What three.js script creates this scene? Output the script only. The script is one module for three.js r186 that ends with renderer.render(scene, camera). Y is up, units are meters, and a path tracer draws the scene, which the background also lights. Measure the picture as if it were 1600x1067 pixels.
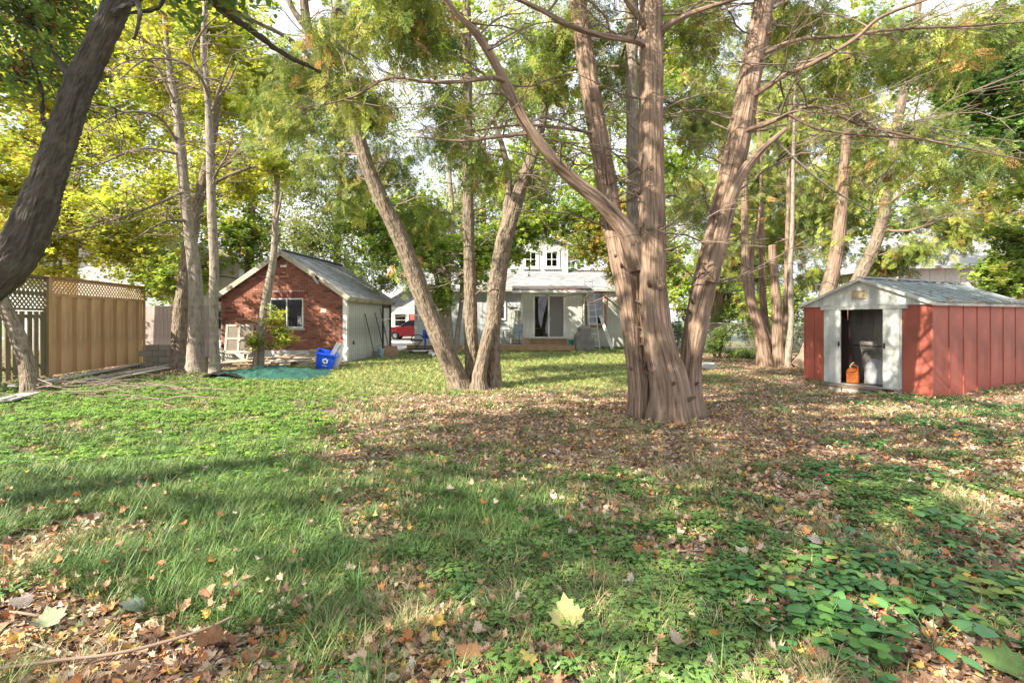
import * as THREE from 'three';
import { mergeGeometries } from 'three/addons/utils/BufferGeometryUtils.js';
import { RoundedBoxGeometry } from 'three/addons/geometries/RoundedBoxGeometry.js';
import { ImprovedNoise } from 'three/addons/math/ImprovedNoise.js';

// ---------- camera, sky, sun, exposure ----------
const scene = new THREE.Scene();
const camera = new THREE.PerspectiveCamera(2 * Math.atan(533.5 / 800) * 180 / Math.PI, 1600 / 1067, 0.05, 600);
camera.position.set(0, 1.5, 0);
camera.setViewOffset(1600, 1067, 0, 33.5, 1600, 1067);     // lens shifted down a little, verticals stay vertical
const SUN = new THREE.Vector3(-0.66, 0.60, 0.45).normalize();
{ // pale autumn sky, thin high cloud, paler towards the horizon
  const W = 512, H = 256, a = new Float32Array(W * H * 4), N = new ImprovedNoise();
  for (let j = 0; j < H; j++) for (let i = 0; i < W; i++) {
    const el = ((j + 0.5) / H - 0.5) * Math.PI, az = (i + 0.5) / W * 2 * Math.PI, s = Math.max(0, Math.sin(el));
    const x = Math.cos(el) * Math.cos(az), z = Math.cos(el) * Math.sin(az), k = 1 / (s + 0.25);
    let c = 0; for (let o = 0, f = 1.1, w = 0.5; o < 5; o++, f *= 2.1, w *= 0.55) c += w * N.noise(x * k * f + 7, z * k * f + 3, o * 5.3);
    const cl = Math.min(1, Math.max(0, 0.5 + c * 1.6)) * 0.7, h = Math.pow(1 - s, 3);
    const mix = (p, q, t) => p + (q - p) * t;
    const r = mix(mix(0.42, 0.56, h), 0.74, cl), g = mix(mix(0.49, 0.59, h), 0.735, cl), b = mix(mix(0.63, 0.66, h), 0.73, cl);
    a.set([r * 0.88, g * 0.88, b * 0.86, 1], (j * W + i) * 4);
  }
  const sky = new THREE.DataTexture(a, W, H, THREE.RGBAFormat, THREE.FloatType);
  sky.mapping = THREE.EquirectangularReflectionMapping; sky.magFilter = sky.minFilter = THREE.LinearFilter; sky.needsUpdate = true;
  scene.background = sky; scene.environment = sky;
}
scene.backgroundIntensity = 1.0; scene.environmentIntensity = 1.0;
const sun = new THREE.DirectionalLight(new THREE.Color(1.0, 0.91, 0.76), 5.0);
sun.position.copy(SUN).multiplyScalar(60).add(new THREE.Vector3(0, 0, -12)); sun.target.position.set(0, 0, -12);
sun.castShadow = true; sun.shadow.radius = 1; sun.shadow.mapSize.set(4096, 4096);
Object.assign(sun.shadow.camera, { left: -40, right: 40, top: 40, bottom: -40, near: 1, far: 160 });
scene.add(sun, sun.target);
const renderer = new THREE.WebGLRenderer({ antialias: true });
renderer.toneMapping = THREE.LinearToneMapping; renderer.toneMappingExposure = 3.15;
renderer.shadowMap.enabled = true;

// ---------- helpers ----------
const V = (x, y, z) => new THREE.Vector3(x, y, z);
const P = (px, py, d) => V((px - 800) / 800 * d, 1.5 + (500 - py) / 800 * d, -d);   // a sight line of the photograph, d metres away
function mulberry(a) { return () => { a |= 0; a = a + 0x6D2B79F5 | 0; let t = Math.imul(a ^ a >>> 15, 1 | a); t = t + Math.imul(t ^ t >>> 7, 61 | t) ^ t; return ((t ^ t >>> 14) >>> 0) / 4294967296; }; }
let rnd = mulberry(11);
const R = (a, b) => a + (b - a) * rnd(), G3 = () => (rnd() + rnd() + rnd() - 1.5) / 0.9;
const NZ = new ImprovedNoise(), nz = (x, y, z = 0) => NZ.noise(x, y, z);
const clamp = (x, a = 0, b = 1) => Math.min(b, Math.max(a, x)), sst = (a, b, x) => { const t = clamp((x - a) / (b - a)); return t * t * (3 - 2 * t); };
const lerp = (a, b, t) => a + (b - a) * t;
const C = (r, g, b) => new THREE.Color().setRGB(r, g, b);

const used = {};
function numbered(n) { used[n] = (used[n] ?? -1) + 1; return used[n] ? n + '_' + String(used[n]).padStart(3, '0') : n; }
function shade(o) { o.castShadow = true; o.receiveShadow = true; return o; }
function info(o, label, category, group, kind) { o.userData.label = label; o.userData.category = category; if (group) o.userData.group = group; if (kind) o.userData.kind = kind; return o; }
function thing(name, label, category, pos = V(0, 0, 0), turn = 0, group) {
  const g = new THREE.Group(); g.name = numbered(name); g.position.copy(pos); g.rotation.y = turn; scene.add(g);
  return info(g, label, category, group);
}
function part(name, geo, mat, parent, pos, rot) {
  const m = shade(new THREE.Mesh(geo, mat)); m.name = name; if (pos) m.position.copy(pos); if (rot) m.rotation.set(...rot); parent.add(m); return m;
}
function structure(name, geo, mat, label, category) {
  const m = shade(new THREE.Mesh(geo, mat)); m.name = numbered(name); scene.add(m); return info(m, label, category, null, 'structure');
}
const boxCache = {};
function boxG(x, y, z, r = 0) { const k = [x, y, z, r].map(v => v.toFixed(4)).join(); return boxCache[k] ??= (r ? new RoundedBoxGeometry(x, y, z, 1, r) : metreUV(new THREE.BoxGeometry(x, y, z), x, y, z)); }
function metreUV(g, x, y, z) {
  const uv = g.attributes.uv, s = [[z, y], [z, y], [x, z], [x, z], [x, y], [x, y]];
  for (let f = 0; f < 6; f++) for (let k = 0; k < 4; k++) { const i = f * 4 + k; uv.setXY(i, uv.getX(i) * s[f][0], uv.getY(i) * s[f][1]); }
  return g;
}
const bx = (name, x0, x1, y0, y1, z0, z1, mat, parent, r = 0) => part(name, boxG(x1 - x0, y1 - y0, z1 - z0, r), mat, parent, V((x0 + x1) / 2, (y0 + y1) / 2, (z0 + z1) / 2));
// a board from point a to point b with width w (along side) and thickness t
function beam(name, a, b, w, t, mat, parent, side = V(0, 0, 1)) {
  const d = b.clone().sub(a), L = d.length(), y = d.normalize(), z = side.clone().addScaledVector(y, -side.dot(y)).normalize(), x = y.clone().cross(z);
  const m = part(name, boxG(t, L, w), mat, parent, a.clone().add(b).multiplyScalar(0.5)); m.quaternion.setFromRotationMatrix(new THREE.Matrix4().makeBasis(x, y, z)); return m;
}
class MB {                                                            // collects triangles; geo() makes one geometry
  constructor() { this.p = []; this.uv = []; this.c = []; this.n = []; this.i = []; }
  get count() { return this.p.length / 3; }
  vert(p, u = 0, v = 0, c) { this.p.push(p.x, p.y, p.z); this.uv.push(u, v); if (c) this.c.push(c.r, c.g, c.b); return this.p.length / 3 - 1; }
  tri(a, b, c) { this.i.push(a, b, c); }
  quad(a, b, c, d, col) { const k = [a, b, c, d].map((q, j) => this.vert(q, j === 1 || j === 2 ? a.distanceTo(b) : 0, j > 1 ? a.distanceTo(d) : 0, col)); this.i.push(k[0], k[1], k[2], k[0], k[2], k[3]); }
  box(cx, cy, cz, sx, sy, sz, col, m) {
    const q = [[1, 0, 0], [-1, 0, 0], [0, 1, 0], [0, -1, 0], [0, 0, 1], [0, 0, -1]];
    for (const [x, y, z] of q) {
      const n = V(x, y, z), u = x ? V(0, 0, -x) : y ? V(1, 0, 0) : V(z, 0, 0), v = n.clone().cross(u);
      const s = V(sx / 2, sy / 2, sz / 2), f = (a, b) => { const w = n.clone().addScaledVector(u, a).addScaledVector(v, b).multiply(s); if (m) w.applyMatrix4(m); return w.add(V(cx, cy, cz)); };
      this.quad(f(-1, -1), f(1, -1), f(1, 1), f(-1, 1), col);
    }
  }
  geo(seams) {
    const g = new THREE.BufferGeometry();
    g.setAttribute('position', new THREE.Float32BufferAttribute(this.p, 3)); g.setAttribute('uv', new THREE.Float32BufferAttribute(this.uv, 2));
    if (this.c.length) g.setAttribute('color', new THREE.Float32BufferAttribute(this.c, 3));
    g.setIndex(this.i); g.computeVertexNormals();
    if (seams) { const n = g.attributes.normal; for (const [a, b] of seams) { const s = V(n.getX(a) + n.getX(b), n.getY(a) + n.getY(b), n.getZ(a) + n.getZ(b)).normalize(); n.setXYZ(a, s.x, s.y, s.z); n.setXYZ(b, s.x, s.y, s.z); } }
    return g;
  }
}
// tube along samples [{p, r}]; wob(theta, length, r) -> metres added to the radius
function tube(mb, S, seg, wob, texW = 0.5, texH = 1, cap = true, col) {
  let t = S[1].p.clone().sub(S[0].p).normalize(), nrm = V(1, 0, 0.13).addScaledVector(t, -V(1, 0, 0.13).dot(t)).normalize(), len = 0;
  const seams = [], ravg = S.reduce((a, s) => a + s.r, 0) / S.length, nU = Math.max(1, Math.round(2 * Math.PI * ravg / texW)), first = mb.count;
  for (let j = 0; j < S.length; j++) {
    if (j) len += S[j].p.distanceTo(S[j - 1].p);
    const q = S[Math.min(j + 1, S.length - 1)].p.clone().sub(S[Math.max(j - 1, 0)].p).normalize();
    nrm.addScaledVector(q, -nrm.dot(q)).normalize(); const bi = q.clone().cross(nrm), row = mb.count;
    for (let k = 0; k <= seg; k++) {
      const th = (k % seg) / seg * 2 * Math.PI, r = S[j].r + (wob ? wob(th, len, S[j].r) : 0);
      mb.vert(S[j].p.clone().addScaledVector(nrm, Math.cos(th) * r).addScaledVector(bi, Math.sin(th) * r), k / seg * nU, len / texH, col);
    }
    seams.push([row, row + seg]);
    if (j) for (let k = 0; k < seg; k++) { const a = row - seg - 1 + k, b = row + k; mb.tri(a, a + 1, b + 1); mb.tri(a, b + 1, b); }
  }
  if (cap) { const last = mb.count - seg - 1, c = mb.vert(S[S.length - 1].p, 0, len / texH, col); for (let k = 0; k < seg; k++) mb.tri(last + k, last + k + 1, c); }
  return seams;
}
const wire = (pts, r, seg = 6, n = 0) => { const mb = new MB(), S = n ? curve(pts.map(p => ({ p, r })), n) : pts.map(p => ({ p, r })); const s = tube(mb, S, seg); return mb.geo(s); };
function curve(K, n) {                                                // smooth samples through control points {p, r}
  const c = new THREE.CatmullRomCurve3(K.map(k => k.p), false, 'centripetal'), out = [], m = K.length - 1;
  for (let i = 0; i <= n; i++) { const u = i / n * m, a = Math.min(m - 1, Math.floor(u)), f = u - a; out.push({ p: c.getPoint(i / n), r: lerp(K[a].r, K[a + 1].r, f * f * (3 - 2 * f)) }); }
  return out;
}

// ---------- textures (tileable noise) ----------
const hash = (x, y, s) => { let h = Math.imul(x, 374761393) + Math.imul(y, 668265263) + Math.imul(s, 2147483647) | 0; h = Math.imul(h ^ h >>> 13, 1274126177); return ((h ^ h >>> 16) >>> 0) / 4294967296; };
function tn(u, v, px, py, s) {                                        // u, v in 0..1; px, py whole periods
  const x = u * px, y = v * py, i = Math.floor(x), j = Math.floor(y), f = x - i, g = y - j, a = f * f * (3 - 2 * f), b = g * g * (3 - 2 * g), m = (q, p) => ((q % p) + p) % p;
  return lerp(lerp(hash(m(i, px), m(j, py), s), hash(m(i + 1, px), m(j, py), s), a), lerp(hash(m(i, px), m(j + 1, py), s), hash(m(i + 1, px), m(j + 1, py), s), a), b);
}
function fbm(u, v, px, py, s, o = 4) { let r = 0, w = 0.5; for (let k = 0; k < o; k++) { r += w * tn(u, v, px << k, py << k, s + k); w *= 0.5; } return r / (1 - w * 2 + 1e-9) * (1 - w * 2) / (1 - Math.pow(0.5, o)); }
const enc = c => Math.round(255 * clamp(c <= 0.0031308 ? c * 12.92 : 1.055 * Math.pow(c, 1 / 2.4) - 0.055));
function tex(W, H, fn, srgb = true) {
  const a = new Uint8Array(W * H * 4);
  for (let j = 0; j < H; j++) for (let i = 0; i < W; i++) { const c = fn((i + 0.5) / W, (j + 0.5) / H), k = (j * W + i) * 4; if (srgb) { a[k] = enc(c[0]); a[k + 1] = enc(c[1]); a[k + 2] = enc(c[2]); } else a[k] = a[k + 1] = a[k + 2] = Math.round(255 * clamp(c)); a[k + 3] = 255; }
  const t = new THREE.DataTexture(a, W, H, THREE.RGBAFormat); t.wrapS = t.wrapT = THREE.RepeatWrapping; t.magFilter = THREE.LinearFilter; t.minFilter = THREE.LinearMipmapLinearFilter; t.generateMipmaps = true;
  if (srgb) t.colorSpace = THREE.SRGBColorSpace; t.needsUpdate = true; return t;
}
function rep(t, x, y) { const c = t.clone(); c.repeat.set(x, y); c.needsUpdate = true; return c; }
const mixc = (a, b, t) => [lerp(a[0], b[0], t), lerp(a[1], b[1], t), lerp(a[2], b[2], t)];
const S = (color, roughness = 0.8, o = {}) => new THREE.MeshStandardMaterial({ color: Array.isArray(color) ? C(...color) : color, roughness, ...o });

// bark: stringy strips for cedar, crossing ridges for maple
const hCedar = (u, v) => { const w = u + 0.03 * (fbm(u, v, 3, 3, 5) - 0.5); const a = tn(w, v, 22, 3, 31), b = tn(w, v, 44, 5, 37), c = tn(w, v, 90, 9, 41); return clamp(0.5 * a + 0.32 * b + 0.18 * c + 0.10 * (tn(u, v, 60, 60, 3) - 0.5)); };
const hMaple = (u, v) => { const w = u + 0.05 * (fbm(u, v, 4, 6, 8) - 0.5); const a = 1 - Math.abs(2 * tn(w, v, 14, 5, 51) - 1), b = 1 - Math.abs(2 * tn(w + v * 0.0, v, 20, 9, 57) - 1); return clamp(0.55 * a + 0.35 * b + 0.3 * (fbm(u, v, 30, 30, 9, 2) - 0.5)); };
const bark = (h, lo, mid, hi, moss) => ({
  map: tex(512, 1024, (u, v) => { const q = h(u, v), pt = fbm(u, v, 4, 5, 71, 4), k = q < 0.45 ? mixc(lo, mid, q / 0.45) : mixc(mid, hi, (q - 0.45) / 0.55); const m = mixc(k, k.map(x => x * 0.72), clamp((pt - 0.5) * 3)); return mixc(m, moss, clamp((fbm(u, v, 5, 4, 91, 4) - 0.55) * 3) * 0.5); }),
  bumpMap: tex(512, 1024, h, false)
});
const barkCedar = bark(hCedar, [0.028, 0.016, 0.010], [0.205, 0.133, 0.09], [0.42, 0.31, 0.232], [0.26, 0.215, 0.155]);
const barkMaple = bark(hMaple, [0.03, 0.022, 0.016], [0.15, 0.112, 0.078], [0.28, 0.22, 0.16], [0.14, 0.145, 0.075]);
const barkDark = bark(hMaple, [0.010, 0.0085, 0.007], [0.044, 0.036, 0.027], [0.09, 0.075, 0.056], [0.07, 0.075, 0.035]);
const barkPale = bark(hMaple, [0.08, 0.064, 0.05], [0.21, 0.172, 0.135], [0.33, 0.28, 0.225], [0.17, 0.17, 0.1]);
const mCedar = new THREE.MeshStandardMaterial({ ...barkCedar, bumpScale: 0.022, roughness: 0.92 });
const mMaple = new THREE.MeshStandardMaterial({ ...barkMaple, bumpScale: 0.032, roughness: 0.92 });
const mDark = new THREE.MeshStandardMaterial({ ...barkDark, bumpScale: 0.022, roughness: 0.92 });
const mPale = new THREE.MeshStandardMaterial({ ...barkPale, bumpScale: 0.012, roughness: 0.92 });
const mTwig = S([0.16, 0.12, 0.09], 0.9), mTwigPale = S([0.30, 0.23, 0.17], 0.9);
// wood grain and blotches, neutral, multiplied by a colour
const tGrain = tex(256, 1024, (u, v) => { const g = 0.72 + 0.28 * tn(u + 0.02 * fbm(u, v, 2, 3, 2), v, 28, 2, 61) + 0.18 * (tn(u, v, 90, 6, 63) - 0.5), b = 0.82 + 0.36 * (fbm(u, v, 3, 5, 66) - 0.25); const k = Math.min(1.05, g * b), kn = clamp(1 - Math.hypot((u - 0.6) * 14, (v - 0.37) * 26)) + clamp(1 - Math.hypot((u - 0.25) * 16, (v - 0.82) * 30)); return mixc([k, k, k], [k * 0.45, k * 0.36, k * 0.3], kn); });
const tBlot = tex(512, 512, (u, v) => { const b = fbm(u, v, 5, 5, 101, 5), f = tn(u, v, 120, 120, 7); const k = 0.70 + 0.42 * b + 0.10 * (f - 0.5); return [k, k, k * 0.99]; });
const tGrime = tex(512, 512, (u, v) => { const b = fbm(u, v, 4, 4, 111, 5), st = tn(u, v, 40, 2, 113) * tn(u, v, 9, 2, 117), sp = tn(u, v, 150, 150, 9); const k = clamp(1.02 - 0.35 * clamp((b - 0.42) * 2.4) - 0.35 * st - 0.06 * sp); return [k, k * 0.99, k * 0.965]; });
const wood = (c, r = 0.8, sx = 2.2, sy = 0.5) => S(c, r, { map: rep(tGrain, sx, sy), bumpMap: rep(tGrain, sx, sy), bumpScale: 0.0015 });
const paint = (c, r = 0.6, s = 0.7) => S(c, r, { map: rep(tGrime, s, s) });
const blot = (c, r = 0.9, s = 1, b = 0.004) => S(c, r, { map: rep(tBlot, s, s), bumpMap: rep(tBlot, s * 2, s * 2), bumpScale: b });

// ---------- ground ----------
function gy(x, z) {
  const d = -z, far = 1 - sst(28, 45, d);
  let h = 0.045 * nz(x * 0.35 + 3, z * 0.35) + 0.016 * nz(x * 1.3, z * 1.3 + 9);
  h -= 0.22 * Math.exp(-(((x - 9.3) / 2.0) ** 2 + ((d - 9.6) / 2.2) ** 2));
  h -= 0.15 * Math.exp(-(((x - 7.45) / 0.75) ** 2 + ((d - 11.75) / 0.8) ** 2));
  h += 0.07 * Math.exp(-(((x - 2.2) ** 2 + (d - 7.6) ** 2) / 1.6));
  return h * far * (1 - 0.7 * sst(14, 20, d));
}
const zone = {                                                        // where the yard is lush, littered, mown or bare (x, d in metres)
  bare: (x, d) => clamp(sst(2.75, 2.3, d + 0.35 * (x + 1.5)) * sst(-0.6, -1.3, x)),
  lush: (x, d) => { const n = nz(x * 0.8, d * 0.8, 4) + 0.6 * nz(x * 2.1, d * 2.1, 7), k = x / d; return clamp((sst(-0.12, -0.5, k + 0.02 * d) * sst(7.5, 5, d) + 0.8 * sst(1.1, 0.1, Math.abs(x + 0.2)) * sst(0.9, 0.3, Math.abs(d - 3.9)) + 0.10) * (0.85 + 1.5 * n)) * (1 - zone.bare(x, d)); },
  weeds: (x, d) => { const n = nz(x * 0.8, d * 0.8, 14) + 0.5 * nz(x * 2, d * 2, 17); const k = x / d; return clamp((sst(-0.25, -0.5, k) * sst(4, 5.5, d) * sst(15, 10, d) + 0.55 * sst(0.9, 0.35, Math.abs(k - 0.16)) * sst(6, 4.4, d)) * (0.75 + 1.2 * n)); },
  lawn: (x, d) => { const n = nz(x * 0.5, d * 0.5, 24); return clamp(sst(9.5, 12, d - 0.15 * x) * sst(6, 3.6, x - (d - 12) * 0.12) * sst(-9, -5, x) * (0.85 + 0.5 * n)); },
  violets: (x, d) => { const n = nz(x * 0.9 + 40, d * 0.9, 34) + 0.55 * nz(x * 2.2, d * 2.2, 37), k = x / d; return clamp((sst(0.38, 0.8, k) * sst(11.5, 8.5, d) * 0.62 + sst(0.3, 0.55, k) * sst(3.8, 2.6, d) * 0.6 + sst(7.2, 8.2, x) * sst(12, 10.8, d) * sst(8, 9.3, d) * 1.1) * (0.08 + 2.6 * n) + 0.75 * sst(6.9, 7.8, x) * sst(11.2, 10.4, d) * sst(8.4, 9.6, d) * (0.7 + n)); },
  litter: (x, d) => clamp(0.52 + 0.75 * Math.exp(-(((x - 2.8) / 3.4) ** 2 + ((d - 7.6) / 3.2) ** 2)) + 0.5 * sst(3.2, 5, x) * sst(9, 12, d) + 0.6 * zone.bare(x, d) + 0.4 * sst(0.1, 0.5, x / d) * sst(8, 5, d) + 0.35 * sst(3.2, 2.4, d)),
};
{
  const N = 420, M = 300, pos = [], uv = [], col = [], idx = [];
  const xs = [], zs = []; for (let i = 0; i <= N; i++) { const t = i / N * 2 - 1; xs.push(Math.sign(t) * (14 * Math.abs(t) + 350 * Math.pow(Math.abs(t), 9))); }
  for (let j = 0; j <= M; j++) { const t = j / M; zs.push(8 - 34 * t - 420 * Math.pow(t, 12)); }
  const soil = [0.125, 0.088, 0.062], lit = [0.30, 0.205, 0.14], gr = [0.085, 0.12, 0.04], lawn = [0.30, 0.29, 0.12], farc = [0.16, 0.19, 0.08];
  for (let j = 0; j <= M; j++) for (let i = 0; i <= N; i++) {
    const x = xs[i], z = zs[j], d = -z; pos.push(x, gy(x, z), z); uv.push(x / 3, z / 3);
    let c = mixc(soil, lit, clamp(zone.litter(x, d) - 0.15 + 0.5 * nz(x * 1.7, z * 1.7, 3)));
    c = mixc(c, gr, 0.5 * Math.max(zone.lush(x, d), zone.weeds(x, d), zone.violets(x, d))); c = mixc(c, lawn, 0.9 * zone.lawn(x, d));
    c = mixc(c, farc, sst(26, 34, d)); c = mixc(c, [0.10, 0.075, 0.055], 0.6 * zone.bare(x, d)); col.push(...c);
  }
  for (let j = 0; j < M; j++) for (let i = 0; i < N; i++) { const a = j * (N + 1) + i, b = a + N + 1; idx.push(a, a + 1, b + 1, a, b + 1, b); }
  const g = new THREE.BufferGeometry(); g.setAttribute('position', new THREE.Float32BufferAttribute(pos, 3)); g.setAttribute('uv', new THREE.Float32BufferAttribute(uv, 2)); g.setAttribute('color', new THREE.Float32BufferAttribute(col, 3)); g.setIndex(idx); g.computeVertexNormals();
  const t = tex(1024, 1024, (u, v) => { const a = fbm(u, v, 12, 12, 201, 5), f = tn(u, v, 190, 190, 205), s = tn(u + 0.05 * a, v, 60, 130, 207), q = tn(u, v, 90, 70, 211); let k = 0.55 + 0.75 * a + 0.35 * (f - 0.5) + 0.3 * (s - 0.5); let c = [k, k, k]; if (q > 0.74) c = mixc(c, [k * 1.6, k * 1.4, k * 1.15], (q - 0.74) * 3.5); return c.map(x => clamp(x)); });
  const bmp = tex(1024, 1024, (u, v) => 0.6 * fbm(u, v, 16, 16, 221, 5) + 0.4 * tn(u, v, 160, 160, 223), false);
  structure('ground', g, new THREE.MeshStandardMaterial({ vertexColors: true, map: t, bumpMap: bmp, bumpScale: 0.03, roughness: 0.97 }), 'leaf-strewn back yard ground of soil, moss and worn lawn', 'ground');
}
{ // concrete drive between the garage and the house, and the street beyond
  const mk = (x0, x1, z0, z1, y, mat, name, label) => { const g = new THREE.PlaneGeometry(x1 - x0, z1 - z0, 8, 8); g.rotateX(-Math.PI / 2); const uv = g.attributes.uv; for (let i = 0; i < uv.count; i++) uv.setXY(i, uv.getX(i) * (x1 - x0), uv.getY(i) * (z1 - z0)); g.translate((x0 + x1) / 2, y, (z0 + z1) / 2); structure(name, g, mat, label, name); };
  mk(-9.5, -5.45, -37.5, -23.6, 0.03, blot([0.50, 0.48, 0.46], 0.9, 0.5), 'driveway', 'pale concrete driveway between the brick garage and the house');
  mk(-60, 60, -45.5, -37.5, 0.02, blot([0.22, 0.22, 0.22], 0.9, 0.3), 'street', 'grey street behind the house where the red car stands');
}

// ---------- brick garage ----------
const mWhite = paint([0.72, 0.72, 0.69], 0.55), mTrim = paint([0.50, 0.44, 0.36], 0.7), mGlass = new THREE.MeshPhysicalMaterial({ color: C(0.9, 0.93, 0.95), transmission: 1, thickness: 0, roughness: 0.02, ior: 1.5 });
const mDarkIn = S([0.05, 0.05, 0.05], 0.9), mConcrete = blot([0.42, 0.41, 0.38], 0.92, 1.2);
const mBoardGrey = paint([0.46, 0.47, 0.43], 0.7), mBlack = S([0.02, 0.02, 0.022], 0.45), mBareWood = wood([0.42, 0.31, 0.2]);
function shingles(parent, mat, L, run, exposure, tabW, seed, name = 'shingle_courses') {   // a slope in its own frame: x along the eave, y up the slope, z out
  const mb = new MB(), r = mulberry(seed), rows = Math.ceil(run / exposure);
  for (let j = 0; j < rows; j++) { let x = -L / 2 - r() * tabW; while (x < L / 2) { const w = tabW * (0.85 + 0.3 * r()), a = Math.max(x, -L / 2), b = Math.min(x + w - 0.008, L / 2); if (b > a + 0.02) { const k = 0.72 + 0.55 * r(); mb.box((a + b) / 2, (j + 0.5) * exposure, 0.012 + 0.004 * r(), b - a, exposure * 1.02, 0.014, C(k, k, k * (0.97 + 0.06 * r())), new THREE.Matrix4().makeRotationX(-0.05)); } x += w; } }
  const m = part(name, mb.geo(), mat, parent); m.userData.kind = 'stuff'; return m;
}
const mShingle = (c, s) => S(c, 0.95, { vertexColors: true, map: rep(tBlot, 2, 2) });
function sashWindow(parent, x0, x1, y0, y1, z, frameMat, o = {}) {     // frame proud of the wall, panes set back
  const w = thing2('window', parent), f = o.f ?? 0.06;
  bx('frame', x0, x1, y1 - f, y1, z - 0.06, z + 0.035, frameMat, w); bx('frame', x0, x1, y0, y0 + f, z - 0.06, z + 0.05, frameMat, w);
  bx('frame', x0, x0 + f, y0 + f, y1 - f, z - 0.06, z + 0.03, frameMat, w); bx('frame', x1 - f, x1, y0 + f, y1 - f, z - 0.06, z + 0.03, frameMat, w);
  const nx = o.nx ?? 1, ny = o.ny ?? 1, b = o.b ?? 0.04, W = x1 - x0 - 2 * f, H = y1 - y0 - 2 * f;
  for (let i = 1; i < nx; i++) { const x = x0 + f + W * i / nx; bx('glazing_bar', x - b / 2, x + b / 2, y0 + f, y1 - f, z - 0.035, z + 0.012, frameMat, w); }
  for (let j = 1; j < ny; j++) { const y = y0 + f + H * j / ny; bx('glazing_bar', x0 + f, x1 - f, y - b / 2, y + b / 2, z - 0.04, z + 0.015, frameMat, w); }
  for (let i = 0; i < nx; i++) for (let j = 0; j < ny; j++) bx('pane', x0 + f + W * i / nx, x0 + f + W * (i + 1) / nx, y0 + f + H * j / ny, y0 + f + H * (j + 1) / ny, z - 0.026, z - 0.02, mGlass, w);
  return w;
}
function thing2(name, parent) { const g = new THREE.Group(); g.name = name; parent.add(g); return g; }
function wallShape(pts, holes, depth) {
  const s = new THREE.Shape(pts.map(p => new THREE.Vector2(...p))); for (const [x0, x1, y0, y1] of holes) s.holes.push(new THREE.Path([new THREE.Vector2(x0, y0), new THREE.Vector2(x0, y1), new THREE.Vector2(x1, y1), new THREE.Vector2(x1, y0)]));
  const g = new THREE.ExtrudeGeometry(s, { depth, bevelEnabled: false }); g.translate(0, 0, -depth); return g;
}
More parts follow.
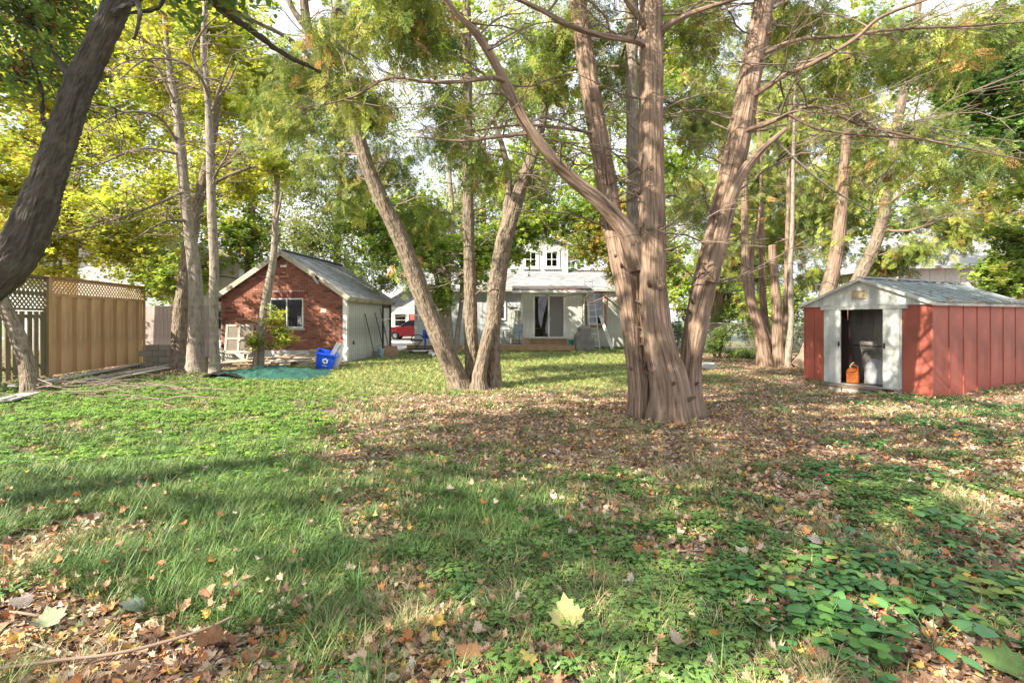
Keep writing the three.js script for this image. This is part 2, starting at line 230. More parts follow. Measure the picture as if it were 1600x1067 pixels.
{
  const W = 4.6, L = 4.9, E = 2.36, K = 3.86, g = thing('brick_garage', 'small red brick gabled garage with a sliding window and grey board side', 'garage', V(-8.09, 0, -18.08), -0.078), h = W / 2;
  const win = [-0.49, 0.75, 1.22, 2.27], slope = Math.atan2(K - E, h), top = x => E + (K - E) * (1 - Math.abs(x) / h);
  part('front_wall', wallShape([[-h, 0], [h, 0], [h, E], [0, K], [-h, E]], [win], 0.12), blot([0.36, 0.30, 0.26], 0.95), g);
  { // bricks: every course real, a little uneven
    const mb = new MB(), r = mulberry(5), bh = 0.075, bw = 0.225;
    for (let j = 0; j * bh < K; j++) for (let i = -11; i <= 11; i++) {
      let a = i * bw + (j % 2) * bw / 2, b = a + bw - 0.011; const y0 = j * bh + 0.005, y1 = y0 + 0.064; if (y1 > K - 0.05) continue;
      const soldier = y0 > 2.27 && y0 < 2.27 + 0.24 && a > -0.65 && b < 0.95; if (soldier) continue;
      const lim = Math.min(h, (K - y1) / (K - E) * h); a = Math.max(a, -lim); b = Math.min(b, lim); if (b - a < 0.04) continue;
      let segs = [[a, b]]; if (y1 > win[2] - 0.06 && y0 < win[3]) segs = segs.flatMap(([p, q]) => q <= win[0] || p >= win[1] ? [[p, q]] : [[p, Math.min(q, win[0] - 0.004)], [Math.max(p, win[1] + 0.004), q]].filter(s => s[1] - s[0] > 0.03));
      if (y0 < 0.45) segs = segs.filter(s => s[0] > 1.28);
      for (const [p, q] of segs) { const t = r(), k = 0.75 + 0.5 * r(); let c = t < 0.1 ? [0.13, 0.055, 0.042] : t < 0.2 ? [0.32, 0.15, 0.10] : [0.255, 0.095, 0.06]; mb.box((p + q) / 2, (y0 + y1) / 2, 0.004 + 0.005 * r(), q - p, y1 - y0, 0.026, C(c[0] * k, c[1] * k, c[2] * k)); }
    }
    for (let x = -0.62; x < 0.9; x += 0.075) { const k = 0.75 + 0.4 * r(); mb.box(x + 0.032, 2.39, 0.008, 0.064, 0.225, 0.026, C(0.2 * k, 0.066 * k, 0.046 * k)); }
    const m = part('brickwork', mb.geo(), S(0xffffff, 0.92, { vertexColors: true, bumpMap: rep(tBlot, 6, 6), bumpScale: 0.004 }), g); m.userData.kind = 'stuff';
  }
  part('vent_brick', boxG(0.24, 0.08, 0.03), mWhite, g, V(0.02, 3.4, 0.012)); part('wall_lamp_base', boxG(0.22, 0.13, 0.03, 0.008), blot([0.5, 0.42, 0.36]), g, V(1.48, 1.83, 0.015));
  bx('window_sill', win[0] - 0.06, win[1] + 0.06, win[2] - 0.07, win[2], 0, 0.07, mConcrete, g);
  sashWindow(g, win[0], win[1], win[2], win[3], 0, mWhite, { nx: 2, f: 0.05 });
  { const cb = thing2('fan_heater', g); for (let i = 0; i < 7; i++) beam('grille_bar', V(0.40 + i * 0.045, 1.3, -0.35), V(0.36 + i * 0.045, 1.62, -0.35), 0.012, 0.012, mWhite, cb); }
  bx('foundation_wall', -h - 0.03, 1.26, -0.2, 0.43, -0.05, 0.05, paint([0.62, 0.62, 0.60], 0.85), g);
  bx('back_wall', -h, h, 0, E, -L, -L + 0.1, mConcrete, g); bx('floor', -h + 0.12, h - 0.12, -0.1, 0.03, -L + 0.1, -0.12, mConcrete, g);
  part('back_gable', wallShape([[-h, E], [h, E], [0, K]], [], 0.1), mConcrete, g, V(0, 0, -L + 0.1));
  bx('left_wall', -h, -h + 0.1, 0, E, -L + 0.1, -0.12, mBoardGrey, g); bx('side_wall', h - 0.1, h - 0.02, 0, E, -L + 0.1, -0.12, paint([0.25, 0.25, 0.23]), g);
  const nb = 20, doorZ = -L + 1.05; for (let i = 0; i < nb; i++) { const w = (L - 1.15 - 0.12) / nb, z1 = -0.12 - i * w; bx('board', h - 0.02, h + 0.006 + 0.003 * rnd(), 0.02 + 0.03 * rnd(), E - 0.02, z1 - w + 0.02, z1 - 0.004, mBoardGrey, g); }
  bx('corner_board', h - 0.02, h + 0.028, 0, E, -0.12, 0.03, mWhite, g); bx('corner_board', h - 0.12, h - 0.02, 0, E, -0.002, 0.034, mWhite, g);
  { const d = thing2('side_door', g); bx('door_panel', h - 0.02, h + 0.008, 0.05, 2.02, doorZ - 0.86, doorZ - 0.06, mWhite, d); bx('door_frame', h - 0.02, h + 0.03, 0, 2.1, doorZ - 0.06, doorZ, mBlack, d); bx('door_frame', h - 0.02, h + 0.03, 2.02, 2.1, doorZ - 0.86, doorZ - 0.06, mBlack, d); part('handle', new THREE.SphereGeometry(0.035, 10, 8), mBlack, d, V(h + 0.05, 1.0, doorZ - 0.16)); }
  bx('corner_post', h - 0.02, h + 0.05, 0, E, -L + 0.02, -L + 0.18, S([0.05, 0.035, 0.03], 0.8), g); bx('electric_box', h + 0.01, h + 0.05, 0.62, 0.74, -0.62, -0.55, mBlack, g);
  // roof: two slopes, rakes and eave fascia
  const run = h / Math.cos(slope) + 0.24, RL = L + 0.36, tan = Math.tan(slope);
  for (const s of [-1, 1]) {
    const q = thing2('roof_slope', g); q.position.set(s * (h + 0.24 * Math.cos(slope)), E - 0.24 * Math.sin(slope) + 0.07, -L / 2); q.rotation.set(0, 0, 0);
    const x = V(0, 0, -s), y = V(-s * Math.cos(slope), Math.sin(slope), 0), z = x.clone().cross(y); q.quaternion.setFromRotationMatrix(new THREE.Matrix4().makeBasis(x, y, z));
    part('roof_deck', boxG(RL, run, 0.05), mTrim, q, V(0, run / 2, -0.022)); shingles(q, mShingle([0.20, 0.205, 0.21]), RL + 0.02, run, 0.14, 0.3, 20 + s);
    if (s < 0) part('rake_board', boxG(0.03, run, 0.17), mTrim, q, V(RL / 2 + 0.016, run / 2, -0.06));
    else { part('rake_board', boxG(0.03, run * 0.42, 0.17), mTrim, q, V(-RL / 2 - 0.016, run * 0.21, -0.06)); part('rake_board', boxG(0.03, run * 0.52, 0.17), mTrim, q, V(-RL / 2 - 0.016, run * 0.74, -0.06)); const b = part('broken_fascia', boxG(0.32, 0.30, 0.02), mWhite, q, V(-RL / 2 - 0.05, run * 0.45, -0.17)); b.rotation.set(0.3, 0.5, 0.55); }
    part('eave_fascia', boxG(RL, 0.03, 0.17), mTrim, q, V(0, -0.017, -0.07));
  }
  part('ridge_cap', boxG(0.2, 0.03, RL), S([0.13, 0.13, 0.135], 0.95), g, V(0, K + 0.105, -L / 2));
}

// ---------- red metal shed ----------
{
  const W = 2.86, L = 4.05, E = 1.86, K = 2.44, h = W / 2, g = thing('garden_shed', 'faded red metal garden shed with white front, open sliding doors and ribbed grey roof', 'shed', V(8.2, 0, -12), -65.5 * Math.PI / 180), B = -0.32;
  const red = paint([0.43, 0.115, 0.078], 0.55, 0.5), red2 = paint([0.39, 0.10, 0.068], 0.55, 0.6), wht = paint([0.66, 0.68, 0.66], 0.5, 0.8), inn = paint([0.42, 0.40, 0.35], 0.7, 0.8), X = s => -h + s * W;
  const panel = (name, s0, s1, y0, y1, mat) => bx(name, X(s0) + 0.004, X(s1) - 0.004, y0, y1, -0.016, 0, mat, g);
  panel('front_panel', 0, 0.09, B, E, red); panel('front_panel', 0.09, 0.18, B, E, red2); bx('rib', X(0.09) - 0.012, X(0.09) + 0.012, B, E, 0.001, 0.012, red, g);
  panel('white_panel', 0.18, 0.255, B, E - 0.1, wht); panel('white_panel', 0.745, 0.80, B, E - 0.1, wht); panel('front_panel', 0.80, 0.91, B, E, red); panel('front_panel', 0.91, 1, B, E, red2); bx('rib', X(0.91) - 0.012, X(0.91) + 0.012, B, E, 0.001, 0.012, red, g);
  bx('corner_trim', h - 0.03, h + 0.014, B, E, -0.05, 0.012, red, g); bx('corner_trim', -h - 0.01, -h + 0.03, B, E, -0.05, 0.012, red, g);
  for (const [s0, s1, hx] of [[0.235, 0.335, 0.322], [0.67, 0.79, 0.682]]) { const d = thing2('door', g); bx('door_leaf', X(s0), X(s1), -0.02, E - 0.115, 0.006, 0.028, wht, d); bx('door_fold', X(s0), X(s0) + 0.015, 0, E - 0.12, 0.028, 0.038, wht, d); bx('door_fold', X(s1) - 0.015, X(s1), 0, E - 0.12, 0.028, 0.038, wht, d); part('handle', boxG(0.03, 0.11, 0.03, 0.006), mBlack, d, V(X(hx), 0.92, 0.045)); }
  bx('door_track', X(0.16), X(0.84), E - 0.11, E - 0.02, 0.004, 0.04, wht, g); bx('sill_track', X(0.2), X(0.8), -0.05, -0.02, -0.05, 0.06, S([0.45, 0.45, 0.44], 0.4, { metalness: 0.6 }), g);
  part('gable', wallShape([[-h, E - 0.01], [h, E - 0.01], [0.0, K]], [], 0.02), wht, g, V(0, 0.003, 0.024)); bx('gable_seam', -h, h, E - 0.03, E + 0.005, 0.026, 0.044, wht, g);
  { const v = thing2('vent', g), m = paint([0.52, 0.42, 0.26], 0.7); const x0 = X(0.43), x1 = X(0.545), y0 = 2.0, y1 = 2.2; bx('vent_frame', x0, x1, y0, y0 + 0.02, 0.02, 0.05, m, v); bx('vent_frame', x0, x1, y1 - 0.02, y1, 0.02, 0.05, m, v); bx('vent_frame', x0, x0 + 0.02, y0, y1, 0.02, 0.046, m, v); bx('vent_frame', x1 - 0.02, x1, y0, y1, 0.02, 0.046, m, v); for (let i = 0; i < 5; i++) { const s = bx('slat', x0 + 0.02, x1 - 0.02, y0 + 0.025 + i * 0.032, y0 + 0.05 + i * 0.032, 0.03, 0.036, m, v); s.rotation.x = -0.5; } }
  // long side facing the yard: ribbed panels
  const np = 7; for (let i = 0; i < np; i++) { const w = (L - 0.08) / np, z1 = -0.06 - i * w; bx('side_panel', h - 0.014, h + 0.001 + 0.002 * (i % 2), B, E, z1 - w + 0.006, z1, i % 3 ? red : red2, g); bx('rib', h, h + 0.016, B, E, z1 - w - 0.008, z1 - w + 0.012, red2, g); }
  const nq = 7; for (let i = 0; i < nq; i++) { const w = L / nq; bx('side_panel', -h, -h + 0.014, B, E, -0.05 - (i + 1) * w + 0.06, -0.05 - i * w, red, g); bx('inner_panel', h - 0.02, h - 0.016, 0, E, -0.05 - (i + 1) * w + 0.015, -0.05 - i * w, inn, g); bx('inner_rib', h - 0.05, h - 0.02, 0, E, -0.06 - (i + 1) * w, -0.03 - (i + 1) * w, S([0.12, 0.11, 0.1], 0.8), g); }
  bx('inner_rail', h - 0.06, h - 0.024, 0.95, 1.0, -L + 0.1, -0.1, S([0.2, 0.19, 0.17], 0.7), g);
  bx('back_wall', -h + 0.016, h - 0.02, B, E, -L, -L + 0.014, inn, g); part('back_gable', wallShape([[-h, E], [h, E], [0, K]], [], 0.02), inn, g, V(0, 0, -L + 0.02));
  bx('floor', -h + 0.02, h - 0.02, -0.3, -0.02, -L + 0.02, -0.03, wood([0.16, 0.11, 0.08]), g);
  const sl = Math.atan2(K - E, h), run = h / Math.cos(sl) + 0.1;
  const mRoof = S([0.36, 0.42, 0.47], 0.32, { metalness: 0.55, map: rep(tGrime, 1, 0.7) }), mRim = paint([0.6, 0.6, 0.56], 0.5);
  for (const s of [-1, 1]) {
    const q = thing2('roof_slope', g), x = V(0, 0, -s), y = V(-s * Math.cos(sl), Math.sin(sl), 0); q.position.set(s * (h + 0.1 * Math.cos(sl)), E - 0.1 * Math.sin(sl) + 0.02, -L / 2); q.quaternion.setFromRotationMatrix(new THREE.Matrix4().makeBasis(x, y, x.clone().cross(y)));
    const n = 11, w = (L + 0.16) / n; for (let i = 0; i < n; i++) { const c = -(L + 0.16) / 2 + (i + 0.5) * w; part('roof_panel', boxG(w - 0.006, run, 0.012), mRoof, q, V(c, run / 2, 0.006)); part('roof_rib', boxG(0.028, run, 0.022, 0.006), mRoof, q, V(c + w / 2, run / 2, 0.018)); }
    part('roof_edge', boxG(L + 0.18, 0.02, 0.05), mRim, q, V(0, -0.012, -0.008)); for (const e of [-1, 1]) part('roof_edge', boxG(0.025, run, 0.06), mRim, q, V(e * ((L + 0.16) / 2 + 0.014), run / 2, -0.008));
  }
  part('ridge_cap', boxG(0.14, 0.02, L + 0.2), mRoof, g, V(0, K + 0.062, -L / 2));
  { // leaves that have blown onto the roof
    const mb = new MB(), r = mulberry(77); for (let i = 0; i < 650; i++) { const t = Math.pow(r(), 3.4) * run, u = -(r() * 0.98 + 0.01) * L, s = 0.015 + 0.035 * r(), c = [[0.30, 0.2, 0.12], [0.4, 0.3, 0.18], [0.18, 0.11, 0.07], [0.42, 0.27, 0.08]][i % 4], a = r() * 6.3; const o = V(h + 0.1 - (0.1 + t - 0.1) * Math.cos(sl) - 0.02, E + 0.02 + (t - 0.1) * Math.sin(sl) + 0.03 + 0.02 * r(), u); const e = V(Math.cos(a), 0.2 * (r() - 0.5) - 0.35 * Math.cos(a), Math.sin(a)).multiplyScalar(s), f = V(-Math.sin(a), 0.3 * (r() - 0.5) + 0.35 * Math.sin(a), Math.cos(a)).multiplyScalar(s * 0.6); mb.quad(o.clone().sub(e), o.clone().sub(f), o.clone().add(e), o.clone().add(f), C(...c)); }
    const m = part('fallen_leaves', mb.geo(), S(0xffffff, 0.9, { vertexColors: true, side: THREE.DoubleSide }), g); m.userData.kind = 'stuff';
  }
  g.updateMatrixWorld(true);
  const at = (x, y, z) => g.localToWorld(V(x, y, z));
  // things in and before the shed
  { const c = thing('fuel_can', 'orange plastic fuel can standing inside the open shed doorway', 'fuel can', at(X(0.395), -0.02, -0.16), -0.6), m = S([0.62, 0.16, 0.025], 0.4, { map: rep(tGrime, 2, 2) });
    part('body', new RoundedBoxGeometry(0.26, 0.3, 0.2, 4, 0.045), m, c, V(0, 0.15, 0)); const sh = new THREE.CylinderGeometry(0.06, 0.13, 0.08, 20); part('shoulder', sh, m, c, V(-0.01, 0.33, 0)); part('handle', wire([V(0.1, 0.3, 0), V(0.09, 0.41, 0), V(-0.02, 0.43, 0), V(-0.06, 0.36, 0)], 0.016, 8, 14), m, c); part('spout', wire([V(-0.05, 0.36, 0), V(-0.04, 0.42, 0), V(0.02, 0.5, 0.02)], 0.02, 10, 8), S([0.75, 0.6, 0.35], 0.5), c); }
  { const c = thing('wheelbarrow_tray', 'grey rounded metal tray leaning inside the shed behind the right door', 'tray', at(0.12, -0.02, -0.5), -65.5 * Math.PI / 180 + 0.1), sh = new THREE.Shape(); sh.moveTo(-0.3, 0); sh.lineTo(0.3, 0); sh.lineTo(0.3, 0.42); sh.quadraticCurveTo(0.28, 0.55, 0.12, 0.56); sh.lineTo(-0.18, 0.56); sh.quadraticCurveTo(-0.3, 0.53, -0.3, 0.38); const gm = new THREE.ExtrudeGeometry(sh, { depth: 0.05, bevelEnabled: true, bevelSize: 0.02, bevelThickness: 0.02, bevelSegments: 2, curveSegments: 10 }); gm.rotateX(-0.15); part('tray', gm, S([0.42, 0.42, 0.46], 0.5, { metalness: 0.3, map: rep(tGrime, 1, 1) }), c); part('rim', wire([V(-0.3, 0.01, 0.05), V(-0.31, 0.4, 0.0), V(-0.18, 0.58, -0.03), V(0.12, 0.58, -0.03), V(0.3, 0.44, 0)], 0.014, 6, 24), S([0.3, 0.3, 0.32], 0.4, { metalness: 0.5 }), c); }
  { const c = thing('plywood_sheet', 'dark plywood sheet leaning diagonally inside the shed doorway', 'plywood', at(-0.44, -0.02, -0.42), -65.5 * Math.PI / 180); const sh = new THREE.Shape([new THREE.Vector2(-0.4, 0), new THREE.Vector2(0.12, 0), new THREE.Vector2(-0.12, 1.5), new THREE.Vector2(-0.4, 1.68)]); part('sheet', new THREE.ExtrudeGeometry(sh, { depth: 0.02, bevelEnabled: false }), blot([0.06, 0.035, 0.03]), c); part('edge', boxG(0.03, 1.68, 0.03), blot([0.08, 0.05, 0.04]), c, V(-0.41, 0.84, 0.01)); }
  { const c = thing('metal_panels', 'spare grey metal panels with dark seams standing inside the shed doorway', 'metal panels', at(-0.5, -0.02, -0.95), -65.5 * Math.PI / 180); c.rotateX(-0.06); for (let i = 0; i < 4; i++) bx('panel', -0.42 + i * 0.3, -0.128 + i * 0.3, 0, 1.82, 0, 0.015, paint([0.40 - 0.03 * (i % 2), 0.385 - 0.03 * (i % 2), 0.33], 0.6, 1), c); bx('rail', -0.45, 0.78, 0.86, 0.9, 0.016, 0.03, S([0.13, 0.12, 0.11], 0.7), c); }
  { const p = at(X(0.47), 0, 0.27), c = thing('step_block', 'weathered grey concrete step below the shed doorway', 'step', V(p.x, -0.36, p.z), -65.5 * Math.PI / 180); const m = blot([0.34, 0.33, 0.30], 0.95, 1.5, 0.01); part('block', boxG(0.62, 0.30, 0.36, 0.02), m, c, V(0.22, 0.13, 0)); part('block', boxG(0.5, 0.30, 0.34, 0.02), m, c, V(-0.36, 0.13, 0.01)); part('board', boxG(1.15, 0.035, 0.42), wood([0.22, 0.16, 0.11]), c, V(0, 0.30, -0.02)); }
}

// ---------- fences and block wall on the left ----------
function lattice(parent, x0, x1, y0, y1, z, mat) {
  const l = thing2('lattice', parent), W = x1 - x0, H = y1 - y0, st = 0.135;
  for (const s of [1, -1]) for (let c = -H; c < W; c += st) {           // slat x = c + t (s = 1) or mirrored, clipped to the panel
    let a = Math.max(0, c), b = Math.min(W, c + H); if (b - a < 0.03) continue; const f = x => s > 0 ? x - c : H - (x - c);
    beam('slat', V(x0 + a, y0 + f(a), z + s * 0.006), V(x0 + b, y0 + f(b), z + s * 0.006), 0.009, 0.042, mat, l);
  }
}
const mNewWood = wood([0.66, 0.43, 0.22], 0.7, 1.2, 0.45), mNewWood2 = wood([0.52, 0.31, 0.14], 0.7, 1.4, 0.4), mNewWood3 = wood([0.72, 0.49, 0.27], 0.7, 1.1, 0.5), mOldWood = wood([0.26, 0.20, 0.12], 0.9, 1.2, 0.5), mOldWood2 = wood([0.21, 0.18, 0.10], 0.9, 1.3, 0.4), mGreyWood = wood([0.48, 0.40, 0.37], 0.9, 1.2, 0.5);
const FT = Math.atan2(4.3, -0.64);                                    // fence runs away from the camera
{
  const L = 4.35, g = thing('cedar_fence', 'tall new orange-brown board fence panel topped with lattice', 'fence', V(-12.06, 0, -13.3), Math.PI / 2 + 0.148), ms = [mNewWood, mNewWood2, mNewWood3];
  const n = 21; for (let i = 0; i < n; i++) { const w = (L - 0.12) / n; bx('board', 0.06 + i * w, 0.06 + (i + 1) * w - 0.009, 0.04 + 0.02 * rnd(), 2.13, -0.012 - 0.003 * rnd(), 0.012 + 0.004 * rnd(), ms[i * 7 % 3], g); }
  bx('rail', 0.06, L - 0.06, 2.13, 2.2, -0.03, 0.03, mNewWood, g); bx('rail', 0.06, L - 0.06, 2.57, 2.61, -0.03, 0.03, mNewWood2, g); bx('cap_rail', -0.05, L + 0.05, 2.62, 2.655, -0.07, 0.07, mNewWood2, g);
  lattice(g, 0.06, L - 0.06, 2.2, 2.57, 0, mNewWood); for (const x of [0, L]) bx('post', x - 0.055, x + 0.055, -0.3, 2.62, -0.055, 0.055, x ? mNewWood2 : mNewWood, g, 0.004);
}
{
  const g = thing('old_fence', 'older grey-brown board fence with gaps and two rows of lattice', 'fence', V(-12.06, 0, -13.3), Math.PI / 2 + 0.148), L = -3.6;
  let x = -0.13; for (let i = 0; x > L; i++) { const w = 0.15; bx('board', x - w, x, 0.06 + 0.03 * rnd(), 1.72, -0.015, 0.01, i % 2 ? mOldWood : mOldWood2, g); x -= w + (i % 3 === 2 ? 0.1 : 0.055); }
  for (const y of [0.3, 1.55]) bx('rail', L, -0.07, y, y + 0.09, -0.06, -0.018, mOldWood2, g);
  bx('rail', L, -0.06, 1.74, 1.8, -0.03, 0.03, mOldWood2, g); bx('rail', L, -0.06, 2.13, 2.21, -0.035, 0.035, mOldWood2, g); bx('cap_rail', L, -0.06, 2.58, 2.63, -0.06, 0.06, mOldWood2, g);
  lattice(g, L, -0.06, 1.8, 2.13, 0, mOldWood2); lattice(g, L, -0.06, 2.21, 2.58, 0, mOldWood2); bx('post', -0.13, -0.06, -0.3, 2.58, -0.05, 0.05, mOldWood, g);
}
{
  const g = thing('weathered_fence', 'pale grey-pink weathered board fence behind the block wall', 'fence', V(-15.8, 0, -20.6), 0.0); for (let i = 0; i < 30; i++) bx('board', i * 0.165 - 1.2, i * 0.165 + 0.158 - 1.2, 0.05, 2.05 + 0.03 * rnd(), -0.012, 0.012 + 0.004 * rnd(), mGreyWood, g); for (const y of [0.4, 1.7]) bx('rail', -1.2, 3.75, y, y + 0.09, -0.05, -0.013, mGreyWood, g);
}
{
  const g = thing('block_wall', 'low wall of grey concrete blocks beside the tall board fence', 'wall', V(-11.6, -0.08, -16.7), 0.1), ms = [blot([0.30, 0.28, 0.24], 0.95, 2, 0.01), blot([0.26, 0.245, 0.21], 0.95, 2, 0.01)];
  for (let j = 0; j < 4; j++) for (let i = 0; i < 4; i++) { const x = i * 0.41 + (j % 2) * 0.2 - 0.3; if (j === 3 && i < 0) continue; part('block', boxG(0.395, 0.185, 0.19, 0.008), ms[(i + j) % 2], g, V(x, 0.1 + j * 0.195, 0.006 * rnd())); }
}

// ---------- house ----------
function boardWall(parent, x0, x1, y0, y1, z, holes, mat, bw = 0.2, thick = 0.12) {   // a wall with openings, faced with upright boards
  part('wall', wallShape([[x0, y0], [x1, y0], [x1, y1], [x0, y1]], holes, thick), mat, parent, V(0, 0, z));
  for (let x = x0; x < x1 - 0.03; x += bw) {
    const a = x + 0.006, b = Math.min(x1, x + bw) - 0.006; let segs = [[y0, y1]];
    for (const [h0, h1, v0, v1] of holes) if (b > h0 - 0.01 && a < h1 + 0.01) segs = segs.flatMap(([p, q]) => q <= v0 || p >= v1 ? [[p, q]] : [[p, v0], [v1, q]].filter(s => s[1] - s[0] > 0.03));
    for (const [p, q] of segs) {
      const cuts = holes.filter(h => b > h[0] && a < h[1] && q > h[2] + 0.001 && p < h[3] - 0.001); if (cuts.length) continue;
      bx('board', a, b, p, q, z, z + 0.014, mat, parent);
    }
  }
}
{
  const g = thing('house', 'pale grey board-sided house with porch extension, patio door and upper storey', 'house', V(0, 0, 0));
  const wallG = paint([0.46, 0.47, 0.45], 0.75, 0.4), wallB = paint([0.50, 0.53, 0.56], 0.75, 0.4), wallW = paint([0.70, 0.69, 0.64], 0.7, 0.5), wallR = paint([0.50, 0.51, 0.44], 0.75, 0.4), fr = paint([0.78, 0.78, 0.76], 0.5);
  // main walls
  boardWall(g, -5.15, 0.45, 0.1, 3.1, -27, [[-4.95, -4.3, 1.5, 2.75], [-1.35, -0.32, 1.5, 3.0]], wallB);
  sashWindow(g, -4.95, -4.3, 1.5, 2.75, -27 + 0.02, fr, { ny: 2 }); sashWindow(g, -1.35, -0.32, 1.5, 3.0, -27 + 0.02, fr, { ny: 2, f: 0.09 });
  boardWall(g, 3.52, 7.2, 0.1, 3.1, -26.8, [[4.0, 4.82, 1.25, 2.86]], wallR);
  sashWindow(g, 4.0, 4.82, 1.25, 2.86, -26.78, fr, { nx: 1, ny: 4, b: 0.035 });
  { const t = paint([0.36, 0.20, 0.11], 0.7), w = thing2('window_trim', g); bx('trim', 3.87, 4.0, 1.12, 2.98, -26.78, -26.72, t, w); bx('trim', 4.82, 4.95, 1.12, 2.98, -26.78, -26.72, t, w); bx('trim', 4.0, 4.82, 1.1, 1.25, -26.78, -26.7, t, w); bx('trim', 4.0, 4.82, 2.86, 2.98, -26.78, -26.72, t, w); }
  bx('side_wall', -5.15, -5.03, 0.1, 3.1, -34, -27.12, wallB, g); bx('side_wall', 7.08, 7.2, 0.1, 3.1, -34, -26.92, wallR, g); bx('back_wall', -5.03, 7.08, 0.1, 3.1, -34, -33.9, wallB, g); bx('foundation', -5.1, 7.15, -0.2, 0.1, -33.9, -26.95, mConcrete, g); bx('floor', -5.0, 7.0, 0.25, 0.3, -33.8, -27.2, wood([0.25, 0.17, 0.1]), g);
  // porch extension with the patio door
  const pd = [1.09, 2.62, 0.62, 2.72];
  boardWall(g, 0.45, 3.52, 0.3, 2.86, -25.6, [pd], wallW, 0.2, 0.1); bx('corner_board', 0.43, 0.55, 0.3, 2.86, -25.6, -25.57, fr, g); bx('side_wall', 0.45, 0.55, 0.3, 2.86, -27, -25.7, wallB, g); bx('side_wall', 3.42, 3.52, 0.3, 2.86, -27, -25.7, wallW, g);
  { const d = thing2('patio_door', g), z = -25.56; bx('door_frame', pd[0] - 0.06, pd[1] + 0.06, pd[3] - 0.04, pd[3] + 0.06, z - 0.1, z + 0.02, fr, d); bx('door_frame', pd[0] - 0.06, pd[1] + 0.06, pd[2] - 0.1, pd[2] + 0.05, z - 0.1, z + 0.05, fr, d); for (const x of [pd[0] - 0.06, pd[1] - 0.05]) bx('door_frame', x, x + 0.11, pd[2] + 0.05, pd[3] - 0.04, z - 0.1, z + 0.02, fr, d); bx('meeting_stile', 1.80, 1.88, pd[2] + 0.05, pd[3] - 0.04, z - 0.08, z + 0.01, fr, d); bx('pane', pd[0] + 0.05, 1.80, pd[2] + 0.05, pd[3] - 0.04, z - 0.07, z - 0.062, mGlass, d); bx('pane', 1.88, pd[1] - 0.05, pd[2] + 0.05, pd[3] - 0.04, z - 0.05, z - 0.042, mGlass, d); bx('insect_screen', 1.88, pd[1] - 0.05, pd[2] + 0.06, pd[3] - 0.05, z - 0.036, z - 0.033, S([0.24, 0.23, 0.23], 0.9, { transparent: true, opacity: 0.8 }), d); part('handle', boxG(0.02, 0.18, 0.03, 0.006), fr, d, V(1.90, 1.55, z + 0.03)); }
  bx('back_wall', 0.55, 3.42, 0.3, 2.8, -29.6, -29.5, wood([0.2, 0.17, 0.14]), g); { const t = thing2('table_inside', g); bx('table_top', 1.1, 1.8, 1.02, 1.06, -28.4, -27.6, mWhite, t); bx('table_leg', 1.15, 1.2, 0.3, 1.02, -28.3, -28.25, mWhite, t); bx('table_leg', 1.7, 1.75, 0.3, 1.02, -27.7, -27.65, mWhite, t); }
  // porch roof with its gutter
  const roofD = S([0.075, 0.06, 0.055], 0.9); { const q = thing2('porch_roof', g); const a = V(1.99, 2.98, -25.18), b = V(1.99, 3.28, -27.0); const m = beam('roof_deck', a, b, 3.95, 0.07, roofD, q, V(1, 0, 0)); bx('gutter', -0.0, 3.98, 2.84, 2.96, -25.2, -25.08, fr, q, 0.02); bx('soffit', 0.0, 3.95, 2.82, 2.84, -25.6, -25.1, fr, q); bx('flashing', 2.3, 3.9, 3.02, 3.05, -25.3, -25.15, S([0.25, 0.10, 0.08], 0.5), q); }
  part('downspout', wire([V(3.75, 2.84, -25.14), V(3.70, 2.72, -25.3), V(3.62, 2.6, -25.5), V(3.6, 2.5, -25.53), V(3.6, 0.4, -25.53)], 0.045, 8, 20), fr, g); part('downspout', wire([V(3.85, 2.84, -25.3), V(3.95, 2.5, -26.7), V(3.95, 0.2, -26.72)], 0.04, 8), fr, g);
  // main roof below the upper storey
  { const q = thing2('main_roof', g), a = 3.12, run = Math.hypot(2.75, 1.15), an = Math.atan2(1.15, 2.75); q.position.set(1.0, a, -26.55); q.quaternion.setFromRotationMatrix(new THREE.Matrix4().makeBasis(V(1, 0, 0), V(0, Math.sin(an), -Math.cos(an)), V(0, Math.cos(an), Math.sin(an)))); part('roof_deck', boxG(13, run, 0.08), mTrim, q, V(0, run / 2, -0.04)); shingles(q, mShingle([0.25, 0.25, 0.26]), 13, run, 0.14, 0.3, 31); part('eave_fascia', boxG(13, 0.03, 0.15), fr, q, V(0, -0.017, -0.05)); }
  { const q = thing2('main_roof', g), run = Math.hypot(5.2, 1.3), an = Math.atan2(1.3, 5.2); q.position.set(1.0, 3.05, -34.4); q.quaternion.setFromRotationMatrix(new THREE.Matrix4().makeBasis(V(-1, 0, 0), V(0, Math.sin(an), Math.cos(an)), V(0, Math.cos(an), -Math.sin(an)))); part('roof_deck', boxG(13, run, 0.08), roofD, q, V(0, run / 2, -0.04)); }
  // upper storey
  const uw = [[1.88, 2.62, 4.47, 5.40], [0.70, 1.42, 4.47, 5.40]]; boardWall(g, -1.2, 3.15, 3.9, 5.85, -29, uw, paint([0.46, 0.47, 0.47], 0.7, 0.5)); for (const w of uw) { sashWindow(g, ...w, -28.98, fr, { nx: 2, ny: 2, f: 0.08, b: 0.035 }); bx('window_sill', w[0] - 0.1, w[1] + 0.1, w[2] - 0.1, w[2] - 0.02, -28.98, -28.9, fr, g); bx('window_trim', w[0] - 0.08, w[0] - 0.002, w[2] - 0.02, w[3] + 0.1, -28.99, -28.95, fr, g); bx('window_trim', w[1] + 0.002, w[1] + 0.08, w[2] - 0.02, w[3] + 0.1, -28.99, -28.95, fr, g); bx('window_trim', w[0], w[1], w[3] + 0.002, w[3] + 0.1, -28.99, -28.955, fr, g); }
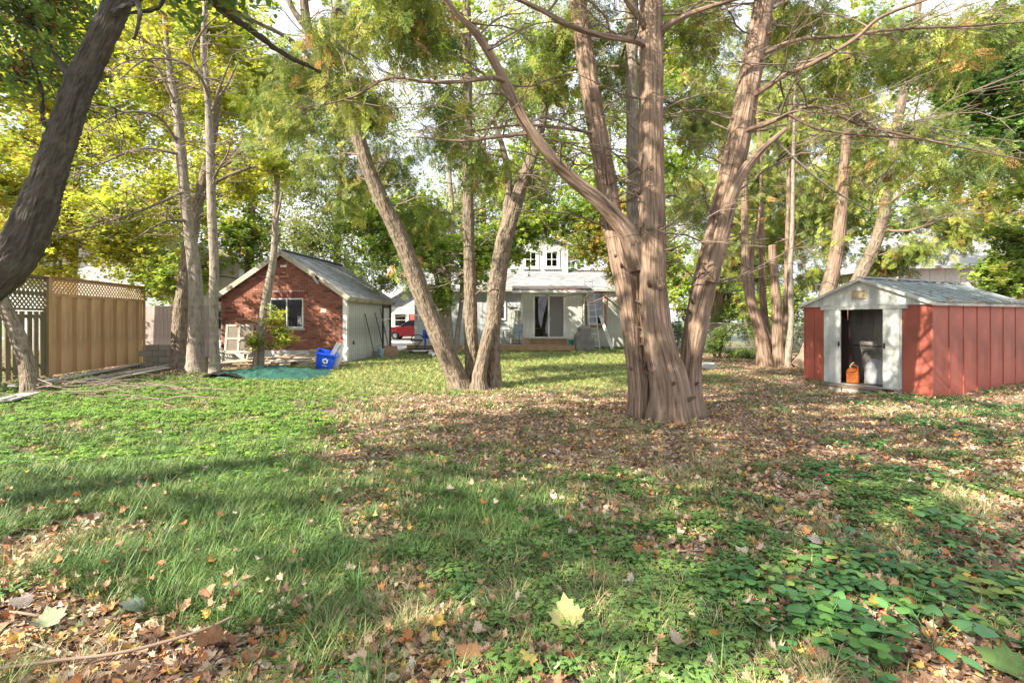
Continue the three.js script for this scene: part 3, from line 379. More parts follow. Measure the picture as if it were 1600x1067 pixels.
  bx('side_wall', 3.05, 3.15, 3.9, 5.85, -33, -29.12, wallG, g); bx('side_wall', -1.2, -1.1, 3.9, 5.85, -33, -29.12, wallG, g); bx('corner_board', 3.06, 3.17, 3.9, 5.85, -29, -28.965, fr, g);
  bx('back_wall', -1.1, 3.05, 3.9, 5.85, -33, -32.9, wallG, g); { const q = thing2('upper_roof', g); for (const s of [-1, 1]) beam('roof_deck', V(0.97 + s * 2.45, 5.72, -31), V(0.97, 6.6, -31), 4.6, 0.1, S([0.3, 0.3, 0.31], 0.95), q, V(0, 0, 1)); part('gable', wallShape([[-2.1, 0], [2.1, 0], [0, 0.75]], [], 0.1), wallG, q, V(0.97, 5.85, -28.99)); }
}
// deck
const mDeck = wood([0.40, 0.27, 0.16], 0.8, 1, 0.5);
{
  const g = thing('wooden_deck', 'low wooden deck in front of the house patio door', 'deck', V(0, 0, -24.3)), x0 = -5.0, x1 = 3.0;
  for (let i = 0; i < 9; i++) bx('plank', x0, x1, 0.27, 0.30, -0.145 * (i + 1) + 0.006, -0.145 * i, mDeck, g); bx('fascia', x0, x1, 0.06, 0.268, -0.04, 0.0, wood([0.47, 0.29, 0.16]), g); bx('fascia', x0, x0 + 0.04, 0.06, 0.268, -1.3, -0.041, mDeck, g); bx('fascia', x1 - 0.04, x1, 0.06, 0.268, -1.3, -0.041, mDeck, g);
  for (const x of [-4.6, -2.5, -0.4, 1.75, 2.9]) bx('post', x - 0.05, x + 0.05, -0.2, 0.059, -0.12, -0.02, mGreyWood, g);
}
{ // plank step and planter in front of the door
  const g = thing('door_step', 'plank step box under the patio door on the deck', 'step', V(1.75, 0.3, -25.15)); bx('tread', -0.95, 0.95, 0.26, 0.30, -0.3, 0.2, mDeck, g); bx('riser', -0.9, 0.9, 0, 0.26, 0.12, 0.17, wood([0.34, 0.22, 0.13]), g); bx('side_board', -0.95, -0.9, 0, 0.26, -0.3, 0.18, mDeck, g); bx('side_board', 0.9, 0.95, 0, 0.26, -0.3, 0.18, mDeck, g);
  const k = thing('wooden_planter', 'pale wooden planter box on the deck left of the door step', 'planter', V(0.66, 0.3, -24.95)); for (const [a, b, c, d] of [[-0.19, 0.19, 0.15, 0.18], [-0.19, 0.19, -0.18, -0.15], [-0.19, -0.16, -0.149, 0.149], [0.16, 0.19, -0.149, 0.149]]) bx('board', a, b, 0, 0.33, c, d, mBareWood, k); bx('soil', -0.16, 0.16, 0.1, 0.27, -0.15, 0.15, S([0.06, 0.045, 0.035], 1), k);
  const q = thing('plant_pot', 'green plastic plant pot on the deck near the covered barbecue', 'pot', V(2.86, 0.3, -24.75)); part('pot', new THREE.LatheGeometry([[0, 0], [0.09, 0], [0.13, 0.22], [0.145, 0.22], [0.145, 0.26], [0.125, 0.26], [0.11, 0.2], [0, 0.19]].map(p => new THREE.Vector2(...p)), 20), S([0.03, 0.26, 0.17], 0.5), q);
}
{ // covered barbecue: a cloth draped over a box with a shelf
  const g = thing('covered_barbecue', 'barbecue under a dark grey wrinkled cover beside the deck', 'barbecue', V(3.46, 0.0, -24.55), 0.12);
  const geo = new THREE.CylinderGeometry(1, 1, 1, 72, 40, false), p = geo.attributes.position;
  for (let i = 0; i < p.count; i++) { const y = p.getY(i) + 0.5, a = Math.atan2(p.getZ(i), p.getX(i)), rr = Math.hypot(p.getX(i), p.getZ(i)), c = Math.cos(a), s = Math.sin(a), sq = 1 / Math.pow(Math.pow(Math.abs(c), 5) + Math.pow(Math.abs(s), 5), 0.2); const wx = lerp(0.46, 0.28, sst(0.5, 0.72, y + (c > 0 ? 0.12 : -0.05))), top = sst(0.86, 1.0, y), f = 0.03 * Math.sin(a * 11 + 3 * y) * (1 - top) * (1 - 0.6 * y) + 0.02 * nz(c * 4, s * 4, y * 5); p.setXYZ(i, (c * sq * wx * (1 - 0.25 * top) + c * f) * rr, y * 1.2 + 0.05 - 0.04 * top * rr, (s * sq * 0.3 * (1 - 0.35 * top) + s * f) * rr); }
  geo.computeVertexNormals(); part('cover', geo, S([0.2, 0.185, 0.18], 0.6, { map: rep(tBlot, 2, 1), bumpMap: rep(tBlot, 2, 1), bumpScale: 0.03 }), g); for (const x of [-0.3, 0.3]) part('wheel', new THREE.CylinderGeometry(0.07, 0.07, 0.04, 16).rotateX(Math.PI / 2), mBlack, g, V(x, 0.07, 0.22));
}
function ladder(name, label, a0, b0, a1, b1, n, mat, w = 0.06) {       // rails a0-a1 and b0-b1 with rungs between
  const g = thing(name, label, 'ladder', a0.clone()), o = a0; const q = v => v.clone().sub(o); beam('rail', q(a0), q(a1), w, 0.025, mat, g); beam('rail', q(b0), q(b1), w, 0.025, mat, g);
  for (let i = 0; i < n; i++) { const t = (i + 0.6) / n; part('rung', wire([q(a0).lerp(q(a1), t), q(b0).lerp(q(b1), t)], 0.016, 6), mat, g); } return g;
}
const mAlu = S([0.62, 0.63, 0.64], 0.4, { metalness: 0.5 });
ladder('extension_ladder', 'tall pale aluminium ladder leaning on the porch eave', V(3.92, 0.05, -24.9), V(4.28, 0.05, -24.9), V(3.60, 3.5, -25.4), V(3.98, 3.5, -25.4), 12, mAlu);
{ const g = ladder('step_ladder', 'yellow folding step ladder standing against the house wall on the deck', V(-0.12, 0.3, -26.4), V(0.36, 0.3, -26.4), V(-0.02, 2.1, -26.75), V(0.26, 2.1, -26.75), 5, S([0.62, 0.55, 0.10], 0.6)); part('top_cap', boxG(0.36, 0.07, 0.22, 0.01), mBlack, g, V(0.24, 1.83, -0.36)); beam('rear_rail', V(0.06, 0, -0.55), V(0.1, 1.8, -0.42), 0.04, 0.02, mAlu, g); beam('rear_rail', V(0.44, 0, -0.55), V(0.38, 1.8, -0.42), 0.04, 0.02, mAlu, g); }
{ const g = thing('leaning_board', 'long white board leaning against the house wall right of the ladder', 'board', V(5.0, 0.02, -25.6)); beam('board', V(0, 0, 0.2), V(-0.42, 1.72, -1.0), 0.14, 0.03, mWhite, g, V(1, 0, 0.3)); beam('edge_strip', V(0.0, 0.02, 0.22), V(-0.42, 1.72, -0.975), 0.03, 0.012, mTrim, g, V(1, 0, 0.3)); }
{ // patio chair with a grey cloth on it, and a small table
  const g = thing('patio_chair', 'black tubular patio chair with grey mesh back on the deck', 'chair', V(0.2, 0.3, -25.2), -0.35), m = S([0.12, 0.13, 0.15], 0.5), mesh = S([0.30, 0.33, 0.37], 0.8, { map: rep(tBlot, 3, 3) });
  for (const s of [-1, 1]) { part('leg', wire([V(s * 0.25, 0, 0.26), V(s * 0.25, 0.42, 0.24), V(s * 0.25, 0.63, 0.22), V(s * 0.26, 0.65, -0.2)], 0.014, 6), m, g); part('leg', wire([V(s * 0.24, 0, -0.28), V(s * 0.24, 0.42, -0.22), V(s * 0.23, 1.02, -0.34)], 0.014, 6), m, g); }
  part('seat', new RoundedBoxGeometry(0.5, 0.03, 0.48, 2, 0.012), mesh, g, V(0, 0.42, 0.01)); const b = part('backrest', new RoundedBoxGeometry(0.46, 0.56, 0.025, 2, 0.01), mesh, g, V(0, 0.73, -0.275)); b.rotation.x = -0.2; part('cross_bar', wire([V(-0.24, 0.2, -0.25), V(0.24, 0.2, -0.25)], 0.011, 6), m, g); part('cross_bar', wire([V(-0.25, 0.2, 0.25), V(0.25, 0.2, 0.25)], 0.011, 6), m, g);
  const t = thing('patio_table', 'small round metal patio table left of the deck chair', 'table', V(-0.42, 0.3, -25.25)); part('tabletop', new THREE.CylinderGeometry(0.36, 0.36, 0.03, 28), S([0.2, 0.21, 0.23], 0.4, { metalness: 0.4 }), t, V(0, 0.7, 0)); for (let i = 0; i < 3; i++) { const a = i * 2.09 + 0.4; part('leg', wire([V(0, 0.69, 0), V(Math.cos(a) * 0.08, 0.3, Math.sin(a) * 0.08), V(Math.cos(a) * 0.3, 0, Math.sin(a) * 0.3)], 0.013, 6, 8), m, t); }
}
// ---------- neighbours ----------
function simpleHouse(name, label, pos, turn, W, L, E, K, wallM, gableM, roofM, openings, extra) {
  const g = thing(name, label, 'house', pos, turn), h = W / 2, sl = Math.atan2(K - E, h);
  boardWall(g, -h, h, 0, E, 0, openings.map(o => o.r), wallM, 0.6); for (const o of openings) if (o.door) { const d = thing2('door', g); bx('door_panel', o.r[0], o.r[1], o.r[2], o.r[3], -0.08, -0.02, o.door, d); bx('door_frame', o.r[0] - 0.06, o.r[0], o.r[2], o.r[3], -0.04, 0.04, mWhite, d); bx('door_frame', o.r[1], o.r[1] + 0.06, o.r[2], o.r[3], -0.04, 0.04, mWhite, d); part('handle', new THREE.SphereGeometry(0.05, 8, 6), mBlack, d, V(o.r[0] + 0.12, o.r[2] + 0.95, 0.02)); } else sashWindow(g, ...o.r, 0.02, mWhite, { ny: 2 });
  bx('side_wall', h - 0.1, h, 0, E, -L, -0.12, wallM, g); bx('side_wall', -h, -h + 0.1, 0, E, -L, -0.12, wallM, g); bx('back_wall', -h, h, 0, E, -L - 0.1, -L, wallM, g);
  part('gable', wallShape([[-h, E], [h, E], [0, K]], [], 0.1), gableM, g, V(0, 0, 0.01)); bx('frieze_board', -h, h, E - 0.14, E + 0.14, 0.015, 0.06, mWhite, g);
  const q = thing2('roof', g); for (const s of [-1, 1]) { beam('roof_slope', V(s * (h + 0.35), E - 0.35 * Math.tan(sl) + 0.06, -L / 2 + 0.15), V(0, K + 0.06, -L / 2 + 0.15), L + 0.8, 0.1, roofM, q, V(0, 0, 1)); beam('rake_board', V(s * (h + 0.35), E - 0.35 * Math.tan(sl) - 0.04, 0.57), V(0, K - 0.04, 0.57), 0.03, 0.2, mWhite, q, V(0, 0, 1)); }
  return g;
}
simpleHouse('neighbour_house', 'white house with a red front door across the street behind the red car', V(-9.1, 0, -47), 0, 7.4, 8, 2.55, 4.75, paint([0.74, 0.73, 0.70], 0.7, 0.3), paint([0.36, 0.38, 0.44], 0.7, 0.4), S([0.5, 0.5, 0.52], 0.9), [{ r: [-1.7, -0.6, 0.9, 2.1] }, { r: [-0.4, 0.62, 0, 2.05], door: paint([0.45, 0.10, 0.08], 0.5) }, { r: [1.4, 2.6, 0.9, 2.1] }]);
simpleHouse('neighbour_house', 'white house beyond the board fences left of the brick garage', V(-19.5, 0, -26), 0.15, 10.5, 8, 4.4, 6.6, paint([0.66, 0.69, 0.74], 0.7, 0.3), paint([0.62, 0.65, 0.7], 0.7, 0.3), S([0.3, 0.3, 0.33], 0.9), [{ r: [-3.6, -2.4, 2.4, 3.8] }, { r: [1.2, 2.4, 2.6, 3.8] }, { r: [3.6, 4.6, 1.0, 2.2] }]);
{ // hip-roofed neighbour seen over the shed
  const g = thing('neighbour_house', 'pale house with a light hip roof behind the red shed', 'house', V(20.6, 0, -21.5), -0.12), wl = paint([0.68, 0.64, 0.60], 0.7, 0.3), rf = blot([0.33, 0.325, 0.33], 0.9, 0.5);
  boardWall(g, -4, 5, 0, 3.75, 0, [[-0.6, 0.4, 1.4, 2.6], [2.4, 3.4, 1.4, 2.6]], wl, 0.6); sashWindow(g, -0.6, 0.4, 1.4, 2.6, 0.02, mWhite, { ny: 2 }); sashWindow(g, 2.4, 3.4, 1.4, 2.6, 0.02, mWhite, { ny: 2 }); bx('side_wall', -4, -3.9, 0, 3.75, -7, -0.12, wl, g); bx('side_wall', 4.9, 5, 0, 3.75, -7, -0.12, wl, g); bx('back_wall', -3.9, 4.9, 0, 3.75, -7, -6.9, wl, g);
  const mb = new MB(), e = 0.4, y = 3.78, k = 6.0, a = V(-4 - e, y, e), b = V(5 + e, y, e), c = V(5 + e, y, -7 - e), d = V(-4 - e, y, -7 - e), r0 = V(-0.6, k, -3.5), r1 = V(1.4, k, -3.5); mb.quad(a, b, r1, r0); mb.quad(c, d, r0, r1); const t1 = [b, c, r1].map(p => mb.vert(p, p.z, p.y)), t2 = [d, a, r0].map(p => mb.vert(p, p.z, p.y)); mb.tri(...t1); mb.tri(...t2); mb.quad(a, d, c, b);
  part('roof', mb.geo(), rf, g); bx('gutter', -4.45, 5.45, 3.66, 3.78, e, e + 0.1, S([0.35, 0.34, 0.33], 0.6), g); bx('shutter', 0.45, 0.95, 2.5, 3.6, 0.015, 0.06, S([0.14, 0.09, 0.08], 0.7), g);
}
{ // red car across the drive
  const g = thing('red_car', 'red hatchback parked at the end of the driveway', 'car', V(-7.75, 0.02, -40.2), 0.0), red = new THREE.MeshPhysicalMaterial({ color: C(0.50, 0.025, 0.04), roughness: 0.35, clearcoat: 0.8, clearcoatRoughness: 0.1 });
  const prof = (pts, d) => { const s = new THREE.Shape(pts.map(p => new THREE.Vector2(...p))), q = new THREE.ExtrudeGeometry(s, { depth: d - 0.12, bevelEnabled: true, bevelSize: 0.06, bevelThickness: 0.06, bevelSegments: 3, curveSegments: 8 }); q.translate(0, 0, -(d - 0.12) / 2); return q; };
  const arch = (cx, r) => Array.from({ length: 9 }, (_, i) => [cx + r * Math.cos(Math.PI * i / 8), 0.28 + r * Math.sin(Math.PI * i / 8)]);
  part('body', prof([[-2.0, 0.3], [-2.05, 0.62], [-1.9, 0.82], [-1.0, 0.95], [1.9, 1.0], [2.05, 0.8], [2.05, 0.3], ...arch(1.3, 0.36), ...arch(-1.25, 0.36)], 1.7), red, g);
  part('cabin', prof([[-1.0, 0.95], [-0.25, 1.38], [1.2, 1.42], [1.75, 1.0]], 1.46), S([0.05, 0.055, 0.065], 0.1), g); part('roof', prof([[-0.3, 1.36], [-0.2, 1.44], [1.15, 1.47], [1.3, 1.40]], 1.4), red, g); part('windscreen', boxG(0.02, 0.8, 1.3), S([0.4, 0.42, 0.46], 0.1), g, V(-0.66, 1.2, 0)).rotation.z = -1.05;
  for (const x of [-1.25, 1.3]) for (const z of [-0.78, 0.78]) { const w = thing2('wheel', g); w.position.set(x, 0.3, z); part('tyre', new THREE.TorusGeometry(0.23, 0.085, 10, 24), S([0.02, 0.02, 0.02], 0.8), w); part('rim', new THREE.CylinderGeometry(0.17, 0.17, 0.12, 20).rotateX(Math.PI / 2), S([0.5, 0.5, 0.52], 0.3, { metalness: 0.7 }), w); }
  for (const z of [-0.6, 0.6]) part('headlight', boxG(0.1, 0.14, 0.36, 0.03), S([0.75, 0.75, 0.75], 0.15), g, V(-2.05, 0.66, z)); part('bumper', boxG(0.12, 0.16, 1.6, 0.04), S([0.05, 0.05, 0.05], 0.6), g, V(-2.07, 0.4, 0)); for (const z of [-0.9, 0.9]) part('wing_mirror', boxG(0.1, 0.13, 0.2, 0.03), mBlack, g, V(-0.72, 1.02, z)); part('door_seam', boxG(0.012, 0.62, 0.01), mBlack, g, V(0.35, 0.65, 0.852));
}
// ---------- things beside the garage ----------
const G = (px, py) => { const d = 1200 / (py - 500), p = V((px - 800) / 800 * d, 0, -d); p.y = gy(p.x, p.z); return p; };
{ // blue recycling box, tilted, white boards standing in it
  const o = V(-5.62, 0.0, -15.3), g = thing('recycling_box', 'blue plastic recycling box with a white recycling symbol tilted on the tarp edge', 'box', V(o.x, gy(o.x, o.z) + 0.04, o.z), 0.18); g.rotation.z = -0.27; g.rotation.x = 0.22;
  const blue = S([0.015, 0.10, 0.80], 0.45, { map: rep(tGrime, 1, 1) }), mb = new MB(), w0 = 0.22, d0 = 0.15, w1 = 0.28, d1 = 0.2, H = 0.52, t = 0.012;
  const ring = (w, d, y) => [V(-w, y, d), V(w, y, d), V(w, y, -d), V(-w, y, -d)], A = ring(w0, d0, 0), Bq = ring(w1, d1, H), a = ring(w0 - t, d0 - t, t), b = ring(w1 - t, d1 - t, H);
  for (let i = 0; i < 4; i++) { const j = (i + 1) % 4; mb.quad(A[i], A[j], Bq[j], Bq[i]); mb.quad(a[j], a[i], b[i], b[j]); mb.quad(Bq[i], Bq[j], b[j], b[i]); } mb.quad(A[3], A[2], A[1], A[0]); mb.quad(a[0], a[1], a[2], a[3]);
  part('body', mb.geo(), blue, g); for (const [x0, x1, z0, z1] of [[-0.3, 0.3, 0.2, 0.222], [-0.3, 0.3, -0.222, -0.2], [-0.3, -0.28, -0.2, 0.2], [0.28, 0.3, -0.2, 0.2]]) bx('rim', x0, x1, H - 0.045, H + 0.005, z0, z1, blue, g);
  { const sy = thing2('recycling_symbol', g), m = S([0.8, 0.8, 0.82], 0.6); sy.position.set(0, 0.29, 0.184); sy.rotation.x = 0.096; for (let i = 0; i < 3; i++) { const a = i * 2.094 + Math.PI / 2, s = new THREE.Shape(); s.moveTo(-0.06, -0.018); s.lineTo(0.025, -0.018); s.lineTo(0.025, -0.038); s.lineTo(0.065, 0); s.lineTo(0.025, 0.038); s.lineTo(0.025, 0.018); s.lineTo(-0.06, 0.018); const q = new THREE.ExtrudeGeometry(s, { depth: 0.003, bevelEnabled: false }); q.translate(0, -0.055, 0); const ar = part('arrow', q, m, sy); ar.rotation.z = a; } bx('label_strip', -0.07, 0.07, 0.135, 0.15, 0.168, 0.172, m, g); }
  const k = thing('white_boards', 'white offcut boards standing up out of the blue recycling box', 'boards', g.position.clone(), 0.18); k.rotation.z = -0.48; k.rotation.x = 0.0; for (const [x, h, w, z] of [[0.02, 0.88, 0.13, 0], [0.16, 0.95, 0.12, -0.04], [0.28, 0.86, 0.11, -0.02]]) bx('board', x - w / 2, x + w / 2, 0.12, h, z, z + 0.02, mWhite, k);
}
{ // green tarp: a crumpled sheet over low debris
  const g = thing('green_tarp', 'crumpled green tarpaulin spread over low debris on the lawn', 'tarp', V(-6.25, 0, -13.7)), N = 90, M = 60, mb = new MB(), W = 2.7, D = 2.3;
  for (let j = 0; j <= M; j++) for (let i = 0; i <= N; i++) { const u = i / N * 2 - 1, v = j / M * 2 - 1, e = 1 + 0.12 * nz(u * 2.2, v * 2.2, 3), x = u * W / 2 * e * (1 - 0.12 * v * v), z = v * D / 2 * e + 0.22 * u, q = Math.max(Math.abs(u), Math.abs(v)), hgt = (0.16 * (1 - q ** 3) + 0.09 * (0.5 + nz(u * 4, v * 3.5, 8)) + 0.09 * Math.abs(nz(u * 7 + v * 3, v * 5, 12)) + 0.03 * Math.abs(nz(u * 16 - v * 6, v * 11, 15))) * (1 - 0.9 * q ** 8) * (0.75 + 0.25 * u * -1); mb.vert(V(x, gy(x - 6.25, z - 13.7) + 0.02 + hgt, z), i / 12, j / 12); }
  for (let j = 0; j < M; j++) for (let i = 0; i < N; i++) { const a = j * (N + 1) + i, b = a + N + 1; mb.tri(a, b + 1, a + 1); mb.tri(a, b, b + 1); }
  part('sheet', mb.geo(), S([0.013, 0.082, 0.062], 0.6, { side: THREE.DoubleSide, map: rep(tBlot, 0.5, 0.5), bumpMap: rep(tBlot, 0.6, 0.6), bumpScale: 0.03 }), g);
  const k = thing('plastic_bags', 'torn black plastic sheeting at the left end of the green tarp', 'plastic sheet', V(-7.55, 0, -13.3)); for (let s = 0; s < 4; s++) { const mb2 = new MB(), n = 14; for (let i = 0; i <= n; i++) for (let j = 0; j <= 5; j++) { const u = i / n, v = j / 5 - 0.5, x = -0.5 + u * 1.3 + s * 0.05, z = v * 0.22 + s * 0.14 - 0.2 + 0.25 * u * (s - 1.2); mb2.vert(V(x, gy(x - 7.55, z - 13.3) + 0.06 + 0.09 * Math.sin(u * 3.1) + 0.05 * nz(u * 6, v * 6, s * 7) + 0.03 * Math.cos(v * 9), z), u, v); } for (let i = 0; i < n; i++) for (let j = 0; j < 5; j++) { const a = i * 6 + j, b = a + 6; mb2.tri(a, a + 1, b + 1); mb2.tri(a, b + 1, b); } part('fold', mb2.geo(), S([0.015, 0.017, 0.02], 0.35, { side: THREE.DoubleSide }), k); }
}
{ // pile of old boards behind the tarp
  const g = thing('board_pile', 'loose heap of old bare boards in front of the garage foundation', 'board pile', V(-7.3, 0, -16.6)), ms = [wood([0.42, 0.33, 0.24]), wood([0.50, 0.42, 0.33]), wood([0.33, 0.24, 0.16]), wood([0.55, 0.50, 0.44])];
  for (let i = 0; i < 46; i++) { const x = R(-1.6, 1.75), z = R(-0.75, 0.6), y = 0.05 + 0.32 * rnd() * Math.exp(-((x + 0.2) ** 2)) , L = R(0.5, 1.5), a = R(-0.45, 0.45) + (rnd() < 0.15 ? 1.2 : 0); beam('board', V(x - L / 2 * Math.cos(a), y + R(-0.03, 0.05), z - L / 2 * Math.sin(a)), V(x + L / 2 * Math.cos(a), y + R(-0.03, 0.12), z + L / 2 * Math.sin(a)), R(0.07, 0.16), 0.022, ms[i % 4], g, V(0, R(-0.5, 0.5), 1)); }
  const c = thing('stone_block', 'short stack of rough stone blocks against the garage corner', 'stone block', V(-6.75, 0, -17.5), 0.1), m = blot([0.33, 0.29, 0.22], 0.95, 2, 0.02); part('block', boxG(0.42, 0.2, 0.3, 0.04), m, c, V(0, 0.1, 0)); part('block', boxG(0.38, 0.18, 0.28, 0.04), m, c, V(0.04, 0.29, 0)); part('block', boxG(0.3, 0.12, 0.26, 0.04), m, c, V(-0.04, 0.44, 0)); 
}
{ // old window frame leaning on the wall, two by two
  const o = V(-9.95, 0.36, -17.75), g = thing('old_window_frame', 'old weathered four-pane window frame leaning against the brick garage', 'window frame', o, -0.078); g.rotation.x = -0.13; const m = wood([0.5, 0.44, 0.37]), W = 0.92, H = 1.0;
  for (const x of [0, W / 2, W]) bx('stile', x - 0.04, x + 0.04, 0, H, -0.02, 0.02, m, g); for (const y of [0.04, H / 2, H - 0.04]) for (const x of [0, 1]) bx('rail', x * W / 2 + 0.04, (x + 1) * W / 2 - 0.04, y - 0.035, y + 0.035, -0.016, 0.016, m, g); for (const x of [0, 1]) for (const y of [0, 1]) bx('pane', x * W / 2 + 0.04, (x + 1) * W / 2 - 0.04, 0.075 + y * (H / 2 - 0.035), H / 2 - 0.035 + y * (H / 2 - 0.04), -0.004, 0.002, S([0.20, 0.17, 0.14], 0.25, { map: rep(tBlot, 2, 2) }), g);
  const c = thing('prop_crate', 'pale wooden trestle holding up the old window frame', 'trestle', V(-9.95, 0, -17.55), -0.078); for (const x of [0.02, 0.9]) beam('leg', V(x, 0, 0.1), V(x, 0.40, -0.1), 0.06, 0.04, m, c); bx('top_rail', -0.05, 0.98, 0.34, 0.39, -0.16, -0.02, m, c);
}
{ // garden tools against the board side, a bucket and a bag
  const w = x => V(x, 0, 0); const mH = S([0.05, 0.045, 0.04], 0.7), mM = S([0.12, 0.12, 0.12], 0.5, { metalness: 0.5 });
  const tool = (name, label, foot, head, kind) => { const g = thing(name, label, 'garden tool', foot), h = head.clone().sub(foot); part('handle', wire([V(0, 0.12, 0), h], 0.017, 7), mH, g); if (kind === 'shovel') { const s = new THREE.Shape(); s.moveTo(-0.11, 0.24); s.lineTo(0.11, 0.24); s.lineTo(0.11, 0.06); s.quadraticCurveTo(0.06, -0.03, 0, -0.05); s.quadraticCurveTo(-0.06, -0.03, -0.11, 0.06); part('blade', new THREE.ExtrudeGeometry(s, { depth: 0.008, bevelEnabled: false }), mM, g, V(0, 0.05, 0)).rotation.y = 0.7; } else { part('head_bar', boxG(0.36, 0.03, 0.03), mM, g, V(0, 0.06, 0)).rotation.y = 1.0; for (let i = 0; i < 7; i++) { const a = -0.15 + i * 0.05; part('tine', boxG(0.008, 0.07, 0.008), mM, g, V(a * Math.cos(1), 0.03, -a * Math.sin(1))); } } return g; };
  tool('shovel', 'long-handled shovel, foremost tool leaning on the garage board wall', V(-5.32, 0, -19.8), V(-5.62, 1.75, -19.55), 'shovel'); tool('garden_rake', 'rake leaning on the garage wall above the blue bucket', V(-5.2, 0, -20.9), V(-5.52, 1.8, -20.6), 'rake'); tool('garden_hoe', 'hoe leaning against the garage beside the dark side door frame', V(-5.12, 0, -21.4), V(-5.42, 2.0, -21.0), 'rake');
  const b = thing('blue_bucket', 'pale blue plastic bucket by the garage wall among the tools', 'bucket', V(-5.2, 0, -20.4)); part('pail', new THREE.LatheGeometry([[0, 0], [0.12, 0], [0.16, 0.34], [0.175, 0.34], [0.175, 0.36], [0.15, 0.36], [0.11, 0.02], [0, 0.02]].map(p => new THREE.Vector2(...p)), 24), S([0.33, 0.42, 0.5], 0.5), b); part('handle', wire([V(-0.165, 0.33, 0), V(-0.13, 0.45, 0.04), V(0, 0.5, 0.06), V(0.13, 0.45, 0.04), V(0.165, 0.33, 0)], 0.006, 5, 14), mM, b);
  const k = thing('yard_waste_bag', 'squat brown paper yard waste bag beside the garage tools', 'bag', V(-4.9, 0, -20.6), 0.3), geo = new THREE.BoxGeometry(0.5, 0.42, 0.42, 14, 12, 12), p = geo.attributes.position; for (let i = 0; i < p.count; i++) { const x = p.getX(i), y = p.getY(i), z = p.getZ(i), s = 1 + 0.12 * (1 - (y / 0.21) ** 2) + 0.1 * nz(x * 9, y * 9, z * 9); p.setXYZ(i, x * s, (y + 0.21) * (1 + 0.08 * nz(x * 6, 2, z * 6)), z * s); } geo.computeVertexNormals(); part('bag', geo, blot([0.30, 0.20, 0.12], 0.9, 2, 0.02), k); const rim = []; for (let i = 0; i <= 16; i++) { const a = i / 16 * 6.283; rim.push(V(0.24 * Math.cos(a), 0.43 + 0.03 * Math.sin(a * 3), 0.2 * Math.sin(a))); } part('rolled_rim', wire(rim, 0.022, 6), blot([0.36, 0.15, 0.1], 0.9), k);
}
{ // things by the left end of the deck
  const g = thing('folding_chair', 'black round-backed folding camp chair with crossed legs by the house corner', 'folding chair', V(-4.25, 0, -22.9)); const r = []; for (let i = 0; i <= 16; i++) { const a = Math.PI * i / 16; r.push(V(0.27 * Math.cos(a), 0.66 + 0.17 * Math.sin(a), -0.08)); } part('back_hoop', wire(r, 0.022, 7), mBlack, g); part('seat', new RoundedBoxGeometry(0.52, 0.07, 0.36, 3, 0.03), mBlack, g, V(0, 0.6, 0.05)); for (const z of [-0.12, 0.2]) { part('leg', wire([V(-0.25, 0, z), V(0.22, 0.6, z)], 0.014, 6), mBlack, g); part('leg', wire([V(0.25, 0, z + 0.03), V(-0.22, 0.6, z + 0.03)], 0.014, 6), mBlack, g); }
  const s = thing('snow_shovel', 'bright blue plastic snow shovel standing upside down by the deck', 'shovel', V(-3.95, 0, -23.4), 0.1), bl = S([0.012, 0.09, 0.6], 0.45); const sc = new THREE.CylinderGeometry(0.35, 0.35, 0.42, 18, 1, true, -0.6, 1.2); sc.rotateZ(Math.PI / 2); sc.translate(0, 0, -0.3); part('blade', sc, S([0.012, 0.09, 0.6], 0.45, { side: THREE.DoubleSide }), s, V(0.08, 0.85, 0)); part('handle', boxG(0.09, 0.72, 0.05, 0.015), bl, s, V(-0.02, 0.36, 0)); part('grip', boxG(0.2, 0.05, 0.05, 0.015), bl, s, V(-0.02, 0.02, 0));
  const b = thing('white_cart', 'flat white garden cart with a black frame by the house corner', 'cart', V(-4.0, 0, -22.2)); part('bed', boxG(0.9, 0.05, 0.5, 0.012), mWhite, b, V(0.1, 0.16, 0)); bx('frame_rail', -0.55, 0.4, 0.2, 0.25, -0.3, -0.24, mBlack, b); bx('frame_rail', -0.55, 0.4, 0.08, 0.13, -0.3, -0.24, mBlack, b); for (const x of [-0.3, 0.4]) part('wheel', new THREE.TorusGeometry(0.07, 0.025, 8, 16), mBlack, b, V(x, 0.095, 0.28));
  const p = thing('orange_pail', 'small orange and pink pail next to the blue shovel', 'pail', V(-3.5, 0.3, -23.9)); part('pail', new THREE.LatheGeometry([[0, 0], [0.1, 0], [0.14, 0.28], [0.155, 0.28], [0.15, 0.31], [0.1, 0.03], [0, 0.02]].map(q => new THREE.Vector2(...q)), 20), S([0.62, 0.24, 0.12], 0.5), p); part('lid', new THREE.CylinderGeometry(0.155, 0.155, 0.025, 20), S([0.6, 0.35, 0.36], 0.5), p, V(0, 0.32, 0));
  const k = thing('rubble_stones', 'small heap of pale broken stones on the lawn by the triple-stemmed tree', 'stone heap', V(-3.0, 0, -20.3)); const ms = [blot([0.55, 0.50, 0.46], 0.9, 2), blot([0.45, 0.36, 0.33], 0.9, 2), blot([0.1, 0.1, 0.1], 0.9, 2)]; for (let i = 0; i < 14; i++) { const q = new THREE.IcosahedronGeometry(R(0.07, 0.15), 1), a = q.attributes.position, sd = i * 3.1; for (let j = 0; j < a.count; j++) { const f = 1 + 0.35 * nz(a.getX(j) * 9 + sd, a.getY(j) * 9, a.getZ(j) * 9); a.setXYZ(j, a.getX(j) * f, a.getY(j) * f * 0.8, a.getZ(j) * f); } q.computeVertexNormals(); part('stone', q, ms[i % 5 === 0 ? 2 : i % 2], k, V(R(-0.3, 0.35), 0.05 + 0.22 * rnd() * (1 - i / 20), R(-0.2, 0.2))); }
}
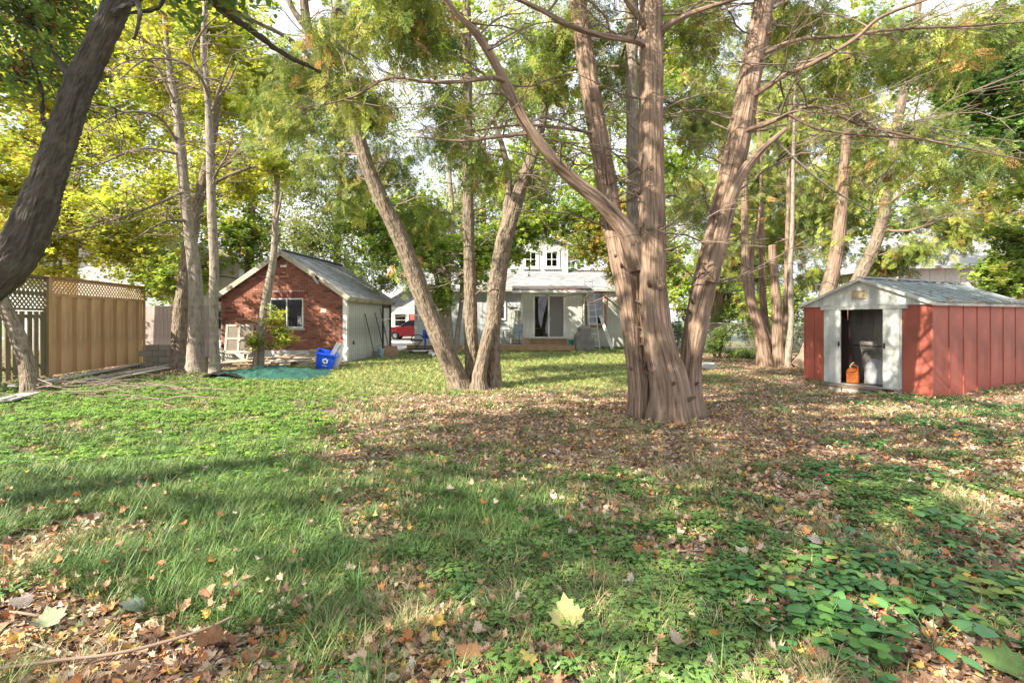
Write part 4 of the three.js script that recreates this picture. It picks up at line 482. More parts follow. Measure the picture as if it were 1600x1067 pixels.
{ // weathered planks lying along the fence
  const defs = [[63, 602, 246, 566, 0.26], [120, 600, 273, 572, 0.2], [0, 634, 48, 617, 0.3], [150, 604, 262, 577, 0.14], [20, 612, 92, 596, 0.2]], lab = ['long weathered grey plank lying along the foot of the tall board fence', 'weathered plank on the lawn side of the longest plank', 'weathered plank end lying at the left edge of the picture', 'narrow split plank lying between the two long planks', 'short grey plank near the small leaning trunk by the fence'];
  defs.forEach(([a, b, c, d, w], i) => { const p = G(a, b), q = G(c, d); p.y += 0.06 + 0.02 * i; q.y += 0.06; const k = thing('weathered_plank', lab[i], 'plank', p.clone()); const u = q.clone().sub(p); beam('plank', V(0, 0, 0), u, w, 0.035, wood([0.52, 0.49, 0.45], 0.9, 1, 0.3), k, V(u.z, 0, -u.x)); const v = u.clone().multiplyScalar(0.4); beam('splinter', V(0.05, 0.03, 0.02), v.add(V(0.05, 0.03, 0.03)), 0.05, 0.02, wood([0.44, 0.4, 0.36]), k, V(u.z, 0, -u.x)); });
}
{ // concrete ring and chain-link fence on the right
  const g = thing('concrete_ring', 'short pale concrete ring lying on the litter left of the cedar clump', 'ring', V(6.0, gy(6.0, -15.9), -15.9)); const q = new THREE.LatheGeometry([[0.26, 0], [0.36, 0], [0.37, 0.05], [0.36, 0.15], [0.33, 0.17], [0.28, 0.16], [0.26, 0.1], [0.26, 0]].map(p => new THREE.Vector2(...p)), 32); part('ring', q, blot([0.45, 0.44, 0.40], 0.95, 2, 0.015), g); part('soil', new THREE.CylinderGeometry(0.27, 0.27, 0.1, 24), S([0.1, 0.075, 0.05], 1), g, V(0, 0.04, 0));
  const f = thing('chain_link_fence', 'grey chain-link fence with thin posts behind the right-hand cedars', 'fence', V(5.5, 0, -23.2)), mb = new MB(), L = 14, H = 1.25, m = S([0.42, 0.44, 0.44], 0.5, { metalness: 0.5 }); for (const s of [1, -1]) for (let c = -H; c < L; c += 0.075) { const a = Math.max(0, c), b = Math.min(L, c + H); if (b - a < 0.03) continue; const fy = x => s > 0 ? x - c : H - (x - c); tube(mb, [{ p: V(a, fy(a) + 0.08, s * 0.003), r: 0.0022 }, { p: V(b, fy(b) + 0.08, s * 0.003), r: 0.0022 }], 3, null, 1, 1, false); }
  const w = part('wire_mesh', mb.geo(), m, f); w.userData.kind = 'stuff'; for (let x = 0; x <= L; x += 2.8) part('post', new THREE.CylinderGeometry(0.026, 0.026, 1.6, 10), m, f, V(x, 0.65, 0)); part('top_rail', wire([V(0, 1.36, 0), V(L, 1.36, 0)], 0.02, 8), m, f);
}

// ---------- trees ----------
const leafMat = (o = {}) => new THREE.MeshPhysicalMaterial({ color: 0xffffff, roughness: 0.95, transmission: o.t ?? 0.45, thickness: 0, side: THREE.DoubleSide, specularIntensity: 0.4 });
const mLeaf = leafMat({ t: 0.55 }), mSpray = leafMat({ t: 0.38 });
const leafOutline = h => [...h, ...h.slice(0, -1).reverse().map(([x, y]) => [-x, y])];
const MAPLE_LOW = leafOutline([[0.06, 0], [0.34, -0.06], [0.30, 0.10], [0.58, 0.30], [0.34, 0.40], [0.22, 0.62], [0, 1]]);
const MAPLE_HI = leafOutline([[0.04, 0], [0.30, -0.12], [0.31, 0.02], [0.60, 0.09], [0.51, 0.23], [0.70, 0.44], [0.48, 0.45], [0.45, 0.60], [0.28, 0.56], [0.29, 0.78], [0.14, 0.80], [0, 1.02]]);
const OVAL = leafOutline([[0.03, 0], [0.2, 0.25], [0.24, 0.5], [0.14, 0.8], [0, 1]]);
function addLeaf(mb, outl, size, M, curl = 0.3, col, width = 1) {
  const f = ([x, y]) => V(x * width * size, (y) * size, size * (-curl * x * x * 1.6 - curl * 0.5 * (y - 0.3) * (y - 0.3))).applyMatrix4(M);
  const c = mb.vert(f([0, 0.32]), 0.5, 0.32, col), r = outl.map(p => mb.vert(f(p), 0.5 + p[0], p[1], col)); for (let i = 0; i < r.length; i++) mb.tri(c, r[i], r[(i + 1) % r.length]);
}
const rotM = (x, y, z, p) => new THREE.Matrix4().makeRotationFromEuler(new THREE.Euler(x, y, z, 'YXZ')).setPosition(p);
function clusterG(n, size, rad, outl, seed, tilt = 0.6, width = 1) {
  const r = mulberry(seed), mb = new MB(), g = () => (r() + r() + r() - 1.5) * 0.8;
  for (let i = 0; i < n; i++) { const k = 0.75 + 0.5 * r(), c = 0.82 + 0.36 * r(); addLeaf(mb, outl, size * k, rotM(-Math.PI / 2 + (r() - 0.3) * tilt * 1.6, r() * 6.28, (r() - 0.5) * tilt, V(g() * rad, g() * rad * 0.7, g() * rad)), 0.15 + 0.4 * r(), C(c, c, c * (0.85 + 0.3 * r())), width); }
  return mb.geo();
}
function sprayG(seed, L = 0.34) {                                     // flat drooping frond of scale-leaved cedar
  const r = mulberry(seed), mb = new MB();
  const strip = (a, b, w, k) => { const d = b.clone().sub(a).normalize(), s = V(-d.y, d.x, 0).multiplyScalar(w), c = C(k, k, k * 0.95), m = a.clone().lerp(b, 0.55), i0 = mb.vert(a, 0, 0, c), i1 = mb.vert(m.clone().add(s), 0, 0, c), i2 = mb.vert(b, 0, 0, c), i3 = mb.vert(m.clone().sub(s), 0, 0, c); mb.tri(i0, i1, i2); mb.tri(i0, i2, i3); };
  const n = 13; for (let i = 0; i < n; i++) { const t = 0.08 + 0.9 * i / n, s = i % 2 ? 1 : -1, o = V(0, t * L, -0.10 * L * t * t), l = L * 0.42 * (1 - 0.75 * t) * (0.8 + 0.4 * r()) + 0.02, a = 0.65 + 0.35 * r(); const dir = V(s * Math.sin(a), Math.cos(a), -0.2 * r()); const e = o.clone().addScaledVector(dir, l); strip(o, e, 0.0075, 0.9 + 0.2 * r()); const m = Math.max(2, Math.round(l / 0.03)); for (let j = 1; j <= m; j++) { const q = o.clone().addScaledVector(dir, l * j / (m + 0.6)), sj = j % 2 ? 1 : -1, b = Math.atan2(dir.x, dir.y) + sj * (0.6 + 0.3 * r()), l2 = (0.028 + 0.03 * (1 - j / m)) * (0.7 + 0.6 * r()); strip(q, q.clone().add(V(Math.sin(b) * l2, Math.cos(b) * l2, (r() - 0.6) * 0.02)), 0.0085, 0.78 + 0.44 * r()); } }
  strip(V(0, 0, 0), V(0, L, -0.1 * L), 0.004, 0.8); return mb.geo();
}
const pick = (r, list) => { let t = r() * list.reduce((a, b) => a + b[0], 0); for (const e of list) if ((t -= e[0]) <= 0) return e[1]; return list[0][1]; };
const KIND = {
  yellowMaple: { geo: clusterG(9, 0.115, 0.17, MAPLE_LOW, 3), mat: mLeaf, pal: [[6, [0.60, 0.60, 0.075]], [4, [0.50, 0.56, 0.07]], [2, [0.30, 0.40, 0.06]], [1.2, [0.58, 0.47, 0.07]], [0.3, [0.38, 0.18, 0.06]]], v: 0.3 },
  greenMaple: { geo: clusterG(9, 0.12, 0.18, MAPLE_LOW, 5), mat: mLeaf, pal: [[5, [0.32, 0.45, 0.06]], [4, [0.43, 0.54, 0.07]], [1.5, [0.18, 0.29, 0.045]], [1.8, [0.54, 0.50, 0.08]]], v: 0.3 },
  darkMaple: { geo: clusterG(8, 0.13, 0.18, MAPLE_LOW, 7), mat: mLeaf, pal: [[5, [0.10, 0.21, 0.04]], [4, [0.16, 0.28, 0.045]], [1, [0.22, 0.26, 0.05]], [0.3, [0.26, 0.12, 0.05]]], v: 0.3 },
  goldLeaf: { geo: clusterG(10, 0.10, 0.16, MAPLE_LOW, 9), mat: mLeaf, pal: [[4, [0.50, 0.40, 0.06]], [3, [0.30, 0.34, 0.05]], [2, [0.19, 0.27, 0.045]], [1, [0.5, 0.28, 0.07]]], v: 0.3 },
  fineLeaf: { geo: clusterG(12, 0.085, 0.17, OVAL, 13, 0.9), mat: mLeaf, pal: [[5, [0.12, 0.20, 0.045]], [3, [0.20, 0.27, 0.05]], [1, [0.30, 0.12, 0.05]]], v: 0.3 },
  paleFine: { geo: clusterG(12, 0.10, 0.2, OVAL, 17, 0.9), mat: mLeaf, pal: [[5, [0.33, 0.37, 0.10]], [3, [0.24, 0.32, 0.08]], [2, [0.40, 0.38, 0.14]]], v: 0.25 },
  cedar: { geo: sprayG(19), mat: mSpray, spray: true, pal: [[5, [0.20, 0.27, 0.06]], [4, [0.33, 0.38, 0.075]], [3, [0.09, 0.14, 0.04]], [2, [0.48, 0.46, 0.11]], [0.7, [0.40, 0.22, 0.08]]], v: 0.3 },
  bush: { geo: clusterG(14, 0.06, 0.12, OVAL, 23, 0.9), mat: mLeaf, pal: [[5, [0.15, 0.25, 0.04]], [3, [0.24, 0.32, 0.05]], [1, [0.08, 0.14, 0.03]]], v: 0.3 },
};
const wobCedar = sd => (th, len, r) => { const c = Math.cos(th), s = Math.sin(th), low = Math.exp(-len / 1.1); return r * (0.05 * nz(c * 1.3 + sd, len * 0.9, s * 1.3) + (0.10 * low + 0.025) * Math.sin(th * 5 + 1.2 * Math.sin(len * 0.8 + sd) + sd)) + r * 0.5 * Math.exp(-len / 0.22) * (0.45 + 0.55 * Math.sin(th * 4 + sd * 2)) + Math.min(0.02, r * 0.16) * nz(c * r * 30 + sd, len * 2.2, s * r * 30) + Math.min(0.006, r * 0.06) * nz(c * r * 110, len * 7, s * r * 110 + sd); };
const wobMaple = sd => (th, len, r) => { const c = Math.cos(th), s = Math.sin(th); return r * 0.09 * nz(c * 1.2 + sd, len * 1.3, s * 1.2) + r * 0.35 * Math.exp(-len / 0.28) * (0.5 + 0.5 * Math.sin(th * 4 + sd)) + Math.min(0.012, r * 0.1) * nz(c * r * 32 + sd, len * 7, s * r * 32) + Math.min(0.006, r * 0.06) * nz(c * r * 70, len * 16, s * r * 70 + sd); };
const wobDark = sd => (th, len, r) => { const c = Math.cos(th), s = Math.sin(th); return r * 0.07 * nz(c * 1.2 + sd, len * 2, s * 1.2) + 0.016 * nz(c * r * 26 + sd, len * 9, s * r * 26) + 0.009 * nz(c * r * 75, len * 30, s * r * 75 + sd); };
const quatTo = (dir, roll) => new THREE.Quaternion().setFromUnitVectors(V(0, 1, 0), dir).multiply(new THREE.Quaternion().setFromAxisAngle(V(0, 1, 0), roll));
function twigTo(mb, a, b, r0, r1, sag, seg = 4, n = 5) {
  const L = a.distanceTo(b), w = V(G3(), G3() * 0.5, G3()).multiplyScalar(L * 0.06), S = [], side = V(0, sag * L, 0);
  for (let i = 0; i <= n; i++) { const t = i / n, k = 4 * t * (1 - t); S.push({ p: a.clone().lerp(b, t).addScaledVector(side, k).addScaledVector(w, Math.sin(t * 7)), r: lerp(r0, r1, t) }); }
  tube(mb, S, seg, null, 0.5, 1, false); return S;
}
let copies = 0;
function makeTree(o) {
  rnd = mulberry(o.seed); const base = o.base, T = thing(o.name, o.label, o.category ?? 'tree', base, 0, o.group), neg = base.clone().negate(), samples = [];
  let si = 0; for (const s of o.stems) {
    const K = s.pts.map(q => q.w ? { p: V(q.w[0], q.w[1], q.w[2]), r: q.w[3] } : { p: P(q[0], q[1], q[2]), r: q[3] / 1600 * q[2] / Math.hypot(1, (q[0] - 800) / 800) });
    const L = K.slice(1).reduce((a, k, i) => a + k.p.distanceTo(K[i].p), 0), near = K[0].p.distanceTo(camera.position), step = s.step ?? (near < 9 ? 0.02 : near < 14 ? 0.035 : 0.1), rm = Math.max(...K.map(k => k.r));
    const Sm = curve(K, Math.max(6, Math.min(420, Math.round(L / step)))), mb = new MB(), seg = s.seg ?? (near < 9 ? (rm > 0.12 ? 56 : 24) : near < 14 ? (rm > 0.12 ? 36 : 16) : rm > 0.1 ? 20 : 9);
    const wf = (s.wob ?? o.wob ?? wobMaple)(o.seed + 3.7 * si++), se = tube(mb, Sm, seg, s.smallWob ? (t, l, r) => wf(t, l + 3, r) : wf, 0.5, 1.0);
    part(s.name ?? 'trunk', mb.geo(se), s.mat ?? o.mat, T, neg); if (!s.noFoliage) for (let i = 0; i < Sm.length; i += Math.max(1, Math.round(Sm.length / 40))) samples.push({ p: Sm[i].p, r: Sm[i].r, s });
  }
  const tw = new MB(), TS = o.twigScale ?? 1.25;
  // bare twigs along chosen stems
  for (const s of o.stems) if (s.twigs) {
    const own = samples.filter(q => q.s === s); for (let k = 0; k < s.twigs; k++) {
      const q = own[Math.floor((s.from ?? 0.2) * own.length + rnd() * (1 - (s.from ?? 0.2)) * own.length)]; if (!q) continue;
      const a = rnd() * 6.283, l = R(0.5, s.tl ?? 1.6), dir = V(Math.cos(a), R(-0.25, 0.5), Math.sin(a) * 0.8).normalize(), e = q.p.clone().addScaledVector(dir, l), S1 = twigTo(tw, q.p, e, Math.min(0.016, q.r * 0.5), 0.004 * TS, R(-0.08, 0.2), 4, 6);
      for (let m = 0; m < 6; m++) { const f = S1[1 + Math.floor(rnd() * 5)], d2 = dir.clone().add(V(G3(), G3() * 0.8, G3()).multiplyScalar(0.8)).normalize(), l2 = l * R(0.2, 0.5); const S2 = twigTo(tw, f.p, f.p.clone().addScaledVector(d2, l2), 0.0045 * TS, 0.002 * TS, R(-0.1, 0.05), 3, 3); if (rnd() < 0.6) { const d3 = d2.clone().add(V(G3(), G3(), G3()).multiplyScalar(0.7)).normalize(); twigTo(tw, S2[2].p, S2[2].p.clone().addScaledVector(d3, l2 * 0.5), 0.003 * TS, 0.0015 * TS, 0, 3, 2); } }
    }
  }
  const sb = new MB(); for (const s of o.stems) if (s.stubs) { const own = samples.filter(q => q.s === s); for (let k = 0; k < s.stubs; k++) { const i = 3 + Math.floor(rnd() * (own.length - 8)), q = own[i], ax = own[i + 1].p.clone().sub(q.p).normalize(), a = R(-1.6, 1.6) - 0.3, n = V(Math.sin(a), 0, Math.cos(a)); n.addScaledVector(ax, -n.dot(ax)).normalize(); const w = R(0.014, 0.03), l = R(0.02, 0.09), p0 = q.p.clone().addScaledVector(n, q.r * 0.8), tip = q.p.clone().addScaledVector(n, q.r + l).addScaledVector(ax, l * 0.4); tube(sb, [{ p: p0, r: w * 1.9 }, { p: p0.clone().addScaledVector(n, q.r * 0.2), r: w * 1.35 }, { p: tip.clone().lerp(p0, 0.3), r: w }, { p: tip, r: w * 0.8 }], 8); } }
  if (sb.count) { const m = part('branch_stubs', sb.geo(), o.mat, T, neg); m.userData.kind = 'stuff'; }
  const byKind = {};
  for (const b of o.blobs ?? []) {
    const [c0, rad, kind, nT, per, opt = {}] = b, c = Array.isArray(c0) ? P(...c0) : c0, k = KIND[kind], sc = opt.scale ?? 1, spread = (opt.spread ?? 0.16) * 1.7 * sc, RM = opt.scale === 0.9 ? 1 : 1.55;
    let best = null, bd = 1e9; for (const q of samples) { const d = q.p.distanceTo(c) + 1.2 * Math.max(0, q.p.y - c.y + 0.3); if (d < bd) { bd = d; best = q; } }
    let main = null; if (best && bd < (opt.reach ?? 7) && !opt.loose) main = twigTo(tw, best.p, c, Math.min(best.r * 0.45, 0.012 + 0.008 * bd), 0.008, R(0.0, 0.12), 5, 8);
    const list = byKind[kind] ??= [];
    const DN = Math.round(nT * (RM === 1 ? 1 : Array.isArray(c0) ? (k.spray ? 2.1 : 2.5) : 0.8)), per2 = k.spray ? Math.round(per * 1.5) : per;
    for (let t = 0; t < DN; t++) {
      let u; do u = V(R(-1, 1), R(-1, 1), R(-1, 1)); while (u.lengthSq() > 1);
      const e = c.clone().add(V(u.x * rad[0], u.y * rad[1], u.z * rad[2]).multiplyScalar(RM)), st = main ? main[3 + Math.floor(rnd() * 6)].p : c.clone().lerp(e, 0.2), tS = twigTo(tw, st, e, 0.006 * Math.sqrt(sc), 0.002, R(-0.02, 0.12), 3, 4), col = pick(rnd, k.pal), vv = 1 + k.v * R(-1, 1);
      for (let i = 0; i < per2; i++) {
        const f = 0.25 + 0.8 * Math.pow(rnd(), 0.8), q = tS[Math.min(4, Math.round(f * 4))].p.clone().lerp(tS[Math.max(0, Math.round(f * 4) - 1)].p, rnd()), hang = k.spray ? -0.3 * spread : 0; q.add(V(G3() * spread, G3() * spread + hang, G3() * spread));
        const cc = rnd() < 0.25 ? pick(rnd, k.pal) : col, w = vv * R(0.8, 1.2); let Q;
        if (k.spray) Q = quatTo(V(G3() * 0.8 + u.x * 0.3, -0.5 + G3() * 0.5, G3() * 0.8 + u.z * 0.3).normalize(), rnd() * 6.28); else Q = new THREE.Quaternion().setFromEuler(new THREE.Euler(G3() * 0.45, rnd() * 6.28, G3() * 0.45));
        const s = sc * R(0.75, 1.25) * (k.spray ? 0.78 : 0.9); list.push([new THREE.Matrix4().compose(q.add(neg), Q, V(s, s, s)), C(cc[0] * w, cc[1] * w, cc[2] * w)]);
      }
    }
  }
  if (tw.count) { const m = part('twigs', tw.geo(), o.twigMat ?? mTwig, T, neg); m.userData.kind = 'stuff'; }
  for (const [kind, list] of Object.entries(byKind)) { const im = shade(new THREE.InstancedMesh(KIND[kind].geo, KIND[kind].mat, list.length)); im.name = 'crown'; im.userData.kind = 'stuff'; copies += list.length; list.forEach(([m, c], i) => { im.setMatrixAt(i, m); im.setColorAt(i, c); }); KIND[kind].mat.vertexColors = true; T.add(im); }
  return T;
}
const gp = (px, py, sink = 0.12) => { const q = G(px, py); return V(q.x, q.y - sink, q.z); };
const foot = (px, py, d, w) => { const q = P(px, 500, d); return { w: [q.x, gy(q.x, q.z) - 0.15, q.z, w / 1600 * d / Math.hypot(1, (px - 800) / 800)] }; };
const Y = (x, y, z) => V(x, y, z);

// main cedar: several trunks fused at the foot
makeTree({ name: 'cedar_tree', label: 'large multi-trunked cedar with fluted reddish bark standing in the leaf litter', seed: 101, base: V(2.2, 0, -7.55), mat: mCedar, wob: wobCedar,
  stems: [
    { pts: [foot(1046, 0, 7.45, 72), [1044, 600, 7.45, 62], [1033, 555, 7.45, 52], [1024, 500, 7.45, 46], [1020, 440, 7.45, 42], [1020, 380, 7.45, 41], [1018, 250, 7.45, 39], [1018, 120, 7.45, 38], [1018, 0, 7.45, 35], [1017, -220, 7.45, 28]], twigs: 24, from: 0.5, stubs: 14 },
    { pts: [foot(996, 0, 7.55, 36), [997, 600, 7.55, 28], [992, 560, 7.6, 28], [986, 500, 7.65, 32], [973, 420, 7.7, 33], [957, 340, 7.8, 32], [940, 240, 7.9, 30], [918, 110, 8.0, 28], [903, 0, 8.1, 25], [880, -220, 8.3, 20]], twigs: 28, from: 0.35, stubs: 12 },
    { pts: [foot(1084, 0, 7.65, 42), [1078, 600, 7.7, 34], [1080, 560, 7.7, 34], [1089, 500, 7.7, 38], [1102, 440, 7.7, 38], [1114, 395, 7.7, 39], [1137, 300, 7.7, 38], [1160, 190, 7.7, 38], [1178, 90, 7.7, 36], [1194, 0, 7.7, 33], [1215, -220, 7.7, 26]], twigs: 28, from: 0.4, stubs: 14 },
    { pts: [foot(1006, 0, 7.62, 32), [1005, 615, 7.64, 28], [1003, 560, 7.66, 27], [1002, 500, 7.66, 26], [998, 440, 7.66, 24], [992, 400, 7.66, 18]], noFoliage: true },
    { pts: [foot(1066, 0, 7.25, 32), [1060, 625, 7.28, 24], [1048, 570, 7.36, 22], [1036, 510, 7.42, 18]], noFoliage: true },
    { pts: [foot(995, 0, 8.6, 22), [992, 480, 8.6, 21], [990, 350, 8.6, 20], [988, 150, 8.6, 19], [987, 0, 8.6, 18], [987, -200, 8.6, 14]], mat: mPale },
    { name: 'limb', smallWob: true, pts: [[1000, 420, 7.55, 34.4], [985, 370, 7.5, 29.5], [941, 319, 7.4, 23.8], [886, 272, 7.25, 19.7], [847, 228, 7.1, 17.2], [815, 181, 7.0, 16.4], [780, 110, 6.9, 13.9], [749, 59, 6.8, 12.3], [713, 20, 6.7, 9.0], [680, -20, 6.6, 6.6]], twigs: 26, from: 0.3 },
    { name: 'limb', smallWob: true, pts: [[1112, 440, 7.55, 24.6], [1124, 380, 7.45, 22.1], [1143, 310, 7.4, 20.5], [1162, 268, 7.35, 16.4], [1193, 232, 7.3, 12.3], [1229, 201, 7.2, 7.4]], noFoliage: true },
    { name: 'limb', smallWob: true, pts: [[1010, 72, 7.4, 11.5], [998, 65, 7.3, 10.7], [949, 57, 7.1, 9.0], [894, 41, 6.8, 8.2], [839, 12, 6.6, 7.4], [790, -10, 6.5, 5.7]], twigs: 7 },
    { name: 'limb', smallWob: true, pts: [[790, 128, 6.9, 9.0], [776, 122, 6.85, 7.4], [713, 128, 6.8, 5.7], [666, 128, 6.8, 4.9], [607, 122, 6.7, 4.1], [552, 151, 6.7, 3.3], [500, 165, 6.6, 2.5]], twigs: 9 },
    { name: 'limb', smallWob: true, pts: [[830, 208, 7.05, 6.6], [772, 214, 7.0, 4.9], [729, 220, 7.0, 4.1], [650, 214, 7.0, 2.5]], twigs: 7 },
    { name: 'limb', smallWob: true, pts: [[930, 208, 7.85, 5.7], [878, 200, 7.7, 4.9], [811, 195, 7.6, 4.1], [740, 205, 7.5, 2.5]], twigs: 7 },
    { name: 'limb', smallWob: true, pts: [[1032, 55, 7.4, 12.3], [1040, 43, 7.3, 10.7], [1065, 28, 7.2, 9.0], [1100, 14, 7.1, 7.4], [1180, -10, 7.0, 5.7]], twigs: 5 },
    { name: 'limb', smallWob: true, pts: [[1010, 45, 7.4, 11.5], [1000, 28, 7.3, 9.8], [985, 8, 7.2, 9.0], [960, -30, 7.1, 6.6]] },
    { name: 'limb', smallWob: true, pts: [[1172, 152, 7.65, 10.7], [1186, 144, 7.5, 9.8], [1225, 118, 7.3, 9.0], [1272, 98, 7.1, 8.2], [1340, 58, 6.9, 7.4], [1372, 30, 6.8, 6.6], [1460, -5, 6.7, 4.9]], twigs: 12 },
    { name: 'limb', smallWob: true, pts: [[1182, 88, 7.65, 9.0], [1245, 63, 7.5, 6.6], [1310, 57, 7.3, 5.7], [1400, 46, 7.1, 4.9], [1520, 40, 7.0, 4.1], [1600, 34, 7.0, 3.3]], twigs: 10 },
    { name: 'limb', smallWob: true, pts: [[1158, 206, 7.65, 9.8], [1175, 201, 7.5, 9.0], [1215, 186, 7.3, 8.2], [1250, 170, 7.2, 6.6], [1278, 166, 7.1, 5.7], [1340, 193, 7.0, 5.7], [1418, 212, 6.9, 4.9], [1512, 232, 6.8, 4.1], [1610, 252, 6.7, 2.5]], twigs: 16 },
    { name: 'limb', smallWob: true, pts: [[1232, 178, 7.2, 5.7], [1276, 200, 7.1, 4.9], [1350, 211, 7.0, 4.1], [1430, 216, 7.0, 3.3], [1500, 222, 7.0, 2.5]], twigs: 8 },
    { name: 'limb', smallWob: true, pts: [[1205, 212, 7.5, 4.9], [1250, 255, 7.6, 4.1], [1300, 295, 7.7, 3.3], [1360, 330, 7.8, 2.5]], twigs: 6, mat: mPale },
  ],
  blobs: [
    [[640, 40, 8.5], [0.9, 0.55, 0.8], 'cedar', 20, 12], [[520, 90, 8.7], [0.8, 0.6, 0.8], 'cedar', 9, 12], [[560, 150, 8.9], [0.4, 0.4, 0.6], 'cedar', 5, 11], [[700, 150, 8.8], [0.5, 0.3, 0.5], 'cedar', 6, 9], [[760, 250, 9.5], [0.5, 0.35, 0.5], 'cedar', 7, 9],
    [[880, 60, 9.6], [0.8, 0.6, 0.8], 'cedar', 15, 11], [[850, 140, 10.2], [0.6, 0.5, 0.6], 'cedar', 10, 10], [[960, 130, 10.7], [0.6, 0.8, 0.5], 'cedar', 12, 10],
    [[1100, 40, 9.4], [0.6, 0.5, 0.7], 'cedar', 12, 10], [[1095, 190, 10.5], [0.5, 0.8, 0.5], 'cedar', 12, 11], [[1090, 330, 10.7], [0.35, 0.6, 0.4], 'cedar', 7, 9],
    [[1260, 30, 8.9], [0.8, 0.45, 0.8], 'cedar', 14, 11], [[1420, 90, 8.8], [0.8, 0.5, 0.7], 'cedar', 10, 10], [[1530, 60, 8.8], [0.6, 0.5, 0.6], 'cedar', 9, 10], [[1300, 130, 9.3], [0.6, 0.4, 0.6], 'cedar', 8, 9], [[1500, 250, 8.8], [0.5, 0.3, 0.5], 'cedar', 6, 9], [[1390, 250, 9.1], [0.6, 0.35, 0.5], 'cedar', 7, 9],
    [Y(1.5, 7.2, -7.5), [2.6, 1.2, 2.4], 'cedar', 45, 12, { scale: 1.2 }], [Y(3.5, 8.5, -7.5), [2.4, 1.2, 2.2], 'cedar', 38, 12, { scale: 1.2 }], [Y(-1.4, 7.0, -6.6), [1.5, 0.9, 1.8], 'cedar', 22, 12, { scale: 1.2 }], [Y(2.2, 10.5, -7.6), [1.6, 1.5, 1.6], 'cedar', 30, 12, { scale: 1.3 }],
  ] });

{ const T = scene.children.find(o => o.name === 'cedar_tree'), b = P(1031, 443, 7.27).sub(T.position), g = new THREE.SphereGeometry(0.075, 24, 16), p = g.attributes.position; for (let i = 0; i < p.count; i++) { const x = p.getX(i), y = p.getY(i), z = p.getZ(i), q = Math.hypot(x, y) / 0.075, k = 1 + 0.12 * Math.sin(q * 16) * (z > 0 ? 1 : 0) + 0.25 * nz(x * 20, y * 20, z * 20); p.setXYZ(i, x * k, y * k * 1.15, z * (z > 0 ? 0.75 - 0.45 * (q < 0.5 ? 1 - q * 2 : 0) : 1)); } g.computeVertexNormals(); part('burl', g, mCedar, T, b).rotation.y = -0.25; part('knot', g, mCedar, T, P(1005, 492, 7.36).sub(T.position)).scale.set(0.5, 0.7, 0.5); part('knot', g, mCedar, T, P(1018, 262, 7.28).sub(T.position)).scale.set(0.4, 0.4, 0.35); part('knot', g, mCedar, T, P(1020, 355, 7.28).sub(T.position)).scale.set(0.45, 0.4, 0.35); }
